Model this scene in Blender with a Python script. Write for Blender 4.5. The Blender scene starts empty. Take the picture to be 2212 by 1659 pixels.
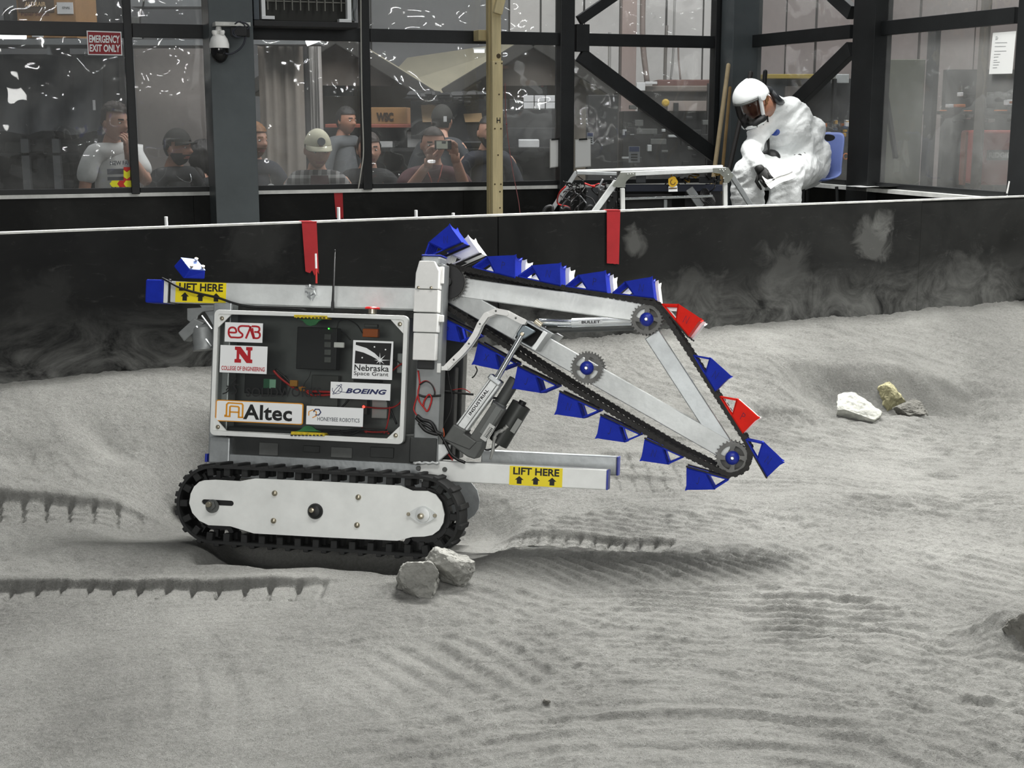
import bpy, bmesh, random
import numpy as np
from math import *
from mathutils import Vector, Matrix, geometry

rnd = random.Random(11)
sc = bpy.context.scene
COL = sc.collection

# ------------------------------------------------------------------ camera, world, lights, exposure
F, IW, IH, CAMZ, PITCH = 3000.0, 2212, 1659, 1.15, radians(10.9)
cd = bpy.data.cameras.new('camera')
cd.sensor_width = 36.0
cd.lens = F / IW * 36.0
cd.clip_start, cd.clip_end = 0.05, 100
cam = bpy.data.objects.new('camera', cd)
cam.location = (0, 0, CAMZ)
cam.rotation_euler = (radians(90) - PITCH, 0, 0)
COL.objects.link(cam)
sc.camera = cam

wd = bpy.data.worlds.new('hall_light')
sc.world = wd
wd.use_nodes = True
wd.node_tree.nodes['Background'].inputs[0].default_value = (0.93, 0.97, 1.0, 1)
wd.node_tree.nodes['Background'].inputs[1].default_value = 0.13


def area(name, loc, target, sx, sy, power, col=(1, 1, 1), spread=180):
    l = bpy.data.lights.new(name, 'AREA')
    l.shape, l.size, l.size_y, l.energy, l.color = 'RECTANGLE', sx, sy, power, col
    o = bpy.data.objects.new(name, l)
    o.location = loc
    d = Vector(target) - Vector(loc)
    o.rotation_euler = d.to_track_quat('-Z', 'Y').to_euler()
    l.spread = radians(spread)
    COL.objects.link(o)
    return o


area('ceiling_lamp_arena', (0.6, 5.7, 4.4), (0.5, 3.1, 0), 2.0, 0.8, 320, (1.0, 0.99, 0.96), 130)
area('ceiling_lamp_right', (4.0, 4.7, 4.2), (1.5, 3.6, 0), 1.6, 1.4, 170, (1.0, 0.99, 0.96), 110)
area('added_front_fill', (-0.6, -3.2, 2.0), (-0.2, 4.0, 0.5), 3.2, 1.0, 125, (1.0, 0.99, 0.96))  # unseen fill added behind the camera to brighten faces turned this way
area('added_foreground_fill', (0.3, 0.9, 4.6), (0.2, 2.0, 0.0), 2.6, 1.0, 48, (1.0, 0.99, 0.96), 120)  # unseen overhead fill added to light the foreground sand
area('ceiling_lamp_lane', (0.6, 7.2, 4.4), (0.9, 7.4, 0), 3.0, 1.2, 40, (0.97, 0.99, 1.0))
area('hall_ceiling_and_fill', (-1.0, 10.6, 5.0), (-1.0, 11.5, 0), 7.0, 3.0, 200, (0.98, 0.98, 1.0))
area('hall_ceiling_and_fill', (-0.3, 9.3, 3.4), (-0.3, 13.0, 0.9), 5.0, 0.8, 110, (1, 0.98, 0.96))  # unseen fill added above the spectators to brighten the tents
area('hall_ceiling_and_fill', (4.5, 11.5, 6.0), (4.0, 14.5, 2.0), 5.0, 3.0, 420, (1, 0.99, 0.97))

vs = sc.view_settings
vs.view_transform = 'Standard'
vs.look = 'None'
vs.gamma = 1
vs.use_curve_mapping = False
vs.exposure = 0.0

# ------------------------------------------------------------------ projections: a sight line through the photograph meets a real plane


def ray(px, py):
    x, y = (px - 1106) / F, -(py - 829.5) / F
    return Vector((x, cos(PITCH) + y * sin(PITCH), -sin(PITCH) + y * cos(PITCH)))


EYE = Vector((0, 0, CAMZ))


def at(px, py, Y):
    d = ray(px, py)
    return EYE + d * (Y / d.y)


def meet(px, py, o, n):
    d = ray(px, py)
    return EYE + d * ((Vector(o) - EYE).dot(n) / d.dot(n))


def azdir(a):
    return Vector((sin(radians(a)), cos(radians(a)), 0))


class VPlane:
    """a vertical wall plane: through o, running along d, n towards the arena"""

    def __init__(s, o, az, flip=1):
        s.o, s.d = Vector(o), azdir(az)
        s.n = Vector((s.d.y, -s.d.x, 0)) * flip

    def p(s, px, py, off=0.0):
        return meet(px, py, s.o + s.n * off, s.n)

    def q(s, t, z, off=0.0):
        v = s.o + s.d * t + s.n * off
        return Vector((v.x, v.y, z))

    def t(s, px, py=300, off=0.0):
        return (s.p(px, py, off) - s.o).dot(s.d)


# ------------------------------------------------------------------ materials


def col4(c):
    if isinstance(c, str):
        v = [int(c[i:i + 2], 16) / 255 for i in (0, 2, 4)]
        c = [x / 12.92 if x <= 0.04045 else ((x + 0.055) / 1.055) ** 2.4 for x in v]
    return (c[0], c[1], c[2], 1)


def M(name, c, rough=0.5, metal=0.0, var=0.0, vs=6.0, bump=0.0, bs=120.0, spec=0.5, emit=0.0, stretch=None):
    m = bpy.data.materials.new(name)
    m.use_nodes = True
    nt = m.node_tree
    b = nt.nodes['Principled BSDF']
    c = col4(c)
    b.inputs['Base Color'].default_value = c
    b.inputs['Roughness'].default_value = rough
    b.inputs['Metallic'].default_value = metal
    b.inputs['Specular IOR Level'].default_value = spec
    if emit:
        b.inputs['Emission Color'].default_value = c
        b.inputs['Emission Strength'].default_value = emit
    if var or bump:
        tc = nt.nodes.new('ShaderNodeTexCoord')
        mp = nt.nodes.new('ShaderNodeMapping')
        if stretch:
            mp.inputs['Scale'].default_value = stretch
        nt.links.new(tc.outputs['Object'], mp.inputs['Vector'])
    if var:
        n = nt.nodes.new('ShaderNodeTexNoise')
        n.inputs['Scale'].default_value = vs
        n.inputs['Detail'].default_value = 6
        n.inputs['Roughness'].default_value = 0.65
        nt.links.new(mp.outputs[0], n.inputs['Vector'])
        r = nt.nodes.new('ShaderNodeValToRGB')
        lo = [max(0, x * (1 - var)) for x in c[:3]]
        hi = [min(1, x * (1 + var)) for x in c[:3]]
        r.color_ramp.elements[0].color = (*lo, 1)
        r.color_ramp.elements[1].color = (*hi, 1)
        r.color_ramp.elements[0].position = 0.3
        r.color_ramp.elements[1].position = 0.7
        nt.links.new(n.outputs[0], r.inputs[0])
        nt.links.new(r.outputs[0], b.inputs['Base Color'])
    if bump:
        n = nt.nodes.new('ShaderNodeTexNoise')
        n.inputs['Scale'].default_value = bs
        n.inputs['Detail'].default_value = 5
        nt.links.new(mp.outputs[0], n.inputs['Vector'])
        bp = nt.nodes.new('ShaderNodeBump')
        bp.inputs['Strength'].default_value = bump
        bp.inputs['Distance'].default_value = 0.01
        nt.links.new(n.outputs[0], bp.inputs['Height'])
        nt.links.new(bp.outputs[0], b.inputs['Normal'])
    return m


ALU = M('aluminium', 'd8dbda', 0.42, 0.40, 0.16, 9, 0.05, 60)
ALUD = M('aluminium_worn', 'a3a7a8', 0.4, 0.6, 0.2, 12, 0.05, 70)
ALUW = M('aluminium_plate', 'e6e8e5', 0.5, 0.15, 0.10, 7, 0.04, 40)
STEEL = M('bolt_steel', 'b0a895', 0.3, 0.9)
CHROME = M('polished_steel', 'c8cccd', 0.18, 0.95)
GREYM = M('grey_cast_metal', '5b5d5b', 0.55, 0.3, 0.15, 20)
DARKM = M('dark_sheet_metal', '3b3d3c', 0.4, 0.4, 0.3, 6)
BLACK = M('black_plastic', '141516', 0.5, 0, 0.2, 20)
RUBBER = M('track_rubber', '1d1e1e', 0.75, 0, 0.35, 14, 0.1, 90)
CHAINM = M('oily_chain_steel', '1c1b1a', 0.45, 0.6, 0.5, 60)
SPROCK = M('sprocket_steel', '5a5a58', 0.45, 0.5, 0.3, 30)
BLUE = M('blue_printed_plastic', '182da3', 0.6, 0, 0.12, 30, 0.05, 300, spec=0.15)
BLUED = M('blue_cap_plastic', '1c2f9c', 0.4, 0, 0.1, 20)
RED = M('red_printed_plastic', 'dd1f10', 0.55, 0, 0.08, 30, spec=0.15)
WHITEP = M('white_printed_plastic', 'e9e9e6', 0.55, 0, 0.05, 30)
WHITE = M('white_sticker', 'eef0f0', 0.5)
YELLOW = M('yellow_sign', 'f2dc12', 0.5)
INK = M('black_ink', '0d0d0e', 0.6)
INKFADE = M('marker_ink', '0c1440', 0.7)
NRED = M('crimson_ink', 'b3131f', 0.5)
NAVYINK = M('navy_ink', '1e2757', 0.5)
ORANGE = M('amber_ink', 'dc9418', 0.5)
WIRER = M('red_wire', 'b01a18', 0.45)
WIREB = M('black_wire', '151515', 0.45)
GREENP = M('green_plastic', '3f8f57', 0.4)
YELT = M('yellow_terminal', 'c9b01c', 0.5, 0, 0.4, 80)
ORNG = M('orange_fuse', 'd2691a', 0.4)
LEDG = M('green_led', '39ff3c', 0.4, emit=6)
LEDR = M('red_led', 'ff2a20', 0.4, emit=10)
SILVERB = M('spotlight_housing', '8b8e8e', 0.45, 0.4, 0.15, 20)
PALESTEEL = M('light_grey_bracket', 'a9adad', 0.5, 0.3)

# ------------------------------------------------------------------ object helpers
ROOTM = {}


def link(o):
    COL.objects.link(o)
    return o


def tag(o, label=None, cat=None, group=None, kind=None):
    if label:
        o['label'] = label
    if cat:
        o['category'] = cat
    if group:
        o['group'] = group
    if kind:
        o['kind'] = kind
    return o


def thing(name, label, cat, loc=(0, 0, 0), group=None, mat=None, kind=None):
    o = link(bpy.data.objects.new(name, None))
    o.empty_display_size = 0.1
    o.matrix_world = mat if mat is not None else Matrix.Translation(loc)
    ROOTM[o] = o.matrix_world.copy()
    return tag(o, label, cat, group, kind)


class MB:
    def __init__(s):
        s.bm = bmesh.new()
        s.mi = 0

    def _f(s, vs):
        try:
            f = s.bm.faces.new(vs)
            f.material_index = s.mi
            return f
        except ValueError:
            return None

    def poly(s, pts):
        s._f([s.bm.verts.new(p) for p in pts])
        return s

    def hexa(s, p):
        v = [s.bm.verts.new(q) for q in p]
        for f in ((3, 2, 1, 0), (4, 5, 6, 7), (0, 1, 5, 4), (1, 2, 6, 5), (2, 3, 7, 6), (3, 0, 4, 7)):
            s._f([v[i] for i in f])
        return s

    def box(s, c, d, ax=None):
        c = Vector(c)
        X, Y, Z = ax if ax else (Vector((1, 0, 0)), Vector((0, 1, 0)), Vector((0, 0, 1)))
        x, y, z = X * d[0] / 2, Y * d[1] / 2, Z * d[2] / 2
        return s.hexa([c - x - y - z, c + x - y - z, c + x + y - z, c - x + y - z, c - x - y + z, c + x - y + z, c + x + y + z, c - x + y + z])

    def span(s, lo, hi):
        lo, hi = Vector(lo), Vector(hi)
        return s.box((lo + hi) / 2, hi - lo)

    def beam(s, p, q, w, h, side=(0, 1, 0)):
        """bar from p to q; h across `side`, w square to both"""
        p, q = Vector(p), Vector(q)
        X = (q - p).normalized()
        Y = Vector(side)
        Y = (Y - X * Y.dot(X)).normalized()
        Z = X.cross(Y)
        return s.box((p + q) / 2, ((q - p).length, h, w), (X, Y, Z))

    def cyl(s, p, q, r, r2=None, n=16, caps=True):
        p, q = Vector(p), Vector(q)
        r2 = r if r2 is None else r2
        X = (q - p).normalized()
        Y = X.orthogonal().normalized()
        Z = X.cross(Y)
        a = [s.bm.verts.new(p + (Y * cos(2 * pi * i / n) + Z * sin(2 * pi * i / n)) * r) for i in range(n)]
        b = [s.bm.verts.new(q + (Y * cos(2 * pi * i / n) + Z * sin(2 * pi * i / n)) * r2) for i in range(n)]
        for i in range(n):
            s._f([a[i], a[(i + 1) % n], b[(i + 1) % n], b[i]])
        if caps:
            s._f(a[::-1])
            s._f(b)
        return s

    def tube(s, pts, r, n=6, closed=False):
        pts = [Vector(p) for p in pts]
        m = len(pts)
        rr = r if isinstance(r, (list, tuple)) else [r] * m
        rings, Y = [], None
        for i, p in enumerate(pts):
            a, b = pts[max(i - 1, 0)], pts[min(i + 1, m - 1)]
            if closed:
                a, b = pts[i - 1], pts[(i + 1) % m]
            X = (b - a).normalized()
            Y = X.orthogonal().normalized() if Y is None else (Y - X * Y.dot(X)).normalized()
            Z = X.cross(Y)
            rings.append([s.bm.verts.new(p + (Y * cos(2 * pi * k / n) + Z * sin(2 * pi * k / n)) * rr[i]) for k in range(n)])
        for i in range(m if closed else m - 1):
            a, b = rings[i], rings[(i + 1) % m]
            for k in range(n):
                s._f([a[k], a[(k + 1) % n], b[(k + 1) % n], b[k]])
        if not closed:
            s._f(rings[0][::-1])
            s._f(rings[-1])
        return s

    def prism(s, outline, depth, fn, holes=()):
        """outline (and holes) in 2-D, fn(x, y, w) -> 3-D, w from depth[0] to depth[1]"""
        loops = [list(outline)] + [list(h) for h in holes]
        flat = [p for l in loops for p in l]
        tris = geometry.tessellate_polygon([[Vector((p[0], p[1], 0)) for p in l] for l in loops])
        A = [s.bm.verts.new(fn(p[0], p[1], depth[0])) for p in flat]
        B = [s.bm.verts.new(fn(p[0], p[1], depth[1])) for p in flat]
        for t in tris:
            s._f([A[i] for i in t])
            s._f([B[i] for i in reversed(t)])
        k = 0
        for l in loops:
            n = len(l)
            for i in range(n):
                j = (i + 1) % n
                s._f([A[k + i], A[k + j], B[k + j], B[k + i]])
            k += n
        return s

    def flat(s, outline, fn, w=0.0, holes=()):
        loops = [list(outline)] + [list(h) for h in holes]
        flat = [p for l in loops for p in l]
        A = [s.bm.verts.new(fn(p[0], p[1], w)) for p in flat]
        for t in geometry.tessellate_polygon([[Vector((p[0], p[1], 0)) for p in l] for l in loops]):
            s._f([A[i] for i in t])
        return s

    def ball(s, c, r, n=16, m=10, ax=None):
        c = Vector(c)
        r = (r, r, r) if isinstance(r, (int, float)) else r
        X, Y, Z = ax if ax else (Vector((1, 0, 0)), Vector((0, 1, 0)), Vector((0, 0, 1)))
        rows = []
        for i in range(m + 1):
            t = pi * i / m
            if i in (0, m):
                rows.append([s.bm.verts.new(c + Z * (r[2] * cos(t)))])
            else:
                rows.append([s.bm.verts.new(c + X * (r[0] * sin(t) * cos(2 * pi * k / n)) + Y * (r[1] * sin(t) * sin(2 * pi * k / n)) + Z * (r[2] * cos(t))) for k in range(n)])
        for i in range(m):
            a, b = rows[i], rows[i + 1]
            for k in range(n):
                k2 = (k + 1) % n
                if len(a) == 1:
                    s._f([a[0], b[k], b[k2]])
                elif len(b) == 1:
                    s._f([a[k], b[0], a[k2]])
                else:
                    s._f([a[k], b[k], b[k2], a[k2]])
        return s

    def lathe(s, o, axis, prof, n=24):
        o, X = Vector(o), Vector(axis).normalized()
        Y = X.orthogonal().normalized()
        Z = X.cross(Y)
        rings = [[s.bm.verts.new(o + X * h + (Y * cos(2 * pi * k / n) + Z * sin(2 * pi * k / n)) * r) for k in range(n)] for h, r in prof]
        for a, b in zip(rings, rings[1:]):
            for k in range(n):
                s._f([a[k], a[(k + 1) % n], b[(k + 1) % n], b[k]])
        s._f(rings[0][::-1])
        s._f(rings[-1])
        return s

    def stroke(s, pts, w, fn, d=0.0, closed=False):
        """flat ribbon of width w along a 2-D polyline"""
        P = [Vector((p[0], p[1])) for p in pts]
        n = len(P)
        L, Rr = [], []
        for i in range(n):
            a = P[i - 1] if (i > 0 or closed) else P[i]
            b = P[(i + 1) % n] if (i < n - 1 or closed) else P[i]
            d1 = (P[i] - a).normalized() if (P[i] - a).length > 1e-9 else (b - P[i]).normalized()
            d2 = (b - P[i]).normalized() if (b - P[i]).length > 1e-9 else d1
            t = (d1 + d2)
            t = t.normalized() if t.length > 1e-6 else d1
            nn = Vector((-t.y, t.x))
            k = 1 / max(0.45, nn.dot(Vector((-d1.y, d1.x))))
            L.append(P[i] + nn * w / 2 * k)
            Rr.append(P[i] - nn * w / 2 * k)
        A = [s.bm.verts.new(fn(p.x, p.y, d)) for p in L]
        B = [s.bm.verts.new(fn(p.x, p.y, d)) for p in Rr]
        for i in range(n if closed else n - 1):
            j = (i + 1) % n
            s._f([A[i], B[i], B[j], A[j]])
        return s

    def add(s, me, mat=None):
        base = len(s.bm.verts)
        vs = [s.bm.verts.new(mat @ v.co if mat is not None else v.co) for v in me.vertices]
        for p in me.polygons:
            s._f([vs[i] for i in p.vertices])
        return s

    def build(s, name, mats, parent=None, smooth=0, bevel=0.0, local=False, seg=2, sub=0):
        bmesh.ops.recalc_face_normals(s.bm, faces=s.bm.faces)
        me = bpy.data.meshes.new(name)
        s.bm.to_mesh(me)
        s.bm.free()
        return finish(name, me, mats, parent, smooth, bevel, local, seg, sub)


def finish(name, me, mats, parent=None, smooth=0, bevel=0.0, local=False, seg=2, sub=0):
    for m in (mats if isinstance(mats, (list, tuple)) else [mats]):
        me.materials.append(m)
    o = link(bpy.data.objects.new(name, me))
    if parent is not None:
        r = parent
        while r.parent is not None:
            r = r.parent
        if not local:
            me.transform(ROOTM.get(r, Matrix.Identity(4)).inverted())
        o.parent = parent
    else:
        co = np.empty(len(me.vertices) * 3)
        me.vertices.foreach_get('co', co)
        co = co.reshape(-1, 3)
        c = Vector(((co[:, 0].min() + co[:, 0].max()) / 2, (co[:, 1].min() + co[:, 1].max()) / 2, co[:, 2].min()))
        me.transform(Matrix.Translation(-c))
        o.location = c
        ROOTM[o] = Matrix.Translation(c)
    if smooth:
        me.shade_smooth()
        if smooth > 1:
            me.set_sharp_from_angle(angle=radians(smooth))
    if bevel:
        b = o.modifiers.new('bevel', 'BEVEL')
        b.width, b.segments, b.limit_method, b.angle_limit = bevel, seg, 'ANGLE', radians(40)
    if sub:
        b = o.modifiers.new('smooth', 'SUBSURF')
        b.levels = b.render_levels = sub
    return o


def dup(o, mat=None, parent=None):
    """copy of a thing with its parts and sub-parts"""
    c = o.copy()
    COL.objects.link(c)
    if parent is not None:
        c.parent = parent
    if mat is not None:
        c.matrix_world = mat
        ROOTM[c] = mat.copy()
    for ch in list(o.children):
        dup(ch, None, c)
    return c


_txt = {}


def text_mesh(st, bold=0.0, shear=0.0, space=1.0):
    k = (st, bold, shear, space)
    if k not in _txt:
        cu = bpy.data.curves.new('lettering', 'FONT')
        cu.body, cu.size, cu.offset, cu.shear, cu.space_character = st, 1.0, bold, shear, space
        cu.resolution_u = 3
        cu.fill_mode = 'FRONT'
        o = bpy.data.objects.new('lettering', cu)
        COL.objects.link(o)
        dg = bpy.context.evaluated_depsgraph_get()
        me = bpy.data.meshes.new_from_object(o.evaluated_get(dg))
        bpy.data.objects.remove(o)
        _txt[k] = me
    return _txt[k]


def letters(mb, st, x0, x1, y0, y1, fn, w, bold=0.0, shear=0.0, space=1.0):
    """lettering fitted to a 2-D rectangle, laid on a surface by fn(x, y, w)"""
    me = text_mesh(st, bold, shear, space)
    xs = [v.co.x for v in me.vertices]
    ys = [v.co.y for v in me.vertices]
    if not xs:
        return mb
    ax, bx, ay, by = min(xs), max(xs), min(ys), max(ys)
    vs = [mb.bm.verts.new(fn(x0 + (v.co.x - ax) / (bx - ax) * (x1 - x0), y0 + (v.co.y - ay) / (by - ay) * (y1 - y0), w)) for v in me.vertices]
    for p in me.polygons:
        mb._f([vs[i] for i in p.vertices])
    return mb


def rrect(x0, x1, y0, y1, r, n=4):
    out = []
    for cx, cy, a in ((x1 - r, y1 - r, 0), (x0 + r, y1 - r, 90), (x0 + r, y0 + r, 180), (x1 - r, y0 + r, 270)):
        for i in range(n + 1):
            t = radians(a + 90 * i / n)
            out.append((cx + r * cos(t), cy + r * sin(t)))
    return out


def circ(cx, cy, r, n=20, a0=0.0):
    return [(cx + r * cos(a0 + 2 * pi * i / n), cy + r * sin(a0 + 2 * pi * i / n)) for i in range(n)]


def smoothpath(pts, k=6):
    """Catmull-Rom through the points"""
    P = [Vector(p) for p in pts]
    P = [P[0] * 2 - P[1]] + P + [P[-1] * 2 - P[-2]]
    out = []
    for i in range(1, len(P) - 2):
        a, b, c, d = P[i - 1:i + 3]
        for j in range(k):
            t = j / k
            out.append(0.5 * ((2 * b) + (c - a) * t + (2 * a - 5 * b + 4 * c - d) * t * t + (3 * b - a - 3 * c + d) * t ** 3))
    out.append(P[-2])
    return out
# ------------------------------------------------------------------ where the rover and the walls stand
RA = Vector((0.98184386, -0.1896584, -0.00351199))
RS = Vector((0.18565669, 0.96459597, -0.18731315))
RU = Vector((0.03891317, 0.18326024, 0.98229397))
UB = 0.45
RO = Vector((-0.52228572, 3.5, 0.49646453)) - RU * UB
RM = Matrix.Translation(RO) @ Matrix((RA, RS, RU)).transposed().to_4x4()


def L(px, py, s):
    """rover coordinates (along, across, up) of a sight line meeting the lengthwise plane at depth s"""
    p = meet(px, py, RO + RS * s, RS) - RO
    return Vector((p.dot(RA), s, p.dot(RU)))


DIV = VPlane((0, 4.9, 0), 62.6)       # the dividing wall between the two digging lanes
BACK = VPlane((0, 8.35, 0), 69.6)     # window wall at the back
CORNER = BACK.p(1590, 300)
RIGHT = VPlane((CORNER.x, CORNER.y, 0), -20 + 180)  # window wall on the right, running towards the camera
for w in (DIV, BACK, RIGHT):          # normals towards the arena
    if w.n.dot(Vector((0.3, 5.5, 0)) - w.o) < 0:
        w.n = -w.n
DIV.n = Vector((DIV.d.y, -DIV.d.x, 0))
SAND2 = 0.36
SILLZ, BARZ = 0.744, 1.60

# ------------------------------------------------------------------ sand


def vnoise(x, y, seed):
    xi, yi = np.floor(x).astype(np.int64), np.floor(y).astype(np.int64)
    fx, fy = x - xi, y - yi
    fx, fy = fx * fx * fx * (fx * (fx * 6 - 15) + 10), fy * fy * fy * (fy * (fy * 6 - 15) + 10)

    def h(a, b):
        n = (a * 374761393 + b * 668265263 + seed * 974634533) & 0xFFFFFFFF
        n = ((n ^ (n >> 13)) * 1274126177) & 0xFFFFFFFF
        return ((n ^ (n >> 16)) & 0xFFFF) / 32767.5 - 1.0
    a, b, c, d = h(xi, yi), h(xi + 1, yi), h(xi, yi + 1), h(xi + 1, yi + 1)
    return (a * (1 - fx) + b * fx) * (1 - fy) + (c * (1 - fx) + d * fx) * fy


def fbm(x, y, sc_, seed, octs=4, gain=0.5):
    v, a, f = 0, 1.0, sc_
    for i in range(octs):
        v = v + a * vnoise(x * f + 17.3 * i, y * f - 9.1 * i, seed + i)
        a *= gain
        f *= 2.03
    return v


def sstep(e0, e1, x):
    t = np.clip((x - e0) / (e1 - e0), 0, 1)
    return t * t * (3 - 2 * t)


def base_z(X, Y):
    dw = (X - DIV.o.x) * DIV.n.x + (Y - DIV.o.y) * DIV.n.y
    z = np.interp(dw, [-0.2, 0, 0.15, 0.35, 0.6, 0.85, 1.1, 1.35, 1.9, 3.2], [0.36, 0.352, 0.325, 0.24, 0.135, 0.075, 0.06, 0.07, 0.065, 0.05])
    z = z + 0.035 * np.exp(-((X + 1.25) / 0.45) ** 2 - ((dw - 0.18) / 0.22) ** 2)
    z = z + 0.018 * fbm(X, Y, 1.6, 5, 3) * sstep(0.02, 0.25, dw)
    return z


def G(px, py):
    d = ray(px, py)
    t = 1.2
    for i in range(900):
        p = EYE + d * t
        if p.z < float(base_z(np.array([p.x]), np.array([p.y]))[0]):
            break
        t += 0.008
    return EYE + d * (t - 0.004)


def blob(X, Y, c, rx, ry, ang=0.0, pw=2):
    ca, sa = cos(ang), sin(ang)
    u, v = (X - c.x) * ca + (Y - c.y) * sa, -(X - c.x) * sa + (Y - c.y) * ca
    return np.exp(-(np.abs(u / rx) ** pw + np.abs(v / ry) ** pw)), u, v


def rut(z, X, Y, pa, pb, width, depth, pitch, fade_b=True):
    """groove pressed by a rubber track, from ground point pa to pb, with cleat bars across"""
    d = Vector((pb.x - pa.x, pb.y - pa.y))
    ln = d.length
    d /= ln
    u = (X - pa.x) * d.x + (Y - pa.y) * d.y
    v = -(X - pa.x) * d.y + (Y - pa.y) * d.x + 0.008 * fbm(X, Y, 4, 41, 2)
    m = sstep(-width / 2 - 0.012, -width / 2 + 0.006, v) * (1 - sstep(width / 2 - 0.006, width / 2 + 0.008, v))
    m = m * sstep(0, 0.05, u) * (1 - sstep(ln - 0.15, ln, u))
    bar = (np.sin((u / pitch) * 2 * pi + 4.0 * v + 0.7 * fbm(X, Y, 3, 77, 2)) > 0.80)
    berm = np.exp(-((v - width / 2 - 0.02) / 0.02) ** 2) * sstep(0, 0.05, u) * (1 - sstep(ln - 0.15, ln, u))
    return z - m * depth * (1 + 0.25 * fbm(X, Y, 6, 19, 2)) - m * bar * depth * 0.75 + berm * depth * 0.35


# ripples left by buckets and rakes: image spot, half sizes in metres, ridge direction, wavelength, height, sharpness
RIPPLES = [
    (1500, 1400, 0.60, 0.30, -11, 0.036, 0.0045), (1900, 980, 0.65, 0.40, -20, 0.042, 0.0050), (1900, 1560, 0.55, 0.24, -36, 0.052, 0.0070), (1400, 1580, 0.50, 0.20, 3, 0.060, 0.0060),
    (2050, 760, 0.70, 0.40, -14, 0.050, 0.0040), (1250, 1300, 0.35, 0.2, -40, 0.045, 0.0045), (1400, 1120, 0.35, 0.15, -30, 0.035, 0.006),
    (1800, 1040, 0.45, 0.14, -20, 0.042, 0.005), (300, 1110, 0.30, 0.06, -6, 0.030, 0.004), (2120, 1240, 0.2, 0.15, -30, 0.045, 0.005),
    (1030, 1450, 0.24, 0.18, -55, 0.055, 0.0065), (430, 1500, 0.12, 0.16, -75, 0.07, 0.004),
    (1190, 1205, 0.20, 0.10, -60, 0.045, 0.006), (1480, 1215, 0.44, 0.17, -56, 0.042, 0.0110),
    (1570, 1300, 0.30, 0.10, -12, 0.032, 0.0075), (1770, 1335, 0.16, 0.20, -7, 0.038, 0.0105), (2000, 1090, 0.26, 0.12, -26, 0.040, 0.0100),
    (2120, 1075, 0.08, 0.10, -8, 0.034, 0.0105), (2040, 1030, 0.05, 0.06, -12, 0.040, 0.012), (1700, 900, 0.16, 0.05, -70, 0.036, 0.010), (1755, 960, 0.06, 0.07, -14, 0.045, 0.009),
]


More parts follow.
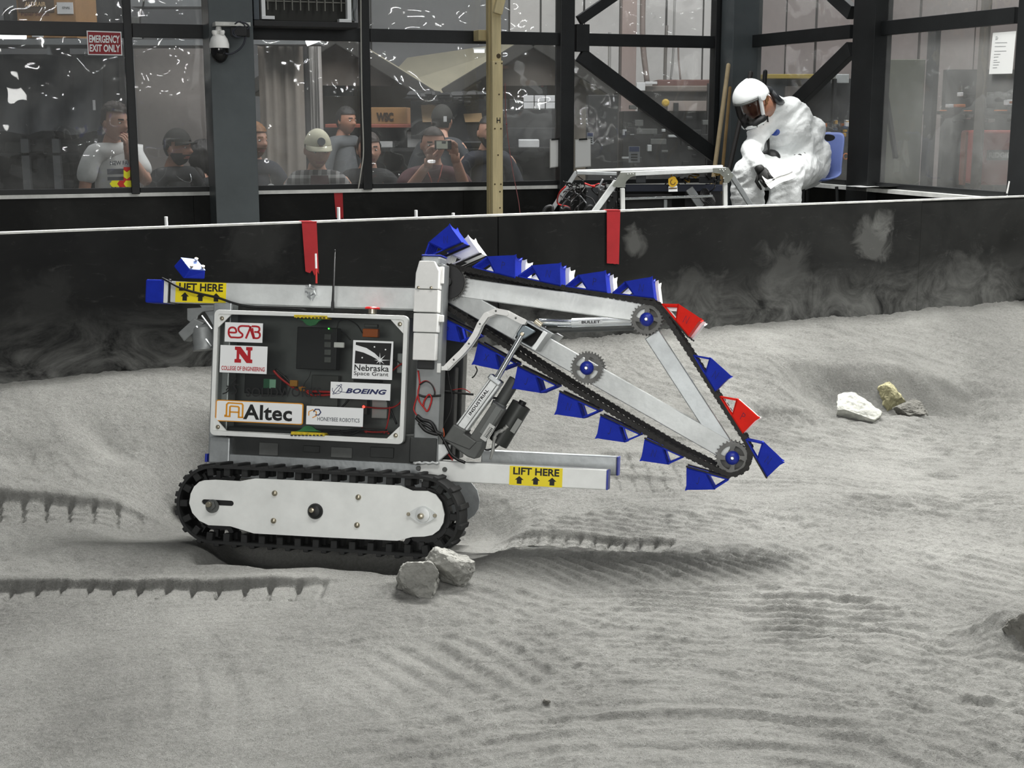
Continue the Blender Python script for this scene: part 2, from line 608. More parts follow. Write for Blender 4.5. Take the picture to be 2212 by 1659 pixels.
def sand_z(X, Y):
    z = base_z(X, Y)
    dw = (X - DIV.o.x) * DIV.n.x + (Y - DIV.o.y) * DIV.n.y
    right = sstep(-0.5, 0.8, X)
    # streaks that swirl with the passes of the rakes and tracks
    ang = 0.35 + 0.5 * fbm(X, Y, 0.5, 3, 2) - 0.55 * right
    ca, sa = np.cos(ang), np.sin(ang)
    u, v = X * ca + Y * sa, -X * sa + Y * ca
    st = 0.55 - np.abs(fbm(u * 0.22, v, 20, 23, 2, 0.5)) + 0.5 * fbm(u * 0.3, v, 60, 29, 2, 0.6)
    z = z + (0.0016 + 0.0046 * right) * st
    z = z + 0.0050 * fbm(X, Y, 5.5, 31, 2) + (0.0018 + 0.0016 * right) * fbm(X, Y, 38, 37, 3, 0.7) * (0.5 + 0.7 * np.clip(fbm(X, Y, 2.2, 47, 2) + 0.5, 0, 1))
    lay = np.zeros_like(z)
    for px, py, rx, ry, a, wl, amp in RIPPLES:
        c = G(px, py)
        m, _, _ = blob(X, Y, c, rx, ry, 0.0, 2.6)
        aa = radians(a)
        w = -(X - c.x) * sin(aa) + (Y - c.y) * cos(aa)
        al = (X - c.x) * cos(aa) + (Y - c.y) * sin(aa)
        w = w + 0.35 * al * al + 0.005 * fbm(X, Y, 4.5, 53, 3)
        s_ = np.abs(((w / wl) % 1.0) * 2 - 1)
        saw = (w / wl) % 1.0
        prof = np.where(saw < 0.30, saw / 0.30, (1 - saw) / 0.70)
        m = np.clip(m * (1.15 + 0.4 * fbm(X, Y, 6, 61, 2)), 0, 1)
        lay = lay * (1 - m) + 1.35 * amp * m * (prof - 0.5)
    z = z + lay
    # grooves left of the rover, imprints right of it
    z = rut(z, X, Y, G(-120, 1272), G(760, 1276), 0.11, 0.019, 0.062)
    z = rut(z, X, Y, G(-120, 1078), G(420, 1098), 0.11, 0.020, 0.060)
    z = rut(z, X, Y, G(1010, 1140), G(1520, 1175), 0.15, 0.014, 0.042)
    z = rut(z, X, Y, G(1290, 1000), G(1600, 1010), 0.13, 0.010, 0.048)
    z = rut(z, X, Y, G(1290, 1040), G(1560, 1046), 0.10, 0.008, 0.048)
    z = rut(z, X, Y, G(1600, 905), G(1800, 892), 0.06, 0.012, 0.034)
    # hollow with rocks on the right
    c = G(1930, 848)
    m, u, v = blob(X, Y, c, 0.40, 0.13, 0.12, 5.0)
    z = z - 0.15 * m + 0.03 * blob(X, Y, G(1960, 812), 0.36, 0.05, 0.1)[0]
    z = z - 0.03 * blob(X, Y, G(1790, 875), 0.10, 0.05)[0]
    z = z + 0.035 * blob(X, Y, G(1650, 800), 0.22, 0.10, -0.4)[0]
    # scour on the left, dug trough right of the rover
    z = z - 0.028 * blob(X, Y, G(225, 945), 0.10, 0.045, -0.5)[0] - 0.02 * blob(X, Y, G(30, 985), 0.10, 0.05)[0]
    z = z - 0.028 * blob(X, Y, G(1230, 1150), 0.50, 0.14, 0.0, 2.4)[0]
    z = z + 0.02 * blob(X, Y, G(330, 1400), 0.5, 0.12, 0.5)[0] - 0.012 * blob(X, Y, G(480, 1360), 0.5, 0.10, 0.35)[0]
    # boulder drift at the right edge
    z = z + 0.075 * blob(X, Y, G(2185, 1390), 0.09, 0.08)[0] - 0.02 * blob(X, Y, G(2080, 1400), 0.10, 0.06)[0]
    z = z + 0.022 * blob(X, Y, G(870, 1275), 0.10, 0.05)[0]
    # bed under the tracks
    a = (X - RO.x) * RA.x + (Y - RO.y) * RA.y
    a = a / (RA.x ** 2 + RA.y ** 2)
    zp0 = RO.z - 0.026
    nz = RU
    zpl = RO.z - ((X - RO.x) * nz.x + (Y - RO.y) * nz.y) / nz.z
    s_ = (X - RO.x) * RS.x + (Y - RO.y) * RS.y
    mk = sstep(-0.62, -0.40, a) * (1 - sstep(0.40, 0.55, a)) * sstep(-0.30, -0.12, s_) * (1 - sstep(0.42, 0.6, s_))
    bed = zpl + 0.012 - 0.020 * sstep(-0.2, 0.35, a) + 0.004 * fbm(X, Y, 12, 83, 2)
    z = z * (1 - mk) + bed * mk
    # hollow scooped out below the near track, which bridges it from its rear to the rock
    hol = sstep(-0.25, -0.12, a) * (1 - sstep(0.27, 0.36, a)) * sstep(-0.245, -0.175, s_ + 0.02 * fbm(X, Y, 9, 97, 2)) * (1 - sstep(0.02, 0.10, s_))
    z = z - 0.075 * hol * (1 + 0.12 * fbm(X, Y, 14, 99, 3))
    return z


def sand_material():
    m = M('grey_sand', '9d9e98', 0.95, 0, spec=0.15)
    nt = m.node_tree
    b = nt.nodes['Principled BSDF']
    tc = nt.nodes.new('ShaderNodeTexCoord')

    def noise(scale, det, rough=0.6):
        n = nt.nodes.new('ShaderNodeTexNoise')
        n.inputs['Scale'].default_value, n.inputs['Detail'].default_value, n.inputs['Roughness'].default_value = scale, det, rough
        nt.links.new(tc.outputs['Object'], n.inputs['Vector'])
        return n
    n1, n2, n3 = noise(2.2, 6), noise(110, 5, 0.75), noise(380, 3, 0.75)
    mx = nt.nodes.new('ShaderNodeMix')
    mx.data_type = 'FLOAT'
    mx.inputs[0].default_value = 0.45
    nt.links.new(n1.outputs[0], mx.inputs[2])
    nt.links.new(n2.outputs[0], mx.inputs[3])
    r = nt.nodes.new('ShaderNodeValToRGB')
    r.color_ramp.elements[0].position, r.color_ramp.elements[1].position = 0.34, 0.66
    r.color_ramp.elements[0].color = (0.165, 0.165, 0.155, 1)
    r.color_ramp.elements[1].color = (0.352, 0.352, 0.332, 1)
    nt.links.new(mx.outputs[0], r.inputs[0])
    nt.links.new(r.outputs[0], b.inputs['Base Color'])
    b1 = nt.nodes.new('ShaderNodeBump')
    b1.inputs['Strength'].default_value, b1.inputs['Distance'].default_value = 1.0, 0.016
    nt.links.new(n2.outputs[0], b1.inputs['Height'])
    b2 = nt.nodes.new('ShaderNodeBump')
    b2.inputs['Strength'].default_value, b2.inputs['Distance'].default_value = 0.8, 0.005
    nt.links.new(n3.outputs[0], b2.inputs['Height'])
    nt.links.new(b1.outputs[0], b2.inputs['Normal'])
    nt.links.new(b2.outputs[0], b.inputs['Normal'])
    return m


SAND = sand_material()
xs = np.concatenate([np.arange(-3.4, -1.75, 0.03), np.arange(-1.75, 2.35, 0.0066), np.arange(2.35, 4.6, 0.03)])
# shear the rows so that the last one runs along the dividing wall
slope = DIV.d.y / DIV.d.x
Xg, Tg = np.meshgrid(xs, np.linspace(0, 1, 700) ** 0.92)
Yend = DIV.o.y + slope * Xg + 0.012
Yg = 1.75 + (Yend - 1.75) * Tg
Zg = sand_z(Xg, Yg)
nx, ny = len(xs), 700
me = bpy.data.meshes.new('floor')
co = np.stack([Xg, Yg, Zg], -1).reshape(-1, 3).astype(np.float32)
ii = (np.arange(ny - 1)[:, None] * nx + np.arange(nx - 1)[None, :]).reshape(-1)
q = np.stack([ii, ii + 1, ii + nx + 1, ii + nx], -1).astype(np.int32)
me.vertices.add(len(co))
me.vertices.foreach_set('co', co.reshape(-1))
me.loops.add(q.size)
me.loops.foreach_set('vertex_index', q.reshape(-1))
me.polygons.add(len(q))
me.polygons.foreach_set('loop_start', np.arange(0, q.size, 4, dtype=np.int32))
me.polygons.foreach_set('loop_total', np.full(len(q), 4, dtype=np.int32))
me.update(calc_edges=True)
me.validate()
me.shade_smooth()
floor = finish('floor', me, SAND)
tag(floor, 'grey raked sand of the digging lane, rutted by tracks', 'sand', kind='structure')


def sandz(x, y):
    return float(sand_z(np.array([[x]]), np.array([[y]]))[0, 0])


def S(px, py):
    """point on the finished sand under an image spot"""
    d = ray(px, py)
    ts = np.arange(1.8, 7.0, 0.004)
    X, Y, Z = EYE.x + d.x * ts, EYE.y + d.y * ts, EYE.z + d.z * ts
    k = np.argmax(Z < sand_z(X[None, :], Y[None, :])[0])
    return Vector((X[k], Y[k], Z[k]))


# sand of the far lane, between the dividing wall and the windows
mb = MB()
N = 26
pts = []
for j in range(N + 1):
    row = []
    for i in range(41):
        t = -3.2 + 7.4 * i / 40
        a = DIV.q(t, 0, -0.03)
        f = j / N
        b = BACK.q(-3.2 + 5.2 * i / 40, 0, 0.05)
        p = a.lerp(b, f)
        z = SAND2 + 0.012 * float(fbm(np.array([p.x]), np.array([p.y]), 2.5, 91, 3)[0])
        row.append(mb.bm.verts.new((p.x, p.y, z)))
    pts.append(row)
for j in range(N):
    for i in range(40):
        mb._f([pts[j][i], pts[j][i + 1], pts[j + 1][i + 1], pts[j + 1][i]])
tag(mb.build('floor', SAND, smooth=1), 'grey sand of the far lane behind the black dividing wall', 'sand', kind='structure')
HALLZ = -0.45
mb = MB()
mb.span((-9, 6.0, HALLZ - 0.1), (12, 22, HALLZ))
tag(mb.build('floor', M('hall_concrete', '6d6d6b', 0.6, 0, 0.15, 2)), 'concrete hall floor behind the windows', 'floor', kind='structure')


# ------------------------------------------------------------------ black walls
def dusty(name, base, dust, amount, low_z, low_amt, ramp_x=None, spots=()):
    """black sheet with scuffs, dried dust and optional painted haze spots"""
    m = M(name, base, 0.6, 0, spec=0.2)
    nt = m.node_tree
    b = nt.nodes['Principled BSDF']
    tc = nt.nodes.new('ShaderNodeTexCoord')
    ge = nt.nodes.new('ShaderNodeNewGeometry')

    def noise(scale, det, st=None, rough=0.6, src=None, dist=0.0):
        n = nt.nodes.new('ShaderNodeTexNoise')
        n.inputs['Scale'].default_value, n.inputs['Detail'].default_value = scale, det
        n.inputs['Roughness'].default_value = rough
        n.inputs['Distortion'].default_value = dist
        mp = nt.nodes.new('ShaderNodeMapping')
        mp.inputs['Scale'].default_value = st or (1, 1, 1)
        nt.links.new(ge.outputs['Position'], mp.inputs['Vector'])
        nt.links.new(mp.outputs[0], n.inputs['Vector'])
        return n.outputs[0]

    def math_(op, a, b_=None, clamp=False):
        n = nt.nodes.new('ShaderNodeMath')
        n.operation = op
        n.use_clamp = clamp
        for k, x in enumerate((a, b_)):
            if x is None:
                continue
            if isinstance(x, (int, float)):
                n.inputs[k].default_value = x
            else:
                nt.links.new(x, n.inputs[k])
        return n.outputs[0]

    def rng(v, a, b_, c=0.0, d=1.0):
        n = nt.nodes.new('ShaderNodeMapRange')
        n.inputs[1].default_value, n.inputs[2].default_value, n.inputs[3].default_value, n.inputs[4].default_value = a, b_, c, d
        n.clamp = True
        nt.links.new(v, n.inputs[0])
        return n.outputs[0]
    sep = nt.nodes.new('ShaderNodeSeparateXYZ')
    nt.links.new(ge.outputs['Position'], sep.inputs[0])
    big = rng(noise(2.4, 5, dist=0.6), 0.42, 0.80)
    scr = rng(noise(9, 8, (1, 1, 3.0), 0.75, dist=2.2), 0.57, 0.78)
    fine = rng(noise(70, 3), 0.35, 0.75)
    v = math_('MULTIPLY', big, amount)
    low = rng(sep.outputs[2], low_z + 0.22, low_z - 0.02)
    low = math_('MULTIPLY', low, rng(noise(5, 6, (1, 1, 1.6), 0.7, dist=1.5), 0.36, 0.68))
    v = math_('ADD', v, math_('MULTIPLY', low, low_amt))
    v = math_('ADD', v, math_('MULTIPLY', math_('MULTIPLY', scr, fine), 0.16))
    if ramp_x:
        x = rng(sep.outputs[0], ramp_x[0], ramp_x[1])
        v = math_('ADD', v, math_('MULTIPLY', x, math_('MULTIPLY', rng(noise(2.6, 5, dist=0.5), 0.12, 0.88), ramp_x[2])))
    for c, r_, k_ in spots:  # pale spots paint the near pane's smudges and reflections onto the sheet
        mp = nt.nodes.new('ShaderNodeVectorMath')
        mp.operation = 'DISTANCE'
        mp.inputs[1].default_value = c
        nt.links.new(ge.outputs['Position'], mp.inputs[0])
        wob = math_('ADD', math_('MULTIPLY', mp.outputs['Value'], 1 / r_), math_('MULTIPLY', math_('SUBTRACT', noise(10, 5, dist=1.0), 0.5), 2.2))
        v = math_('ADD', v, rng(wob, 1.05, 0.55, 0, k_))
    v = math_('MULTIPLY', v, 1.0, True)
    mx = nt.nodes.new('ShaderNodeMix')
    mx.data_type = 'RGBA'
    mx.inputs[6].default_value = col4(base)
    mx.inputs[7].default_value = col4(dust)
    nt.links.new(v, mx.inputs[0])
    nt.links.new(mx.outputs[2], b.inputs['Base Color'])
    nt.links.new(rng(v, 0, 0.5, 0.5, 0.9), b.inputs['Roughness'])
    return m


DIVM = dusty('dusty_hazed_black_sheet', '0c0d0d', '9a9b97', 0.035, 0.36, 0.40, (0.3, 2.3, 0.13), [(DIV.p(1372, 525), 0.06, 0.2), (DIV.p(1885, 520), 0.10, 0.2), (DIV.p(1905, 480), 0.06, 0.16), (DIV.p(1700, 610), 0.16, 0.10), (DIV.p(560, 520), 0.12, 0.03), (DIV.p(95, 650), 0.10, 0.03), (DIV.p(1500, 660), 0.16, 0.08), (DIV.p(2080, 640), 0.2, 0.1)])
WALLM = dusty('black_back_sheet', '0d0e0d', '8f908c', 0.07, 0.36, 0.2)
FRAMEM = M('black_painted_steel', '1c1e1f', 0.42, 0.1, 0.35, 7)
COLM = M('grey_painted_steel', '4d5355', 0.4, 0.15, 0.18, 3)
DUSTTOP = M('dust_covered_ledge', 'd2d3cf', 0.9, 0, 0.2, 9)
SEAM = M('white_edge', 'bcbdb8', 0.8, 0, 0.3, 14)

DIVTOP = 0.814
wall = tag(thing('wall_divider', 'low black dividing wall between the two sand lanes', 'wall', (DIV.o.x, DIV.o.y, 0.2)), kind='structure')
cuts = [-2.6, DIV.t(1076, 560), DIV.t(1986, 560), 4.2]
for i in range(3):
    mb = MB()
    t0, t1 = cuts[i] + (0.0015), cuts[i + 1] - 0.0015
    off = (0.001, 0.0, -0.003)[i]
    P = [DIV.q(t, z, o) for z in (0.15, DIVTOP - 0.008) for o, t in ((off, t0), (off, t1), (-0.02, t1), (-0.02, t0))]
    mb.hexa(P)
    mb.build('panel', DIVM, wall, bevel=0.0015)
mb = MB()
mb.hexa([DIV.q(t, z, o) for z in (DIVTOP - 0.006, DIVTOP) for o, t in ((0.002, -2.6), (0.002, 4.2), (-0.030, 4.2), (-0.030, -2.6))])
mb.build('top_edge', SEAM, wall)
mb = MB()
mb.hexa([DIV.q(t, z, o) for z in (0.15, DIVTOP - 0.03) for o, t in ((-0.022, -2.6), (-0.022, 4.2), (-0.04, 4.2), (-0.04, -2.6))])
mb.build('backing_board', BLACK, wall)

bw = tag(thing('wall_back', 'low black wall below the back windows with dusty ledge', 'wall', (0, 8.35, 0.2)), kind='structure')
bx = [-4.2, BACK.t(412), BACK.t(1000), BACK.t(1590)]
for i in range(3):
    mb = MB()
    mb.hexa([BACK.q(t, z, o) for z in (0.1, SILLZ - 0.02) for o, t in ((0, bx[i] + 0.001), (0, bx[i + 1] - 0.001), (-0.05, bx[i + 1] - 0.001), (-0.05, bx[i] + 0.001))])
    mb.build('panel', WALLM, bw)
mb = MB()
mb.hexa([BACK.q(t, z, o) for z in (SILLZ - 0.02, SILLZ) for o, t in ((0.012, bx[0]), (0.012, bx[3]), (-0.11, bx[3]), (-0.11, bx[0]))])
mb.build('ledge', DUSTTOP, bw)
rw = tag(thing('wall_right', 'low black wall below the right windows with dusty ledge', 'wall', (CORNER.x, CORNER.y, 0.2)), kind='structure')
RLEN = 4.2
RSILL = 0.79
mb = MB()
mb.hexa([RIGHT.q(t, z, o) for z in (0.1, RSILL - 0.03) for o, t in ((0, 0), (0, RLEN), (-0.05, RLEN), (-0.05, 0))])
mb.build('panel', WALLM, rw)
mb = MB()
mb.hexa([RIGHT.q(t, z, o) for z in (RSILL - 0.03, RSILL - 0.01) for o, t in ((0.06, 0), (0.06, RLEN), (-0.11, RLEN), (-0.11, 0))])
mb.build('ledge', DUSTTOP, rw)


# ------------------------------------------------------------------ window frames and dusty clear sheets
def facing_gloss(nt):
    lw = nt.nodes.new('ShaderNodeLayerWeight')
    pw = nt.nodes.new('ShaderNodeMath')
    pw.operation = 'POWER'
    pw.inputs[1].default_value = 5
    nt.links.new(lw.outputs['Facing'], pw.inputs[0])
    ma = nt.nodes.new('ShaderNodeMath')
    ma.operation = 'MULTIPLY_ADD'
    ma.inputs[1].default_value, ma.inputs[2].default_value = 0.9, 0.04
    nt.links.new(pw.outputs[0], ma.inputs[0])
    return ma.outputs[0]


def dusty_sheet(name, haze=0.10, seed=0.0):
    m = bpy.data.materials.new(name)
    m.use_nodes = True
    nt = m.node_tree
    for n in list(nt.nodes):
        if n.type != 'OUTPUT_MATERIAL':
            nt.nodes.remove(n)
    out = [n for n in nt.nodes if n.type == 'OUTPUT_MATERIAL'][0]
    tr = nt.nodes.new('ShaderNodeBsdfTransparent')
    tr.inputs[0].default_value = (0.92, 0.93, 0.93, 1)
    gl = nt.nodes.new('ShaderNodeBsdfGlossy')
    gl.inputs['Roughness'].default_value = 0.03
    df = nt.nodes.new('ShaderNodeBsdfDiffuse')
    df.inputs[0].default_value = (0.62, 0.62, 0.60, 1)
    ge = nt.nodes.new('ShaderNodeNewGeometry')
    mp = nt.nodes.new('ShaderNodeMapping')
    mp.inputs['Location'].default_value = (seed, seed * 0.7, seed)
    nt.links.new(ge.outputs['Position'], mp.inputs[0])

    def noise(scale, det, rough, dist=0.0):
        n = nt.nodes.new('ShaderNodeTexNoise')
        n.inputs['Scale'].default_value, n.inputs['Detail'].default_value, n.inputs['Roughness'].default_value, n.inputs['Distortion'].default_value = scale, det, rough, dist
        nt.links.new(mp.outputs[0], n.inputs['Vector'])
        return n.outputs[0]

    def rng(v, a, b_, c, d):
        n = nt.nodes.new('ShaderNodeMapRange')
        n.inputs[1].default_value, n.inputs[2].default_value, n.inputs[3].default_value, n.inputs[4].default_value = a, b_, c, d
        nt.links.new(v, n.inputs[0])
        return n.outputs[0]
    a = rng(noise(1.8, 7, 0.6, 0.5), 0.35, 0.75, haze * 0.35, haze * 1.6)
    s = rng(noise(7, 9, 0.8, 3.0), 0.60, 0.80, 0, 0.22)
    ad = nt.nodes.new('ShaderNodeMath')
    ad.operation = 'ADD'
    nt.links.new(a, ad.inputs[0])
    nt.links.new(s, ad.inputs[1])
    m1 = nt.nodes.new('ShaderNodeMixShader')
    nt.links.new(ad.outputs[0], m1.inputs[0])
    nt.links.new(tr.outputs[0], m1.inputs[1])
    nt.links.new(df.outputs[0], m1.inputs[2])
    bp = nt.nodes.new('ShaderNodeBump')
    bp.inputs['Strength'].default_value, bp.inputs['Distance'].default_value = 0.55, 0.05
    nt.links.new(noise(2.6, 2, 0.5), bp.inputs['Height'])
    nt.links.new(bp.outputs[0], gl.inputs['Normal'])
    m2 = nt.nodes.new('ShaderNodeMixShader')
    nt.links.new(facing_gloss(nt), m2.inputs[0])
    nt.links.new(m1.outputs[0], m2.inputs[1])
    nt.links.new(gl.outputs[0], m2.inputs[2])
    nt.links.new(m2.outputs[0], out.inputs[0])
    return m


SHEET = dusty_sheet('dusty_clear_sheet', 0.125)
SHEETR = dusty_sheet('hazy_clear_sheet', 0.20, 4.0)
TOPZ = 2.35


def wquad(mb, W, t0, t1, z0, z1, o0, o1):
    mb.hexa([W.q(t, z, o) for z in (z0, z1) for o, t in ((o1, t0), (o1, t1), (o0, t1), (o0, t0))])


def wbar(mb, W, ta, za, tb, zb, w, o0, o1):
    """sloping bar in a wall plane"""
    a, b = W.q(ta, za, (o0 + o1) / 2), W.q(tb, zb, (o0 + o1) / 2)
    mb.beam(a, b, w, abs(o1 - o0), W.n)


def window(W, n, t0, t1, z0, lab, sheet, bar=True, low=True):
    r = tag(thing('window_%d' % n, lab, 'window', W.q((t0 + t1) / 2, z0)), kind='structure')
    mb = MB()
    wquad(mb, W, t0, t1, z0, BARZ, -0.022, -0.018)
    mb.build('pane', sheet, r)
    mb = MB()
    wquad(mb, W, t0, t1, BARZ, TOPZ, -0.022, -0.018)
    mb.build('pane', sheet, r)
    mb = MB()
    wquad(mb, W, t0, t1, BARZ - 0.036, BARZ + 0.036, -0.015, 0.02)
    mb.build('frame', FRAMEM, r, bevel=0.002)
    if low:
        mb = MB()
        wquad(mb, W, t0, t1, z0, z0 + 0.028, -0.016, 0.008)
        mb.build('trim', FRAMEM, r, bevel=0.002)
    return r


def post(W, pxl, pxr, z0, name, lab, o0=-0.03, o1=0.03, py=300, kind='structure'):
    mb = MB()
    wquad(mb, W, W.t(pxl, py, o1), W.t(pxr, py, o1), z0, TOPZ, o0, o1)
    o = mb.build(name, FRAMEM, bevel=0.003)
    return tag(o, lab, 'post', kind=kind)


POSTS = [(279, 297, 'black window post beside the emergency exit sign'), (450, 472, 'black window post left of the grey steel column'), (784, 803, 'black window post carrying a thin white cable')]
for l, r, lab in POSTS:
    post(BACK, l, r, SILLZ - 0.005, 'window_post', lab)
tp = post(BACK, 1210, 1240, 0.36, 'window_post', 'wide black steel post with gusset plate and diagonal braces', -0.04, 0.05)
post(BACK, 1540, 1572, 0.36, 'window_post', 'black steel post in the corner behind the wooden poles', -0.03, 0.04)
post(RIGHT, 1834, 1880, 0.36, 'window_post', 'wide black steel post right of the blue chair', -0.05, 0.06, 250)
post(RIGHT, 2184, 2240, 0.36, 'window_post', 'black steel post at the far right of the window wall', -0.03, 0.05, 250)

window(BACK, 1, BACK.t(-260), BACK.t(279), SILLZ, 'dusty window left of the emergency exit post', SHEET)
window(BACK, 2, BACK.t(297), BACK.t(450), SILLZ, 'narrow dusty window between exit post and grey column', SHEET)
window(BACK, 3, BACK.t(472), BACK.t(784), SILLZ, 'dusty window below the barred ventilation unit', SHEET)
window(BACK, 4, BACK.t(803), BACK.t(1210), SILLZ, 'dusty window crossed by the yellow timber post', SHEET)
window(BACK, 5, BACK.t(1240), BACK.t(1540), SILLZ, 'clear window behind the long diagonal brace', SHEET)
window(RIGHT, 6, RIGHT.t(1600, 250), RIGHT.t(1834, 250), RSILL - 0.01, 'clear window behind the person in white overalls', SHEET)
window(RIGHT, 7, RIGHT.t(1880, 250), RIGHT.t(2184, 250), RSILL - 0.01, 'hazy window with a paper notice on the right', SHEETR)

# braces and gusset on the wide post
mb = MB()
wquad(mb, BACK, BACK.t(1238), BACK.t(1265), BACK.p(1250, 112).z, BACK.p(1250, 53).z, -0.01, 0.045)
tag(mb.build('gusset_plate', FRAMEM, bevel=0.002), 'black gusset plate joining braces to the wide post', 'bracket', kind='structure')


def brace(W, a, b, w, lab, o0=-0.012, o1=0.012):
    mb = MB()
    pa, pb = W.p(*a), W.p(*b)
    wbar(mb, W, (pa - W.o).dot(W.d), pa.z, (pb - W.o).dot(W.d), pb.z, w, o0, o1)
    return tag(mb.build('brace', FRAMEM, bevel=0.002), lab, 'brace', kind='structure')


brace(BACK, (1248, 45), (1345, -22), 0.058, 'short diagonal brace rising right from the gusset plate', 0.0, 0.035)
brace(BACK, (1250, 118), (1548, 342), 0.085, 'long diagonal brace falling right across the window', 0.0, 0.04)
brace(RIGHT, (1722, 226), (1846, 106), 0.085, 'diagonal brace above the blue chair', -0.0, 0.04)
brace(RIGHT, (1804, -12), (1848, 28), 0.075, 'short upper brace meeting the wide right post', -0.0, 0.04)


# grey steel columns
def boxcol(W, px0, px1, o0, o1, z0, lab, mat=COLM):
    mb = MB()
    t0, t1 = W.t(px0, 300, o1), W.t(px1, 300, o1)
    wquad(mb, W, t0, t1, z0, TOPZ + 0.05, o0, o1)
    return tag(mb.build('steel_column', mat, bevel=0.003), lab, 'column', kind='structure')


boxcol(BACK, 461, 555, 0.06, 0.28, 0.30, 'grey steel column carrying the white dome camera')
boxcol(BACK, 1577, 1639, 0.05, 0.20, 0.30, 'grey steel column behind the person in white overalls')

# red tape strips
TAPE = M('red_tape', 'a01c22', 0.5, 0, 0.12, 20)


def tape(W, pxa, pxb, ya, yb, lab, off, rag=True, lean=0):
    mb = MB()
    a, b = W.p(pxa, ya, off), W.p(pxb, ya, off)
    c, d = W.p(pxb + lean + 1, yb, off), W.p(pxa + lean + 4, yb - 2, off)
    k = 6
    front = [a, b] + [c.lerp(d, i / k) + Vector((0, 0, 0.008 * (i % 2) + 0.006 * sin(i * 2.3))) * (1 if rag else 0.1) for i in range(k + 1)]
    tn = W.n * 0.0012
    A = [mb.bm.verts.new(p) for p in front]
    B = [mb.bm.verts.new(p - tn) for p in front]
    mb._f(A)
    mb._f(B[::-1])
    for i in range(len(A)):
        j = (i + 1) % len(A)
        mb._f([A[i], B[i], B[j], A[j]])
    # the end folded over the wall's top edge
    mb.hexa([a, b, b + tn, a + tn, a - W.n * 0.03 + Vector((0, 0, 0.004)), b - W.n * 0.03 + Vector((0, 0, 0.004)), b + tn + Vector((0, 0, 0.004)), a + tn + Vector((0, 0, 0.004))])
    return tag(mb.build('tape_strip', TAPE), lab, 'tape')


tape(DIV, 652, 684, 480.5, 592, 'torn red tape strip hanging on the dividing wall above the rover beam', 0.0045, True, 4)
tape(DIV, 1311, 1340, 455.5, 571, 'straight red tape strip on the dividing wall right of the bucket chain', 0.0045, False, -4)
tape(BACK, 721, 740, 412, 474, 'short red tape strip on the low wall below the back windows', 0.004, True, 1)
# ------------------------------------------------------------------ the rover, in its own frame: x along, y across (away), z up
rover = thing('mining_rover', 'tracked aluminium mining rover with blue and red digging buckets on a chain', 'robot', mat=RM)


def rb(mb, name, mat, parent=rover, **k):
    return mb.build(name, mat, parent, local=True, **k)


def fs(s):
    """2-D image spot -> rover point on the plane at depth s (w moves away from the viewer)"""
    return lambda x, y, w: L(x, y, s) + Vector((0, w, 0))


def fl(x, y, w):
    return Vector((x, w, y))


def Lq(px, py, s):
    p = L(px, py, s)
    return (p.x, p.z)


def z2(x, y):
    return 360 + x / 2.9105, 960 + y / 2.9105


def z1(x, y):
    return 300 + x / 3.4565, 520 + y / 3.4565


def z3(x, y):
    return 860 + x / 4.366, 480 + y / 4.366


def z4(x, y):
    return 860 + x / 4.424, 780 + y / 4.424


def z5(x, y):
    return 1300 + x / 3.1905, 560 + y / 3.1905


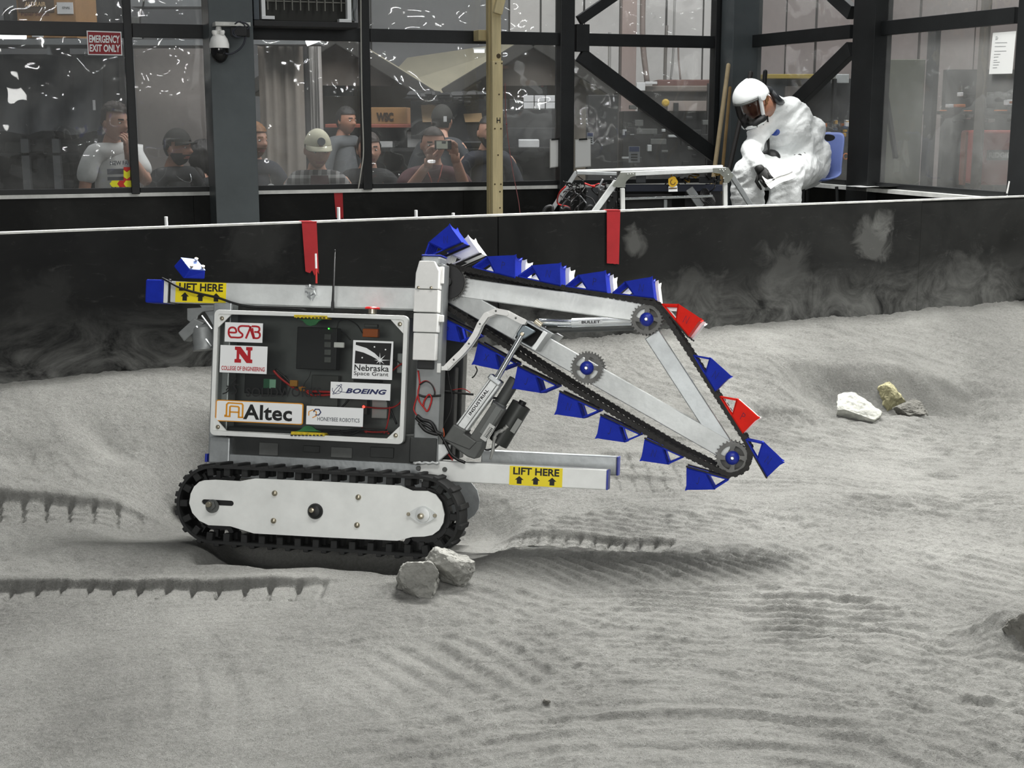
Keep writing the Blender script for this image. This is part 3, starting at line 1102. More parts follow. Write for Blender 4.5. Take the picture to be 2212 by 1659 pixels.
# ---- rubber track with its plate
def make_track(s0, s1, near=True):
    top = L(650, 1011.5, s0).z - 0.004
    bot = L(700, 1190, s0).z
    xl, xr = L(381, 1090, s0).x, L(993, 1110, s0).x
    r = (top - bot) / 2
    cz = (top + bot) / 2
    ca, cb = xl + r, xr - r
    th = 0.007
    n = 20

    def loop(rad):
        o = [(ca + rad * cos(t), cz + rad * sin(t)) for t in [radians(90 + 180 * i / n) for i in range(n + 1)]]
        o += [(cb + rad * cos(t), cz + rad * sin(t)) for t in [radians(-90 + 180 * i / n) for i in range(n + 1)]]
        return o
    # the slack upper run sags a little between the wheels
    A, B = loop(r), loop(r - th)
    mb = MB()
    mb.prism(A, (s0, s1), fl, [B])
    belt = rb(mb, 'track_belt', RUBBER, smooth=35)
    per = 2 * (cb - ca) + 2 * pi * r
    cnt = int(per / 0.0468)
    Lh = cb - ca

    def pos(u):
        u = u % per
        if u < Lh:
            return (ca + u, cz - r), (0, -1)
        u -= Lh
        if u < pi * r:
            t = -pi / 2 + u / r
            return (cb + r * cos(t), cz + r * sin(t)), (cos(t), sin(t))
        u -= pi * r
        if u < Lh:
            return (cb - u, cz + r), (0, 1)
        u -= Lh
        t = pi / 2 + u / r
        return (ca + r * cos(t), cz + r * sin(t)), (cos(t), sin(t))
    first = None
    for i in range(cnt):
        (x, z), nn = pos(per * i / cnt + 0.012)
        N, T, Yv = Vector((nn[0], 0, nn[1])), Vector((-nn[1], 0, nn[0])), Vector((0, 1, 0))
        mb = MB()
        mb.box(Vector((x, (s0 + s1) / 2, z)) + N * 0.002, (0.013, s1 - s0 + 0.001, 0.009), (T, Yv, N))
        rb(mb, 'cleat', RUBBER, belt, bevel=0.0015, seg=1)
        (x, z), nn = pos(per * (i + 0.5) / cnt + 0.012)
        N, T = Vector((nn[0], 0, nn[1])), Vector((-nn[1], 0, nn[0]))
        mb = MB()
        c = Vector((x, 0, z)) - N * (th + 0.009)
        w = 0.026
        for yy in (s0 + 0.004 + w / 2, s1 - 0.004 - w / 2):
            mb = MB()
            mb.box(c + Yv * yy, (0.0165, w, 0.021), (T, Yv, N))
            rb(mb, 'drive_lug', RUBBER, belt, bevel=0.0015, seg=1)
    # wheels inside the belt
    for c in (ca, cb):
        mb = MB()
        mb.cyl((c, s0 + 0.035, cz), (c, s1 - 0.03, cz), r - 0.030, n=32)
        mb.cyl((c, s0 + 0.006, cz), (c, s0 + 0.035, cz), 0.02, n=16)
        for k in range(12):
            t = 2 * pi * k / 12
            mb.box((c + (r - 0.024) * cos(t), (s0 + s1) / 2, cz + (r - 0.024) * sin(t)), (0.012, 0.04, 0.018), (Vector((-sin(t), 0, cos(t))), Vector((0, 1, 0)), Vector((cos(t), 0, sin(t)))))
        rb(mb, 'track_wheel', BLACK if near else GREYM, bevel=0)
    for k in range(3):
        c = ca + (cb - ca) * (0.27 + 0.23 * k)
        mb = MB()
        mb.cyl((c, s0 + 0.03, cz - r + 0.055), (c, s1 - 0.03, cz - r + 0.055), 0.024, n=20)
        rb(mb, 'idler_wheel', BLACK)
    return ca, cb, cz, r


TS0, TS1 = -0.125, -0.036
ca, cb, cz, tr = make_track(TS0, TS1)
PS = TS0 - 0.004
outl = [(141, 370), (150, 310), (172, 265), (205, 235), (235, 226), (300, 222), (460, 231), (555, 214), (1000, 234), (1470, 259), (1545, 291), (1640, 293), (1690, 315), (1728, 365), (1746, 440),
        (1738, 495), (1712, 540), (1670, 570), (1620, 580), (1545, 582), (1450, 606), (1000, 585), (548, 560), (400, 515), (262, 508), (205, 480), (160, 430)]
c0, c1_ = (237, 362), (404, 371)
slot = [(c0[0] + 17 * cos(t), c0[1] + 17 * sin(t)) for t in [radians(90 + 180 * i / 6) for i in range(7)]] + [(c1_[0] + 17 * cos(t), c1_[1] + 17 * sin(t)) for t in [radians(-90 + 180 * i / 6) for i in range(7)]]
mb = MB()
f2 = lambda pts: [Lq(*z2(*p), PS) for p in pts]
mb.prism(f2(outl), (PS, PS + 0.006), fl, [f2(slot)])
plate = rb(mb, 'track_plate', ALUW, bevel=0.001, seg=1)
mb = MB()
mb.span((L(*z2(205, 330), PS).x, PS + 0.008, cz - 0.03), (L(*z2(440, 330), PS).x, PS + 0.02, cz + 0.03))
rb(mb, 'slot_shade_block', BLACK)  # black block stands in for the shade of the recess


def hub(q, r, prof, mat, name='hub', n=24):
    mb = MB()
    c = L(*z2(*q), PS)
    mb.lathe(c, (0, -1, 0), prof, n)
    return rb(mb, name, mat, plate, smooth=35)


hub((290, 388), 0, [(0, 0.017), (0.006, 0.017), (0.006, 0.015)], GREYM, 'washer')
hub((286, 380), 0, [(0.006, 0.0125), (0.011, 0.0125), (0.0115, 0.010)], GREYM, 'axle_nut', 6)
hub((281, 375), 0, [(0.011, 0.007), (0.021, 0.007), (0.022, 0.006)], STEEL, 'axle_bolt')
hub((936, 420), 0, [(0, 0.0195), (0.004, 0.0195), (0.012, 0.014), (0.0125, 0.013)], BLACK, 'hub')
hub((925, 410), 0, [(0.0125, 0.0062), (0.019, 0.0062), (0.0195, 0.005)], STEEL, 'axle_bolt')
for q in ((680, 307), (1206, 332), (673, 480), (1198, 507)):
    hub(q, 0, [(0, 0.0072), (0.003, 0.0072), (0.0055, 0.0055), (0.0065, 0.003)], STEEL, 'bolt', 10)
# flange bearing
fl_c = Lq(*z2(1612, 443), PS)
pts = []
for i in range(40):
    t = 2 * pi * i / 40
    ex, ez = 0.0225 * cos(t), 0.0215 * sin(t)
    w = abs(cos(t)) ** 5
    pts.append((fl_c[0] + ex * (1 + 0.55 * w), fl_c[1] + ez * (1 - 0.0 * w)))
mb = MB()
mb.prism(pts, (PS - 0.005, PS), fl)
flange = rb(mb, 'bearing_flange', ALU, plate, bevel=0.001, seg=1)
hub((1612, 443), 0, [(0.005, 0.0185), (0.008, 0.018), (0.0085, 0.014)], ALU, 'bearing_cap')
hub((1606, 448), 0, [(0.0085, 0.0075), (0.020, 0.007), (0.021, 0.005)], STEEL, 'axle_bolt')
for q in ((1524, 437), (1690, 446)):
    hub(q, 0, [(0.005, 0.005), (0.008, 0.005), (0.0105, 0.0035)], STEEL, 'bolt', 8)
make_track(0.29, 0.40, False)
mb = MB()
o2 = [(x, z) for x, z in f2(outl)]
mb.prism(o2, (0.278, 0.284), fl)
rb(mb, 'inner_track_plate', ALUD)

# ---- chassis
zs = lambda y, s=0.02: L(700, y, s).z
mb = MB()
pa, pb_ = L(498, 958, 0.03), L(893, 975, 0.03)
lo = L(600, 1012, 0.03).z - 0.03
mb.span((pa.x - 0.01, 0.03, lo), (pb_.x + 0.02, 0.28, pa.z + 0.045))
rb(mb, 'chassis_body', DARKM, bevel=0.004)
mb = MB()
mb.span((L(452, 960, 0.012).x, 0.012, lo), (pb_.x + 0.03, 0.028, L(600, 1000, 0.01).z + 0.016))
rb(mb, 'chassis_rail', ALUD, bevel=0.003)
for i, (xa, xb, y0, y1) in enumerate(((560, 600, 955, 985), (655, 690, 962, 978), (715, 760, 965, 990), (800, 850, 965, 990))):
    mb = MB()
    a, b = L(xa, y0, 0.026), L(xb, y1, 0.026)
    mb.span((a.x, 0.026, b.z), (b.x, 0.032, a.z))
    rb(mb, 'chassis_bracket', (GREYM, DARKM)[i % 2], bevel=0.001, seg=1)
# upright posts
mb = MB()
a, b = L(462, 656, 0.045), L(503, 992, 0.045)
xl = L(456, 800, 0.045).x
mb.span((xl, 0.045, b.z), (xl + 0.050, 0.095, L(480, 655, 0.07).z))
rb(mb, 'rear_post', ALUD, bevel=0.003)
mb = MB()
a = L(452, 972, 0.012)
mb.span((a.x, 0.008, L(470, 1001, 0.012).z), (L(497, 972, 0.012).x, 0.045, L(470, 943, 0.012).z))
rb(mb, 'post_foot', ALUD, bevel=0.004)
mb = MB()
a, b = L(444, 980, 0.012), L(448, 998, 0.012)
mb.span((a.x, 0.008, b.z), (b.x, 0.05, a.z))
rb(mb, 'end_cap', BLUED, bevel=0.001)
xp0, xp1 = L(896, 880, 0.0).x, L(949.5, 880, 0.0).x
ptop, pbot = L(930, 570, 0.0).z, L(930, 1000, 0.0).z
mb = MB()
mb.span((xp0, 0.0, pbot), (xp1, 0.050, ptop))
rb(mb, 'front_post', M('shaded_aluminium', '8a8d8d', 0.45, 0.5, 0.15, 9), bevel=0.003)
mb = MB()
mb.span((xp0 + 0.004, 0.24, pbot), (xp1 + 0.002, 0.29, ptop - 0.01))
rb(mb, 'front_post', DARKM, bevel=0.003)
mb = MB()
mb.span((xp0 + 0.02, 0.16, pbot), (xp1 + 0.0, 0.20, L(930, 790, 0.1).z))
rb(mb, 'cross_plate', BLACK, bevel=0.003)
# post cap
a, b = L(908.5, 571, -0.028), L(961, 549, -0.028)
mb = MB()
mb.span((L(910, 560, -0.02).x, -0.024, ptop - 0.005), (L(953, 560, -0.02).x, 0.045, L(930, 553, -0.024).z))
rb(mb, 'post_cap', ALUD, bevel=0.006)
mb = MB()
t = L(930, 553, -0.024).z
mb.span((L(910, 560, -0.02).x + 0.001, -0.024, t), (L(953, 560, -0.02).x, 0.046, t + 0.004))
rb(mb, 'cap_top', BLUED, bevel=0.002)
# weld seams and fillet at the foot of the front post
mb = MB()
mb.span((L(889, 930, -0.006).x - 0.004, -0.006, L(900, 1000, 0).z), (xp1 - 0.002, 0.0, L(900, 945, 0).z))
rb(mb, 'post_foot', DARKM, bevel=0.004)
mb = MB()
pts = [L(893 + i * 4.6, 1000 + 1.2 * sin(i * 1.9), -0.004) for i in range(13)]
mb.tube(pts, [0.0035 + 0.0012 * (i % 2) for i in range(13)], 8)
rb(mb, 'weld_bead', ALU, smooth=1)

# telescoping white cover
SC = -0.040
xs_ = [(898, 946, 564.7, 624.5, 'cover_segment'), (894.3, 944.5, 624.5, 674.7, 'cover_segment'), (893.2, 943.5, 675.8, 718.3, 'cover_segment'), (893, 939, 718.3, 779, 'cover_segment')]
for i, (x0, x1, y0, y1, nm) in enumerate(xs_):
    d = 0.0035 * i
    a, b = L(x0, y0, SC + d), L(x1, y1, SC + d)
    mb = MB()
    if i == 0:
        c = L(905.5, y0, SC)
        out = [(a.x, b.z), (b.x, b.z), (b.x + 0.0, a.z - 0.022), (b.x - 0.012, a.z + 0.002), (c.x, a.z + 0.002), (a.x + 0.001, L(898, 590, SC).z)]
        mb.prism(out, (SC, 0.0), fl)
    else:
        mb.span((a.x, SC + d, b.z), (b.x, -0.001, a.z))
    seg_ = rb(mb, nm, WHITEP, bevel=0.002)
    if i == 0:
        for q in ((904, 621), (931.5, 621.5)):
            mb = MB()
            mb.lathe(L(*q, SC), (0, -1, 0), [(0, 0.0038), (0.003, 0.0036), (0.0035, 0.002)], 10)
            rb(mb, 'bolt', STEEL, seg_, smooth=30)
for y0, y1 in ((576, 613), (680, 696)):
    a, b = L(948, y0, -0.012), L(957, y1, -0.012)
    mb = MB()
    mb.span((a.x - 0.006, -0.016, b.z), (b.x, 0.0, a.z))
    rb(mb, 'cover_tab', WHITEP, bevel=0.002)
mb = MB()
a, b = L(901, 778, -0.02), L(934, 798, -0.02)
mb.span((a.x, -0.018, b.z), (b.x, 0, a.z))
rb(mb, 'cover_base', BLACK, bevel=0.002)

# ---- top beam
BS = 0.06
zt, zb_ = L(600, 613.5, BS).z, L(600, 660, BS).z
x0, x1 = L(357, 630, BS).x, L(900, 630, BS).x
mb = MB()
mb.span((x0, BS, zb_), (x1 + 0.03, BS + 0.05, zt))
rb(mb, 'lift_beam', ALU, bevel=0.0025)
mb = MB()
mb.span((x0 + 0.06, BS - 0.0008, zt - 0.0), (x1 + 0.02, BS + 0.03, zt + 0.0022))
rb(mb, 'beam_cable', WIREB)
mb = MB()
a = L(313.5, 630, BS - 0.004)
mb.span((a.x, BS - 0.004, zb_ - 0.003), (L(353, 630, BS - 0.004).x, BS + 0.054, zt + 0.003))
rb(mb, 'end_cap', BLUE, bevel=0.004)
mb = MB()
mb.span((L(353, 630, BS - 0.004).x, BS - 0.003, zb_ - 0.002), (L(361, 630, BS - 0.004).x, BS + 0.053, zt + 0.002))
rb(mb, 'end_collar', ALUW, bevel=0.001)


def lift_sign(x0, x1, zlo, zhi, s):
    """yellow sign with LIFT HERE and three arrows"""
    mb = MB()
    mb.span((x0, s - 0.0012, zlo), (x1, s, zhi))
    sg = rb(mb, 'lift_sign', YELLOW)
    w, h = x1 - x0, zhi - zlo
    fn = lambda x, y, k: Vector((x0 + x * w, s - 0.0018, zlo + y * h))
    mb = MB()
    letters(mb, 'LIFT HERE', 0.07, 0.94, 0.56, 0.94, fn, 0, bold=0.03)
    rb(mb, 'lettering', INK, sg)
    for k in (0.19, 0.50, 0.81):
        mb = MB()
        mb.flat([(k - 0.082, 0.29), (k, 0.49), (k + 0.082, 0.29), (k + 0.045, 0.29), (k + 0.045, 0.08), (k - 0.045, 0.08), (k - 0.045, 0.29)], fn)
        rb(mb, 'arrow', INK, sg)
    return sg


lift_sign(L(379.5, 630, BS).x, L(488.5, 630, BS).x, zb_ + 0.001, zt - 0.001, BS)
# cable over the sign, tied round the beam
mb = MB()
pts = smoothpath([L(x, y, s) for x, y, s in ((350, 601, BS - 0.002), (362, 607, BS - 0.008), (390, 622, BS - 0.008), (430, 634, BS - 0.008), (470, 643, BS - 0.008), (505, 655, BS - 0.01), (540, 662, BS - 0.012), (600, 665, BS - 0.012), (650, 668, BS - 0.01), (662, 672, BS - 0.006))], 5)
mb.tube(pts, 0.0032, 8)
rb(mb, 'sign_cable', WIREB, smooth=1)
mb = MB()
xx = L(364, 630, BS).x
mb.span((xx, BS - 0.002, zb_ - 0.002), (xx + 0.006, BS + 0.052, zt + 0.003))
mb.ball((xx + 0.004, BS - 0.004, zt), 0.006, 8, 6)
rb(mb, 'cable_tie', WIREB)

# blue camera housing on the beam
CS = BS + 0.002
hz = lambda x, y, s: L(*z1(x, y), CS + s)
top4 = [hz(380, 216, 0.0), hz(497, 224, 0.022), hz(430, 143, 0.048), hz(312, 129, 0.026)]
bot4 = [hz(331, 284, 0.0), hz(492, 288, 0.022), hz(430, 260, 0.048), hz(257, 190, 0.026)]
mb = MB()
mb.hexa(bot4 + top4)
ch = rb(mb, 'camera_housing', BLUE, bevel=0.003)
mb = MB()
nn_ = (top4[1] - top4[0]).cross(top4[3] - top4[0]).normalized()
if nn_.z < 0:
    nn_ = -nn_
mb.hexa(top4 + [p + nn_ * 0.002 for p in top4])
rb(mb, 'housing_lid', M('lit_blue_lid', '8096d6', 0.5), ch)  # blue paled in the colour for the strong light on the top face
for u_, v_ in ((0.15, 0.10), (0.88, 0.12), (0.85, 0.80)):
    p = top4[0].lerp(top4[1], u_).lerp(top4[3].lerp(top4[2], u_), v_)
    mb = MB()
    mb.cyl(p, p + nn_ * 0.008, 0.003, n=8)
    mb.cyl(p + nn_ * 0.006, p + nn_ * 0.011, 0.0052, n=6)
    rb(mb, 'bolt', STEEL, ch)

# spotlight below the beam
LS = 0.05
q = lambda x, y: Lq(*z1(x, y), LS)
mb = MB()
mb.prism([q(360, 505), q(700, 485), q(700, 515), q(560, 520), q(475, 530), q(440, 560), q(430, 600), q(380, 605), q(360, 590)], (LS, LS + 0.006), fl)
rb(mb, 'spotlight_bracket', SILVERB, bevel=0.001)
mb = MB()
mb.prism([q(440, 478), q(545, 478), q(545, 640), q(500, 560)], (LS + 0.012, LS + 0.04), fl)
rb(mb, 'spotlight_bracket', ALUD, bevel=0.001)
mb = MB()
mb.prism([q(305, 690), q(425, 580), q(500, 615), q(350, 755)], (LS - 0.012, LS + 0.035), fl)
rb(mb, 'spotlight_yoke', SILVERB, bevel=0.003)
a, b = L(*z1(480, 650), LS + 0.01), L(*z1(560, 790), LS + 0.01)
mb = MB()
ax = (b - a).normalized()
a, b = L(*z1(440, 700), LS + 0.01), L(*z1(520, 620), LS + 0.01)
mb.lathe(L(*z1(475, 625), LS + 0.01), (L(*z1(500, 840), LS + 0.01) - L(*z1(475, 625), LS + 0.01)), [(0, 0.018), (0.01, 0.028), (0.035, 0.031), (0.055, 0.030), (0.06, 0.033), (0.068, 0.033), (0.068, 0.026)], 24)
rb(mb, 'spotlight_housing', SILVERB, smooth=35)
mb = MB()
mb.tube([L(*z1(470, 560), LS - 0.01), L(*z1(545, 660), LS - 0.01)], 0.0025, 6)
mb.tube([L(*z1(430, 640), LS - 0.014), L(*z1(540, 790), LS - 0.014)], 0.003, 6)
rb(mb, 'spotlight_rod', CHROME)

# ---- electronics box
hw, hh = 0.2594754, 0.16286351
zc = UB
r0 = 0.012
mb = MB()
mb.prism(rrect(-hw, hw, zc - hh, zc + hh, 0.013), (-0.006, 0.012), fl, [rrect(-hw + 0.011, hw - 0.011, zc - hh + 0.013, zc + hh - 0.011, 0.006)])
rb(mb, 'box_frame', ALUW, bevel=0.003, smooth=40)
mb = MB()
e = 0.004
for (lo_, hi_) in (((-hw + e, 0.012, zc - hh + e), (-hw + e + 0.003, 0.15, zc + hh - e)), ((hw - e - 0.003, 0.012, zc - hh + e), (hw - e, 0.15, zc + hh - e)),
                   ((-hw + e, 0.012, zc + hh - e - 0.003), (hw - e, 0.15, zc + hh - e)), ((-hw + e, 0.012, zc - hh + e), (hw - e, 0.15, zc - hh + e + 0.003)), ((-hw + e, 0.147, zc - hh + e), (hw - e, 0.15, zc + hh - e))):
    mb.span(lo_, hi_)
rb(mb, 'box_shell', M('grey_box_shell', '6d706f', 0.4, 0.3, 0.3, 5))
PANEL = bpy.data.materials.new('clear_box_panel')
PANEL.use_nodes = True
nt = PANEL.node_tree
nt.nodes.remove(nt.nodes['Principled BSDF'])
tr_ = nt.nodes.new('ShaderNodeBsdfTransparent')
tr_.inputs[0].default_value = (0.90, 0.91, 0.90, 1)
gl_ = nt.nodes.new('ShaderNodeBsdfGlossy')
gl_.inputs['Roughness'].default_value = 0.05
mx_ = nt.nodes.new('ShaderNodeMixShader')
nt.links.new(facing_gloss(nt), mx_.inputs[0])
nt.links.new(tr_.outputs[0], mx_.inputs[1])
nt.links.new(gl_.outputs[0], mx_.inputs[2])
nt.links.new(mx_.outputs[0], nt.nodes['Material Output'].inputs[0])
mb = MB()
mb.span((-hw + 0.008, 0.002, zc - hh + 0.01), (hw - 0.008, 0.005, zc + hh - 0.008))
rb(mb, 'box_panel', PANEL)
for sx, sz in ((-1, 1), (1, 1), (-1, -1), (1, -1)):
    x, z, k = sx * (hw - 0.010), zc + sz * (hh - 0.011), 0.036
    mb = MB()
    mb.prism([(x, z), (x - sx * k, z), (x, z - sz * k)], (-0.0035, 0.0015), fl)
    g = rb(mb, 'corner_gusset', ALUW)
    mb = MB()
    mb.lathe((x - sx * 0.011, -0.0035, z - sz * 0.011), (0, -1, 0), [(0, 0.0058), (0.002, 0.0058), (0.0045, 0.004), (0.005, 0.002)], 10)
    rb(mb, 'bolt', STEEL, g, smooth=30)
# what is inside
q = lambda x, y, s=0.06: L(*z1(x, y), s)


def inside(x0, x1, y0, y1, s0, s1, name, mat, par=rover, bevel=0.002):
    a, b = q(x0, y0, s0), q(x1, y1, s0)
    mb = MB()
    mb.span((a.x, s0, b.z), (b.x, s1, a.z))
    return rb(mb, name, mat, par, bevel=bevel)


rt = inside(1183, 1470, 642, 968, 0.05, 0.085, 'router', BLACK)
for y in (697, 755, 812, 868):
    inside(1385, 1432, y, y + 42, 0.048, 0.05, 'router_port', GREYM, rt, 0.0005)
mb = MB()
mb.ball(q(1418, 656, 0.047), 0.002, 8, 6)
rb(mb, 'status_led', LEDG, rt)
inside(1455, 1530, 757, 800, 0.045, 0.055, 'cable_plug', WHITEP)
inside(1290, 1480, 1000, 1240, 0.11, 0.13, 'circuit_board', GREYM)
inside(790, 1060, 995, 1150, 0.09, 0.13, 'battery_pack', BLACK)
inside(930, 1020, 1030, 1105, 0.088, 0.09, 'battery_label', M('green_label', '2f6a4a', 0.5))
bl = inside(975, 1020, 1035, 1105, 0.0865, 0.088, 'battery_label', M('pale_green_print', '8fc0a4', 0.5))
inside(1540, 1700, 1170, 1300, 0.09, 0.12, 'motor_controller', GREYM)
inside(1740, 1850, 1180, 1330, 0.08, 0.12, 'motor_controller', PALESTEEL)
inside(1930, 1980, 840, 990, 0.06, 0.1, 'power_converter', PALESTEEL)
inside(1600, 1800, 1035, 1060, 0.05, 0.08, 'terminal_strip', BLACK)
inside(1670, 1782, 655, 722, 0.04, 0.06, 'fuse_block', ORNG)
inside(1680, 1780, 620, 650, 0.045, 0.06, 'fuse_holder', GREYM)
for (xa, xb, ya, yb, up) in ((1158, 1405, 552, 585, False), (1135, 1385, 1425, 1460, True)):
    t = inside(xa, xb, ya, yb, -0.0085, 0.03, 'terminal_block', YELT, rover, 0.001)
    mb = MB()
    n = 9
    for k in range(n):
        x = xa + (xb - xa) * (k + 0.5) / n
        a, b = q(x - 8, ya + 18, 0.0), q(x + 8, yb - 3, 0.0)
        mb.span((a.x, -0.009, b.z), (b.x, 0.008, b.z + 0.003))
    rb(mb, 'terminal_slot', INK, t)
    c = (xa + xb) / 2
    zz = [(c - 100, yb if not up else ya), (c - 60, (yb + 12) if not up else ya - 12), (c - 30, (yb + 45) if not up else ya - 38), (c, (yb + 52) if not up else ya - 46), (c + 35, (yb + 45) if not up else ya - 38), (c + 65, (yb + 12) if not up else ya - 12), (c + 100, yb if not up else ya)]
    mb = MB()
    mb.prism([Lq(*z1(*p), 0.012) for p in zz], (0.012, 0.02), fl)
    rb(mb, 'connector_shell', GREENP, bevel=0.001)
mb = MB()
mb.ball(q(1678, 1240, 0.03), 0.0035, 8, 6)
rb(mb, 'status_led', LEDR)


def wire(pts, s, mat, r=0.0022, f=None, name='wire', parent=rover):
    f = f or z1
    mb = MB()
    mb.tube(smoothpath([L(*f(*p[:2]), p[2] if len(p) > 2 else s) for p in pts], 6), r, 6)
    return rb(mb, name, mat, parent, smooth=1)


wire([(1005, 970), (1040, 1010), (1100, 1060), (1180, 1110), (1290, 1125), (1440, 1130)], 0.03, WIRER, 0.0032)
wire([(1020, 960), (1090, 1020), (1150, 1080), (1230, 1120), (1300, 1140), (1450, 1145)], 0.035, WIREB, 0.0034)
wire([(1215, 1090), (1280, 1150), (1360, 1155), (1440, 1150)], 0.028, WIRER, 0.003)
inside(1125, 1180, 1040, 1090, 0.024, 0.036, 'wire_connector', M('amber_plug', 'a9741d', 0.5))
inside(1190, 1235, 1090, 1125, 0.022, 0.034, 'wire_connector', M('amber_plug2', 'a9741d', 0.5))
wire([(1690, 1240), (1780, 1250), (1880, 1248), (1940, 1220), (1975, 1170)], 0.03, WIRER)
wire([(1875, 1240), (1865, 1320), (1850, 1390), (1830, 1440)], 0.03, WIRER)
wire([(1665, 1390), (1690, 1420), (1760, 1430), (1860, 1425)], 0.03, WIRER)
wire([(1680, 1410), (1720, 1450), (1800, 1465), (1870, 1440)], 0.035, WIRER, 0.003)
wire([(1895, 970), (1930, 940), (1985, 905)], 0.03, WIRER)
wire([(1480, 650), (1500, 600), (1560, 590), (1630, 630), (1670, 690)], 0.04, WIREB, 0.0016)
wire([(1510, 680), (1550, 710), (1580, 740)], 0.04, WIREB)
wire([(1385, 1440), (1460, 1435), (1560, 1420), (1640, 1410), (1850, 1415)], 0.02, WIREB, 0.003)
wire([(1500, 1420), (1530, 1445), (1600, 1440), (1680, 1400)], 0.025, WIREB, 0.0035)
wire([(1850, 1180), (1880, 1260), (1925, 1370)], 0.04, WIREB, 0.003)
wire([(1570, 1185), (1530, 1230), (1490, 1270)], 0.05, WIREB, 0.003)
wire([(1285, 975), (1270, 1020), (1240, 1060), (1230, 1090)], 0.06, WIREB, 0.0008)
wire([(1890, 890), (1930, 900), (1975, 940)], 0.04, WIREB, 0.002)

# ---- stickers on the panel
DS = 0.0018


def sticker(x0, x1, y0, y1, mat=WHITE, rr=0.0005, name='sticker'):
    a, b = q(x0, y0, DS), q(x1, y1, DS)
    mb = MB()
    mb.prism(rrect(a.x, b.x, b.z, a.z, rr), (DS - 0.0012, DS + 0.0002), fl)
    st = rb(mb, name, mat)
    w, h = b.x - a.x, a.z - b.z
    # fractions from the sticker's upper left corner
    return st, (lambda x, y, k: Vector((a.x + (x - x0) / (x1 - x0) * w, DS - 0.0018 - k, a.z - (y - y0) / (y1 - y0) * h)))


def up(fn):
    return fn


st, fn = sticker(646, 922, 608, 763)
mb = MB()
wst = 20
for pts in ([(680, 688), (726, 688), (728, 668), (715, 650), (690, 650), (676, 668), (676, 702), (690, 725), (712, 727), (755, 727), (774, 718), (776, 700), (760, 686), (748, 672), (746, 650), (762, 635), (800, 634), (826, 634)],
            [(802, 733), (812, 704), (826, 664), (836, 634)], [(826, 634), (836, 664), (850, 704), (860, 733)],
            [(842, 634), (876, 634), (896, 642), (898, 664), (886, 677), (862, 678)], [(886, 678), (902, 690), (902, 714), (888, 727), (862, 727)], [(846, 648), (854, 690), (864, 727)]):
    mb.stroke(smoothpath([(p[0], p[1], 0) for p in pts], 3), 14, fn, 0)
rb(mb, 'logo', NRED, st)
st, fn = sticker(611, 954, 778, 996)
mb = MB()
mb.flat([(718, 787), (760, 787), (812, 858), (812, 815), (800, 812), (800, 787), (846, 787), (846, 812), (834, 815), (834, 884), (848, 887), (848, 914), (806, 914), (752, 842), (752, 884), (766, 887), (766, 914), (718, 914), (718, 887), (732, 884), (732, 815), (718, 812)], fn)
rb(mb, 'logo', NRED, st)
mb = MB()
letters(mb, 'COLLEGE OF ENGINEERING', 624, 940, 977, 943, fn, 0, bold=0.02)
rb(mb, 'lettering', NRED, st)
st, fn = sticker(1602, 1890, 742, 1040)
mb = MB()
mb.flat([(1622, 757), (1878, 757), (1872, 928), (1618, 922)], fn)
sq = rb(mb, 'logo_square', INK, st)
mb = MB()
mb.flat([(1622, 778), (1700, 800), (1760, 838), (1795, 872), (1790, 890), (1740, 862), (1680, 836), (1620, 822)], fn, 0.0006)
cx_, cy_ = 1800, 890
star = []
for k, ln in enumerate((60, 55, 75, 45, 40, 38, 40, 60)):
    t = radians(-92 + 45 * k)
    star.append((cx_ + ln * cos(t), min(cy_ + ln * sin(t), 927)))
    t += radians(22.5)
    star.append((cx_ + 11 * cos(t), cy_ + 11 * sin(t)))
mb.flat(star, fn, 0.0006)
for c in ((1757, 789), (1837, 807), (1672, 876)):
    mb.flat(circ(c[0], c[1], 6, 8), fn, 0.0006)
rb(mb, 'logo', WHITE, st)
mb = MB()
letters(mb, 'Nebraska', 1618, 1866, 978, 930, fn, 0, bold=0.012)
letters(mb, 'Space Grant', 1616, 1864, 1022, 983, fn, 0, bold=0.005)
rb(mb, 'lettering', INK, st)
st, fn = sticker(1434, 1876, 1052, 1194)
mb = MB()
letters(mb, 'BOEING', 1548, 1850, 1146, 1102, fn, 0, bold=0.045, shear=0.3, space=1.06)
rb(mb, 'lettering', NAVYINK, st)
mb = MB()
mb.stroke([(1484 + 36 * cos(t), 1117 + 36 * sin(t)) for t in [radians(-100 + 300 * i / 20) for i in range(21)]], 4, fn)
mb.stroke(smoothpath([(1452, 1160, 0), (1470, 1120, 0), (1505, 1076, 0), (1516, 1080, 0), (1490, 1130, 0)], 5), 4, fn)
mb.stroke(smoothpath([(1452, 1160, 0), (1470, 1152, 0), (1490, 1130, 0), (1520, 1136, 0), (1558, 1140, 0)], 5), 4, fn)
rb(mb, 'logo', NAVYINK, st)
st, fn = sticker(578, 1225, 1186, 1376, ORANGE, 0.006)
mb = MB()
mb.flat([(582 + (x) * 639, 1190 + y * 182) for x, y in rrect(0.006, 0.994, 0.022, 0.978, 0.04)], fn, 0.0003)
rb(mb, 'sticker_face', WHITE, st)
mb = MB()
for pts in ([(645, 1322), (660, 1322), (660, 1225), (672, 1210), (772, 1212), (780, 1225), (780, 1330), (785, 1331)], [(685, 1325), (685, 1245), (692, 1238), (745, 1240), (752, 1248), (752, 1330)],
            [(685, 1290), (752, 1290)], [(645, 1330), (692, 1330)], [(745, 1334), (788, 1334)]):
    mb.stroke(pts, 13, fn, 0.0006)
rb(mb, 'logo', ORANGE, st)
mb = MB()
letters(mb, 'Altec', 785, 1145, 1350, 1215, fn, 0.0006, bold=0.028, space=1.04)
rb(mb, 'lettering', INK, st)
st, fn = sticker(1254, 1672, 1232, 1390)
mb = MB()
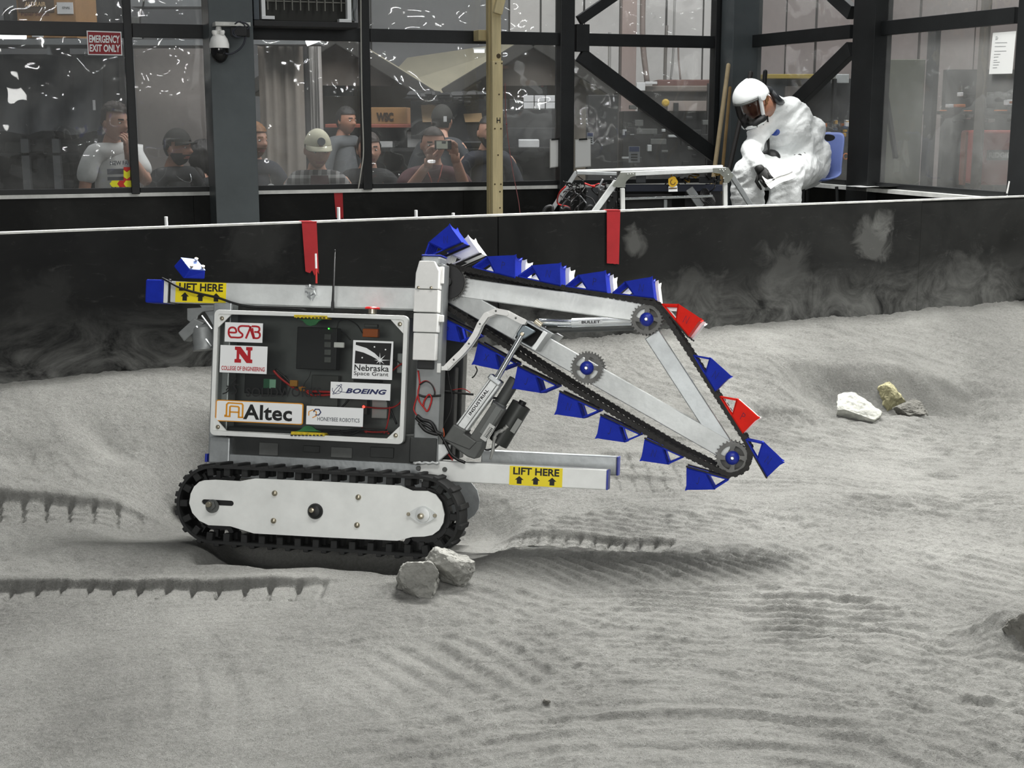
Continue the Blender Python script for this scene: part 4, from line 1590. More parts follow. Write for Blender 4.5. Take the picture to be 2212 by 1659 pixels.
letters(mb, 'HONEYBEE ROBOTICS', 1338, 1648, 1355, 1322, fn, 0, bold=0.004, space=1.02)
rb(mb, 'lettering', M('grey_ink', '3a3f4a', 0.5), st)
mb = MB()
mb.stroke([(1300 + 32 * cos(radians(60 * k + 30)), 1298 + 34 * sin(radians(60 * k + 30))) for k in range(-4, 2)], 7, fn)
rb(mb, 'logo', ORANGE, st)
mb = MB()
mb.stroke([(1334 + 27 * cos(radians(60 * k)), 1282 + 28 * sin(radians(60 * k))) for k in range(-3, 3)], 8, fn, 0.0003)
rb(mb, 'logo', NAVYINK, st)
pa, pb_ = q(600, 1015, DS), q(1370, 1180, DS)
fn = lambda x, y, k: Vector((q(x, y, DS).x, DS - 0.0004 - k, q(x, y, DS).z))
mb = MB()
letters(mb, 'SOLIDWORKS', 800, 1360, 1166, 1096, fn, 0, bold=0.012, space=1.05)
for pts in ([(680, 1022), (715, 1024), (722, 1034), (708, 1050), (690, 1062)], [(655, 1085), (672, 1090), (672, 1110), (655, 1132), (625, 1144)], [(668, 1096), (652, 1118)], [(748, 1074), (720, 1074), (706, 1088), (722, 1104), (728, 1122), (718, 1140), (690, 1142)]):
    mb.stroke(smoothpath([(p[0], p[1], 0) for p in pts], 4), 9, fn)
rb(mb, 'lettering', INK)

# ---- antenna, stop button, flag stick
a, b = L(718, 675, 0.03), L(723.5, 541, 0.03)
mb = MB()
mb.tube([a, a.lerp(b, 0.16), a.lerp(b, 0.2), b], [0.0048, 0.0044, 0.0034, 0.0018], 8)
mb.ball(b, 0.0024, 8, 6)
rb(mb, 'antenna', BLACK, smooth=1)
c = L(804.5, 672, 0.035)
mb = MB()
mb.lathe(L(804.5, 678, 0.035), (0, 0, 1), [(0, 0.011), (0.012, 0.011), (0.012, 0.008)], 16)
sb = rb(mb, 'stop_button', STEEL, smooth=30)
mb = MB()
mb.lathe(L(804.5, 668.5, 0.035), (0, 0, 1), [(0, 0.008), (0.001, 0.0195), (0.004, 0.0195), (0.0065, 0.016), (0.007, 0.002)], 24)
rb(mb, 'button_head', M('stop_red', 'cf1c1c', 0.4), sb, smooth=30)
a, b, c = L(683.5, 612, BS - 0.004), L(683, 580, BS - 0.004), L(682, 548, BS - 0.004)
mb = MB()
mb.cyl(a, b, 0.0026, n=8)
fs_ = rb(mb, 'flag_stick', M('stick_red', 'c22a24', 0.5))
mb = MB()
mb.cyl(b, c, 0.0028, n=8)
rb(mb, 'stick_tip', WHITE, fs_)
mb = MB()
rr = random.Random(3)
for k in range(9):
    p = L(660 + rr.uniform(0, 26), 618 + rr.uniform(0, 28), BS - 0.003)
    d = Vector((rr.uniform(-1, 1), -0.2, rr.uniform(-1, 1))).normalized() * 0.012
    e = Vector((d.z, 0.1, -d.x)) * 0.4
    mb.poly([p - d, p + e, p + d, p - e * 0.6])
rb(mb, 'clear_tape', M('clear_tape', 'c9cccd', 0.15, 0.3))

# ---- front lift beams
for s0, s1, (xa, xb, yt, yb2), sign in ((0.004, 0.054, (949, 1310, 1000, 1046), True), (0.235, 0.285, (1040, 1332, 972, 1008), False)):
    zt2 = L(1312, 1015, 0.004).z if sign else L(1330, 986.5, s0).z
    x0 = L(xa, yt, s0).x
    x1 = L(xb, 1030 if sign else 1005, s0).x
    mb = MB()
    mb.span((x0 - (0.05 if sign else 0), s0, zt2 - 0.050), (x1, s1, zt2))
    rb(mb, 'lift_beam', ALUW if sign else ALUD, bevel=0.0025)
    mb = MB()
    mb.span((x1, s0 + 0.001, zt2 - 0.050), (x1 + 0.004, s1 - 0.001, zt2 - 0.001))
    rb(mb, 'end_cap', BLUED, bevel=0.001)
    if sign:
        lift_sign(L(1100.5, 1030, s0).x, L(1215, 1030, s0).x, zt2 - 0.0495, zt2 - 0.002, s0)
        for qx, qy in ((904, 1011.5), (961, 1014)):
            mb = MB()
            mb.lathe(L(qx, qy, s0), (0, -1, 0), [(0, 0.0062), (0.003, 0.0062), (0.0045, 0.005)], 12)
            rb(mb, 'bolt', GREYM, smooth=30)
# ---- bucket ladder: beams, sprockets, chains, buckets
NS, FS_ = 0.075, 0.285          # near and far chain planes


def bar(a, b, wa, s0, s1, mat, name='ladder_beam', ext=0.0):
    """flat-sided bar between two image spots; wa = width"""
    p, q_ = L(*a, s0), L(*b, s0)
    mb = MB()
    y = (s1 - s0) / 2
    mb.beam(p + Vector((0, y, 0)), q_ + Vector((0, y, 0)), wa, s1 - s0, (0, 1, 0))
    return rb(mb, name, mat, bevel=0.002)


ALUM = M('brushed_aluminium', 'b4b7b6', 0.42, 0.45, 0.2, 7, 0.05, 60)
C_DRIVE, C_TOP, C_MID, C_LOW = (969, 610), (1397, 690), (1268, 795), (1582, 989)
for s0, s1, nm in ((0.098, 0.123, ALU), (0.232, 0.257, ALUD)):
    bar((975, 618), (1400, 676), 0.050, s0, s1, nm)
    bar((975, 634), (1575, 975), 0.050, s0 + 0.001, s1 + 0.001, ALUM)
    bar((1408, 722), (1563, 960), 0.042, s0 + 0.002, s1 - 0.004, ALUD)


def sprocket(c, s, r, teeth, first=True, shaft=True):
    ctr = Lq(*c, s)
    out = []
    n = teeth
    for k in range(n):
        t = 2 * pi * k / n
        for dt, rad in ((-0.30, r * 0.885), (-0.12, r * 0.985), (0.02, r * 1.0), (0.10, r * 0.975), (0.28, r * 0.885)):
            tt = t + dt * 2 * pi / n
            out.append((ctr[0] + rad * cos(tt), ctr[1] + rad * sin(tt)))
    holes = []
    for k in range(4):
        t0 = radians(90 * k + 12)
        h = []
        for i in range(9):
            t = t0 + radians(64) * i / 8
            h.append((ctr[0] + r * 0.68 * cos(t), ctr[1] + r * 0.68 * sin(t)))
        for i in range(9):
            t = t0 + radians(64) * (1 - i / 8) + radians(6)
            rad = r * (0.40 if 0 < i < 8 else 0.46)
            h.append((ctr[0] + rad * cos(t), ctr[1] + rad * sin(t)))
        holes.append(h)
    mb = MB()
    mb.prism(out, (s - 0.002, s + 0.002), fl, holes)
    sp = rb(mb, 'sprocket', SPROCK, bevel=0.0006, seg=1)
    if shaft:
        mb = MB()
        mb.lathe((ctr[0], s - 0.002, ctr[1]), (0, -1, 0), [(0, 0.0175), (0.006, 0.0170), (0.012, 0.0135), (0.015, 0.008), (0.016, 0.003)], 24)
        cap = rb(mb, 'axle_cap', BLUED, sp, smooth=50)
        mb = MB()
        mb.lathe((ctr[0], s - 0.016, ctr[1]), (0, -1, 0), [(0, 0.005), (0.003, 0.005), (0.005, 0.003)], 10)
        rb(mb, 'cap_bolt', CHROME, sp, smooth=30)
        mb = MB()
        mb.cyl((ctr[0], s, ctr[1]), (ctr[0], FS_, ctr[1]), 0.0075, n=14)
        mb.cyl((ctr[0], s + 0.003, ctr[1]), (ctr[0], s + 0.02, ctr[1]), 0.015, n=20)
        rb(mb, 'axle', CHROME, smooth=30)
    return sp


for c, r, n in ((C_TOP, 0.0415, 26), (C_MID, 0.0430, 30), (C_LOW, 0.0440, 26)):
    sprocket(c, NS, r, n)
    p = L(*c, NS)
    # the far one sits on the same axle
    mbp = p
    ctr2 = (p.x, p.z)
    out = []
    for k in range(n):
        t = 2 * pi * k / n
        for dt, rad in ((-0.30, r * 0.885), (-0.10, r * 0.99), (0.08, r * 0.99), (0.28, r * 0.885)):
            tt = t + dt * 2 * pi / n
            out.append((ctr2[0] + rad * cos(tt), ctr2[1] + rad * sin(tt)))
    mb = MB()
    mb.prism(out, (0.130, 0.134), fl)
    rb(mb, 'sprocket', SPROCK)
sprocket(C_DRIVE, NS, 0.050, 30, shaft=False)
sprocket(C_DRIVE, FS_, 0.050, 30, shaft=False)
mb = MB()
p = L(*C_DRIVE, NS)
mb.cyl((p.x, NS - 0.01, p.z), (p.x, NS + 0.012, p.z), 0.043, n=32)
mb.cyl((p.x, 0.05, p.z), (p.x, FS_, p.z), 0.012, n=16)
rb(mb, 'drive_hub', BLACK, smooth=30)

# chain path round the four corners, in the plane of the near chain
pathpx = [(963, 574), (990, 579), (1080, 597), (1170, 613), (1260, 629), (1359, 646), (1392, 652), (1413, 656), (1428, 668), (1440, 686), (1500, 779), (1555, 866), (1608, 948), (1618, 968), (1620, 990), (1612, 1011), (1596, 1023), (1576, 1026), (1544, 1013), (1460, 972), (1360, 913), (1250, 847), (1143, 780), (1050, 719), (970, 666), (942, 648), (932, 630), (931, 606), (941, 585)]
loopv = [L(*p, NS) for p in pathpx]
loopv = [Vector((p.x, p.z)) for p in loopv]


class Path:
    def __init__(s, P):
        s.P = P
        s.n = len(P)
        s.cum = [0]
        for i in range(s.n):
            s.cum.append(s.cum[-1] + (P[(i + 1) % s.n] - P[i]).length)
        s.len = s.cum[-1]

    def at(s, u):
        u %= s.len
        for i in range(s.n):
            if u <= s.cum[i + 1]:
                a, b = s.P[i], s.P[(i + 1) % s.n]
                d = (b - a).normalized()
                return a + d * (u - s.cum[i]), d
        return s.P[0], (s.P[1] - s.P[0]).normalized()


CP = Path(loopv)
PITCHC = CP.len / round(CP.len / 0.0155)


def chain(s, name):
    mb = MB()
    k = int(round(CP.len / PITCHC))
    for i in range(k):
        a, _ = CP.at(i * PITCHC)
        b, _ = CP.at((i + 1) * PITCHC)
        d = (b - a).normalized()
        nn = Vector((-d.y, d.x))
        c = (a + b) / 2
        off = 0.0062 if i % 2 else 0.0045
        h, l = 0.0074, PITCHC / 2 + 0.0062
        pl = [(-l, -h * 0.5), (-l * 0.8, -h), (-l * 0.25, -h * 0.72), (l * 0.25, -h * 0.72), (l * 0.8, -h), (l, -h * 0.5), (l, h * 0.5), (l * 0.8, h), (l * 0.25, h * 0.72), (-l * 0.25, h * 0.72), (-l * 0.8, h), (-l, h * 0.5)]
        pts = [c + d * x + nn * y for x, y in pl]
        for sg in (-1, 1):
            y0 = s + sg * off
            A = [mb.bm.verts.new((p.x, y0 - 0.0008, p.y)) for p in pts]
            B = [mb.bm.verts.new((p.x, y0 + 0.0008, p.y)) for p in pts]
            mb._f(A)
            mb._f(B[::-1])
            for j in range(len(A)):
                m = (j + 1) % len(A)
                mb._f([A[j], B[j], B[m], A[m]])
        mb.cyl((a.x, s - 0.009, a.y), (a.x, s + 0.009, a.y), 0.0028, n=6)
        mb.cyl((a.x, s - 0.0035, a.y), (a.x, s + 0.0035, a.y), 0.0052, n=8)
    return tag(rb(mb, name, CHAINM), kind='stuff')


chain(NS, 'roller_chain')
chain(0.108, 'roller_chain')
chain(FS_, 'roller_chain')

# buckets: (foot of the lip on the chain, tip of the strut on the chain), image spots on the near side plane
BK = [((997.5, 523.5), (916, 559), 'b', 'N'), ((1112, 601.5), (1021, 578), 'b', 'P'), ((1210.5, 618.5), (1119, 598), 'b', 'N'), ((1311, 632.5), (1222, 619.5), 'b', 'P'), ((1412.8, 645), (1323.5, 634), 'b', 'N'),
      ((1486.5, 726), (1429.5, 658), 'r', 'N'), ((1544.5, 846), (1497.5, 768.5), 'b', 'N'), ((1604, 937), (1554.5, 858), 'r', 'P'), ((1657, 1031), (1610.5, 950.5), 'b', 'N'),
      ((1483, 1010), (1573.5, 1035), 'b', 'J'), ((1392.5, 948.7), (1475.5, 986.5), 'b', 'N'), ((1297, 898), (1383, 938), 'b', 'J'), ((1208.5, 847), (1293, 886), 'b', 'N'), ((1118, 791), (1202, 832), 'b', 'J'), ((1033, 740), (1113, 784), 'b', 'X'), ((946, 680), (1030, 722), 'b', 'P')]


def bucket(A, T, s0, s1, mat, ch):
    d = (T - A)
    ln = d.length
    d = d / ln
    n = Vector((-d.y, d.x))
    ctr = Vector((L(1290, 800, NS).x, L(1290, 800, NS).z))
    if n.dot(A - ctr) < 0:
        n = -n
    k = ln / 92.0

    def f(x, y):
        p = A + d * (x * k) + n * (y * k)
        return (p.x, p.y)
    t = 0.0028
    side = [f(*p) for p in ((0, 0), (3, 12), (6.5, 25), (9.5, 37), (9.5, 49), (15, 45.5), (28, 42), (71, 29), (58, 15), (47, 3), (44, 0))]
    mb = MB()
    for y0 in (s0, s1 - t):
        mb.prism(side, (y0, y0 + t), fl)
    # digging wall across the front, its cutting edge dipping between the two spikes
    nn_, LIP = 10, ((0, 0), (3, 12), (6.5, 25), (9.5, 37), (9.5, 48))
    G1, G2 = [], []
    for i in range(nn_ + 1):
        y = s0 + (s1 - s0) * i / nn_
        dip = 7.5 * (1 - (2 * i / nn_ - 1) ** 2) ** 0.7
        cut = [p if p[1] < 40 else (p[0], p[1] - dip) for p in LIP]
        G1.append([mb.bm.verts.new(fl(*f(p[0] - 0.15, p[1]), y)) for p in cut])
        G2.append([mb.bm.verts.new(fl(*f(p[0] + 2.6, p[1]), y)) for p in cut])
    for i in range(nn_):
        for j in range(4):
            mb._f([G1[i][j], G1[i + 1][j], G1[i + 1][j + 1], G1[i][j + 1]])
            mb._f([G2[i][j], G2[i][j + 1], G2[i + 1][j + 1], G2[i + 1][j]])
        mb._f([G1[i][4], G1[i + 1][4], G2[i + 1][4], G2[i][4]])

    def strip(P, th):
        out = [f(*p) for p in P] + [f(p[0] + th[0], p[1] + th[1]) for p in reversed(P)]
        mb.prism(out, (s0, s1), fl)
    strip([(71, 29), (47, 3)], (-3.0, 1.2))
    strip([(46, 0), (0, 0)], (0.3, 2.4))
    bd = rb(mb, 'bucket', mat)
    # open strut frame behind the bucket
    mb = MB()
    for y0 in (s0, s1 - 0.004):
        for P in ([(45, 0), (92, 0), (92, 2.4), (45, 2.8)], [(67, 26), (69.5, 29), (93, 2.5), (91, 0)]):
            mb.prism([f(*p) for p in P], (y0, y0 + 0.004), fl)
    for i in range(4):
        y = s0 + (s1 - s0) * (0.2 + 0.2 * i)
        mb.prism([f(67, 26), f(69.5, 29), f(93, 2.5), f(91, 0)], (y - 0.0015, y + 0.0015), fl)
    mb.prism([f(89, 0), f(93, 0), f(93, 3), f(89, 3)], (s0, s1), fl)
    rb(mb, 'bucket_frame', mat, bd)
    for y0 in (s0 + 0.004, s1 - 0.012):
        mb = MB()
        mb.prism([f(-2, -3.5), f(92, -3.5), f(92, 0.0), f(-2, 0.0)], (y0, y0 + 0.008), fl)
        rb(mb, 'bucket_rail', CHAINM, bd)
    if ch:
        mb = MB()
        x0, y0 = 20, 30
        up_ = Vector(f(22, 32)) - Vector(f(22, 18))
        c = Vector(f(31, 20))
        ex = Vector((1, 0)) * 0.006
        upv = up_.normalized() * 0.009 if up_.y > 0 else -up_.normalized() * 0.009
        upv = (Vector((0, 1)) * 0.7 + upv.normalized() * 0.5).normalized() * 0.009
        ex = Vector((upv.y, -upv.x)) * 0.62
        strokes = {'N': [[(-1, -1), (-0.7, 1), (0.7, -1), (1, 1)]], 'P': [[(-0.6, -1), (-0.5, 1), (0.7, 0.7), (0.6, 0.1), (-0.5, 0)]], 'J': [[(-0.8, -0.7), (-0.1, -1), (0.2, -0.6), (0.3, 1)]], 'X': [[(-0.8, -1), (0.8, 1)], [(-0.8, 1), (0.8, -1)]]}[ch]
        for st_ in strokes:
            mb.stroke([(c.x + ex.x * p[0] + upv.x * p[1], c.y + ex.y * p[0] + upv.y * p[1]) for p in st_], 0.0011, lambda x, y, w: Vector((x, s0 - 0.0006, y)))
        rb(mb, 'lettering', INKFADE, bd)
    return bd


NB0, NB1, FB0, FB1 = 0.060, 0.150, 0.190, 0.285
for A, T, c, ch in BK:
    pA, pT = Lq(*A, NB0), Lq(*T, NB0)
    bucket(Vector(pA), Vector(pT), NB0, NB1, RED if c == 'r' else BLUE, ch)
for i in (0, 1, 2, 3, 4, 5, 7):
    A, T, c, ch = BK[i]
    pA, pT = Vector(Lq(*A, NB0)), Vector(Lq(*T, NB0))
    sh = (pA - pT).normalized() * 0.004 if i else Vector((0.020, -0.014))
    bucket(pA + sh, pT + sh, FB0, FB1, WHITEP, '')

# ---- clamp round the ladder beam, with the actuator's bracket
q3 = lambda x, y, s=0.03: Lq(*z3(x, y), s)
sq_o = [q3(1188, 915), q3(1412, 1042), q3(1262, 1198), q3(1082, 1098)]
cen = Vector((sum(p[0] for p in sq_o) / 4, sum(p[1] for p in sq_o) / 4))
sq_i = [tuple(cen + (Vector(p) - cen) * 0.84) for p in sq_o]
mb = MB()
mb.prism(sq_o, (0.025, 0.30), fl, [sq_i])
clamp = rb(mb, 'beam_clamp', ALUD, bevel=0.001, seg=1)
mb = MB()
mb.prism(sq_i, (0.09, 0.095), fl)
rb(mb, 'clamp_inner_shade', INK, clamp)  # black sheet painting the shade inside the open tube end
mb = MB()
mb.prism([q3(1185, 968), q3(1230, 985), q3(1308, 1028), q3(1300, 1042), q3(1205, 1100), q3(1160, 1108), q3(1130, 1085), q3(1128, 1050)], (0.012, 0.02), fl)
rb(mb, 'actuator_bracket', M('blued_steel', '6c767b', 0.35, 0.6, 0.2, 20), bevel=0.003)
mb = MB()
mb.lathe(L(*z3(1172, 1055), 0.012), (0, -1, 0), [(0, 0.0055), (0.004, 0.0055), (0.006, 0.004)], 12)
rb(mb, 'bolt', STEEL, smooth=30)
mb = MB()
mb.prism([q3(1380, 1020), q3(1418, 1045), q3(1300, 1215), q3(1262, 1198)], (0.018, 0.10), fl)
rb(mb, 'clamp_plate', ALU, clamp, bevel=0.002)

# ---- near linear actuator
AS = 0.018
rod_top, tube_top, tube_bot = z3(1170, 1060), z4(940, 172), z4(600, 640)


def rod(a, b, r, s, mat, name, sm=1, n=16, parent=rover):
    mb = MB()
    mb.cyl(L(*a, s), L(*b, s), r, n=n)
    return rb(mb, name, mat, parent, smooth=30)


rod(rod_top, tube_top, 0.0082, AS, CHROME, 'actuator_rod')
act = bar(tube_top, tube_bot, 0.033, AS - 0.014, AS + 0.018, ALU, 'actuator_tube')
a, b = Vector(L(*tube_top, AS)), Vector(L(*tube_bot, AS))
dv = (b - a).normalized()
nv = Vector((dv.z, 0, -dv.x))
mb = MB()
mb.beam(a - dv * 0.004, a + dv * 0.010, 0.037, 0.036, (0, 1, 0))
rb(mb, 'tube_collar', CHROME, act, bevel=0.003)
mb = MB()
for o_ in (-0.012, 0.0085):
    mb.beam(a + dv * 0.01 + nv * o_ + Vector((0, -0.0165, 0)), b + nv * o_ + Vector((0, -0.0165, 0)), 0.0014, 0.001, (0, 1, 0))
rb(mb, 'tube_groove', INK, act)
# label
lc = Vector(L(*z4(780, 395), AS))
lx, ly = -dv, None
yv = Vector((-lx.z, 0, lx.x))
if yv.x > 0:
    yv = -yv
fnl = lambda x, y, k: lc + lx * x + yv * y + Vector((0, -0.0150 - k - 0.0014, 0))
mb = MB()
mb.flat([(-0.044, -0.0075), (0.044, -0.0075), (0.044, 0.0075), (-0.044, 0.0075)], fnl)
lb = rb(mb, 'actuator_label', WHITE, act)
mb = MB()
letters(mb, 'INDUSTRIAL', -0.038, 0.040, -0.0042, 0.0042, fnl, 0.0006, bold=0.03, space=1.1)
rb(mb, 'lettering', INK, act)
q4 = lambda x, y, s=0.0: Lq(*z4(x, y), s)
mb = MB()
mb.prism([q4(*p) for p in ((540, 600), (662, 665), (640, 690), (750, 765), (815, 768), (800, 840), (742, 935), (668, 912), (440, 745))], (-0.012, 0.05), fl)
gb = rb(mb, 'actuator_gearbox', GREYM, bevel=0.003)
mb = MB()
mb.prism([q4(*p) for p in ((445, 738), (690, 838), (755, 770), (758, 775), (692, 844), (445, 744))], (-0.0128, -0.011), fl)
rb(mb, 'gearbox_seam', INK, gb)
mot = bar(z4(960, 430), z4(735, 770), 0.036, 0.0, 0.038, GREYM, 'actuator_motor')
bar(z4(962, 445), z4(800, 700), 0.017, -0.0015, 0.0, M('motor_ridge', '6d706e', 0.5, 0.3), 'motor_ridge')
a2, b2 = Vector(L(*z4(905, 610), 0.0)), Vector(L(*z4(825, 735), 0.0))
d2 = (a2 - b2).normalized()
n2_ = Vector((-d2.z, 0, d2.x))
fm = lambda x, y, k: b2 + d2 * x + n2_ * y + Vector((0, -0.003 - k, 0))
ll = (a2 - b2).length
mb = MB()
mb.flat([(-0.006, -0.008), (ll, -0.008), (ll, 0.009), (-0.006, 0.009)], fm)
rb(mb, 'motor_label', M('label_grey', 'c4c5c2', 0.5), mot)
mb = MB()
for k in range(8):
    x = 0.004 + k * (ll - 0.01) / 8
    mb.flat([(x, -0.006), (x + 0.0022, -0.006), (x + 0.0022, -0.0005), (x, -0.0005)], fm, 0.0004)
    mb.flat([(x, 0.001), (x + 0.0012, 0.001), (x + 0.0012, 0.0045), (x, 0.0045)], fm, 0.0004)
rb(mb, 'print', INK, mot)
# far actuator behind it
rod(z4(1120, 175), z4(965, 420), 0.0165, 0.10, GREYM, 'actuator_tube')
rod(z4(975, 400), z4(950, 450), 0.020, 0.10, SILVERB, 'tube_collar')
fm2 = rod(z4(1180, 415), z4(955, 785), 0.026, 0.10, M('dark_motor', '3f413f', 0.4, 0.4), 'actuator_motor', n=24)
rod(z4(1195, 385), z4(1180, 415), 0.010, 0.10, BLACK, 'motor_tail')
a2, b2 = L(*z4(1165, 560), 0.072), L(*z4(1090, 680), 0.072)
mb = MB()
mb.beam(a2, b2, 0.013, 0.003, (0, 1, 0))
rb(mb, 'motor_label', M('label_dark', '8b8d89', 0.5), fm2)
mb = MB()
mb.tube(smoothpath([L(*z4(*p), 0.065) for p in ((1045, 620), (1000, 660), (940, 690), (915, 760), (905, 850), (880, 940))], 5), [0.006, 0.005, 0.004, 0.006, 0.004, 0.004, 0.006, 0.005, 0.005, 0.004, 0.006, 0.005, 0.004, 0.006, 0.005, 0.004, 0.004, 0.004, 0.005, 0.004, 0.005, 0.005, 0.004, 0.004, 0.003, 0.003][:26], 7)
rb(mb, 'clear_tape', M('crumpled_tape', 'a9aaa6', 0.3, 0.1), smooth=1)
mb = MB()
mb.prism([q4(382, 795, 0.01), q4(505, 795, 0.01), q4(490, 870, 0.01), q4(382, 965, 0.01)], (0.004, 0.016), fl)
rb(mb, 'pivot_bracket', ALU, bevel=0.002)

# ---- upper actuator inside the ladder
rod(z3(1330, 945), z3(1640, 955), 0.0105, 0.17, CHROME, 'actuator_rod')
ua = rod(z3(1640, 950), z3(2200, 930), 0.0125, 0.17, ALU, 'actuator_tube')
rod(z3(1400, 1015), z3(2250, 985), 0.0095, 0.18, GREYM, 'guide_tube')
rod(z3(1290, 940), z3(1345, 985), 0.010, 0.12, STEEL, 'pivot_pin')
a, b = L(*z3(1702, 945), 0.157), L(*z3(1930, 938), 0.157)
d2 = (b - a).normalized()
n2_ = Vector((-d2.z, 0, d2.x))
fm = lambda x, y, k: a + d2 * x + n2_ * y + Vector((0, -0.001 - k, 0))
mb = MB()
mb.flat([(0, -0.0055), (0.062, -0.0055), (0.062, 0.0055), (0, 0.0055)], fm)
rb(mb, 'actuator_label', WHITE, ua)
mb = MB()
letters(mb, 'BULLET', 0.008, 0.056, -0.0036, 0.0036, fm, 0.0006, bold=0.03)
rb(mb, 'lettering', INK, ua)

# ---- white cable-carrier links
J = [(452, 1372), (525, 1297), (600, 1226), (668, 1146), (728, 1055), (771, 960), (828, 878), (922, 838), (1020, 856), (1110, 905), (1178, 938)]
mb = MB()
a = L(*z3(370, 1330), 0.0)
mb.span((L(*z3(370, 1330), 0.0).x, -0.004, L(*z3(380, 1420), 0.0).z), (L(*z3(405, 1330), 0).x, 0.02, a.z))
mb.beam(L(*z3(400, 1378), 0.006), L(*z3(470, 1378), 0.006), 0.0105, 0.004)
rb(mb, 'carrier_bracket', WHITEP, bevel=0.001)
for i in range(len(J) - 1):
    s_ = 0.022 - 0.002 * (i % 2) - 0.012
    a, b = Vector(Lq(*z3(*J[i]), s_)), Vector(Lq(*z3(*J[i + 1]), s_))
    d = (b - a).normalized()
    t0 = atan2(d.y, d.x)
    r = 0.0072
    out = [(a.x + r * cos(t0 + t), a.y + r * sin(t0 + t)) for t in [radians(90 + 180 * k / 8) for k in range(9)]] + [(b.x + r * cos(t0 + t), b.y + r * sin(t0 + t)) for t in [radians(-90 + 180 * k / 8) for k in range(9)]]
    mb = MB()
    mb.prism(out, (s_ - 0.0012, s_ + 0.0010), fl, [circ(a.x, a.y, 0.0028, 10)])
    mb.prism(out, (s_ + 0.024, s_ + 0.026), fl)
    mb.prism([out[2], out[6], out[11], out[15]], (s_, s_ + 0.025), fl)
    lk = rb(mb, 'carrier_link', WHITEP)
    mb = MB()
    mb.prism(circ(a.x, a.y, 0.0028, 10), (s_ - 0.0002, s_ + 0.001), fl)
    rb(mb, 'link_pin', GREYM, lk)

# ---- loose wiring by the front post
w4 = lambda pts, s, m, r: wire(pts, s, m, r, z4)
w4([(190, 90), (200, 160), (205, 220), (190, 300), (200, 380), (250, 450), (275, 480), (300, 440), (320, 360), (295, 320), (250, 380), (240, 430)], -0.006, WIRER, 0.0022)
w4([(200, 220), (260, 190), (310, 215), (345, 270), (350, 320)], -0.006, WIRER, 0.0018)
w4([(205, 225), (265, 195), (320, 225), (348, 290), (345, 330)], -0.008, WIREB, 0.0018)
w4([(190, 320), (250, 340), (330, 335), (410, 330)], -0.005, WIREB, 0.003)
w4([(185, 330), (150, 440), (155, 480), (180, 520)], -0.006, WIRER, 0.0018)
w4([(170, 540), (220, 590), (280, 620), (340, 660), (390, 690), (430, 740), (470, 820), (510, 890), (570, 940), (640, 970)], -0.006, WIREB, 0.0045)
w4([(180, 520), (230, 560), (300, 580), (340, 620), (370, 680), (420, 700)], -0.008, WIREB, 0.005)
w4([(200, 590), (260, 660), (330, 690), (380, 700)], -0.008, WIREB, 0.005)
w4([(430, 640), (440, 700), (430, 740)], -0.006, M('orange_wire', 'b5502a', 0.5), 0.0015)
w4([(470, 60), (490, 200), (515, 320), (500, 480), (440, 600), (400, 680)], 0.06, WIREB, 0.002)
w4([(430, 290), (520, 300), (620, 310), (720, 320)], 0.10, WIREB, 0.003)
w4([(520, 275), (620, 265), (690, 300)], 0.10, WIRER, 0.0012)
w4([(740, 50), (755, 90), (730, 140), (705, 160)], 0.2, WIREB, 0.002)
w4([(800, 825), (850, 850), (920, 830), (960, 800)], 0.07, WIREB, 0.0025)
w4([(480, 890), (510, 930), (520, 950)], 0.01, WIRER, 0.002)
w4([(850, 345), (900, 350), (950, 355)], 0.06, WIREB, 0.003)
# ------------------------------------------------------------------ rocks and loose things on the sand
ROCKG = M('grey_rock', '7e7e79', 0.9, 0, 0.3, 22, 0.7, 70)
ROCKW = M('pale_rock', 'a9aaa3', 0.9, 0, 0.22, 25, 0.5, 60)
ROCKT = M('olive_rock', '8a8668', 0.9, 0, 0.25, 30, 0.5, 60)
ROCKD = M('dark_rock', '5b5a55', 0.9, 0, 0.3, 24, 0.7, 60)


def rock(c, size, seed, mat, name, lab, group=None, cuts=11, rough=0.085):
    rr = random.Random(seed)
    bm = bmesh.new()
    bmesh.ops.create_icosphere(bm, subdivisions=5, radius=1.0)
    planes = []
    for _ in range(cuts):
        d = Vector((rr.gauss(0, 1), rr.gauss(0, 1), rr.gauss(0.2, 0.8))).normalized()
        planes.append((d, rr.uniform(0.52, 0.84)))
    from mathutils import noise
    off = Vector((seed * 3.1, seed * 1.7, 0))
    for v in bm.verts:
        p = v.co.copy()
        for d, k in planes:
            e = p.dot(d) - k
            if e > 0:
                p -= d * e * 0.97
        p += p.normalized() * (noise.fractal(p * 1.9 + off, 0.6, 2.0, 5) * rough + noise.noise(p * 8 + off) * rough * 0.35 + noise.noise(p * 19 + off) * rough * 0.18)
        v.co = Vector((p.x * size[0] / 1.6, p.y * size[1] / 1.6, p.z * size[2] / 1.6)) + Vector(c)
    me = bpy.data.meshes.new(name)
    bm.to_mesh(me)
    bm.free()
    o = finish(name, me, mat, smooth=24)
    return tag(o, lab, 'rock', group)


def on_sand(px, py, dz=0.0):
    p = S(px, py)
    p.z += dz
    return p


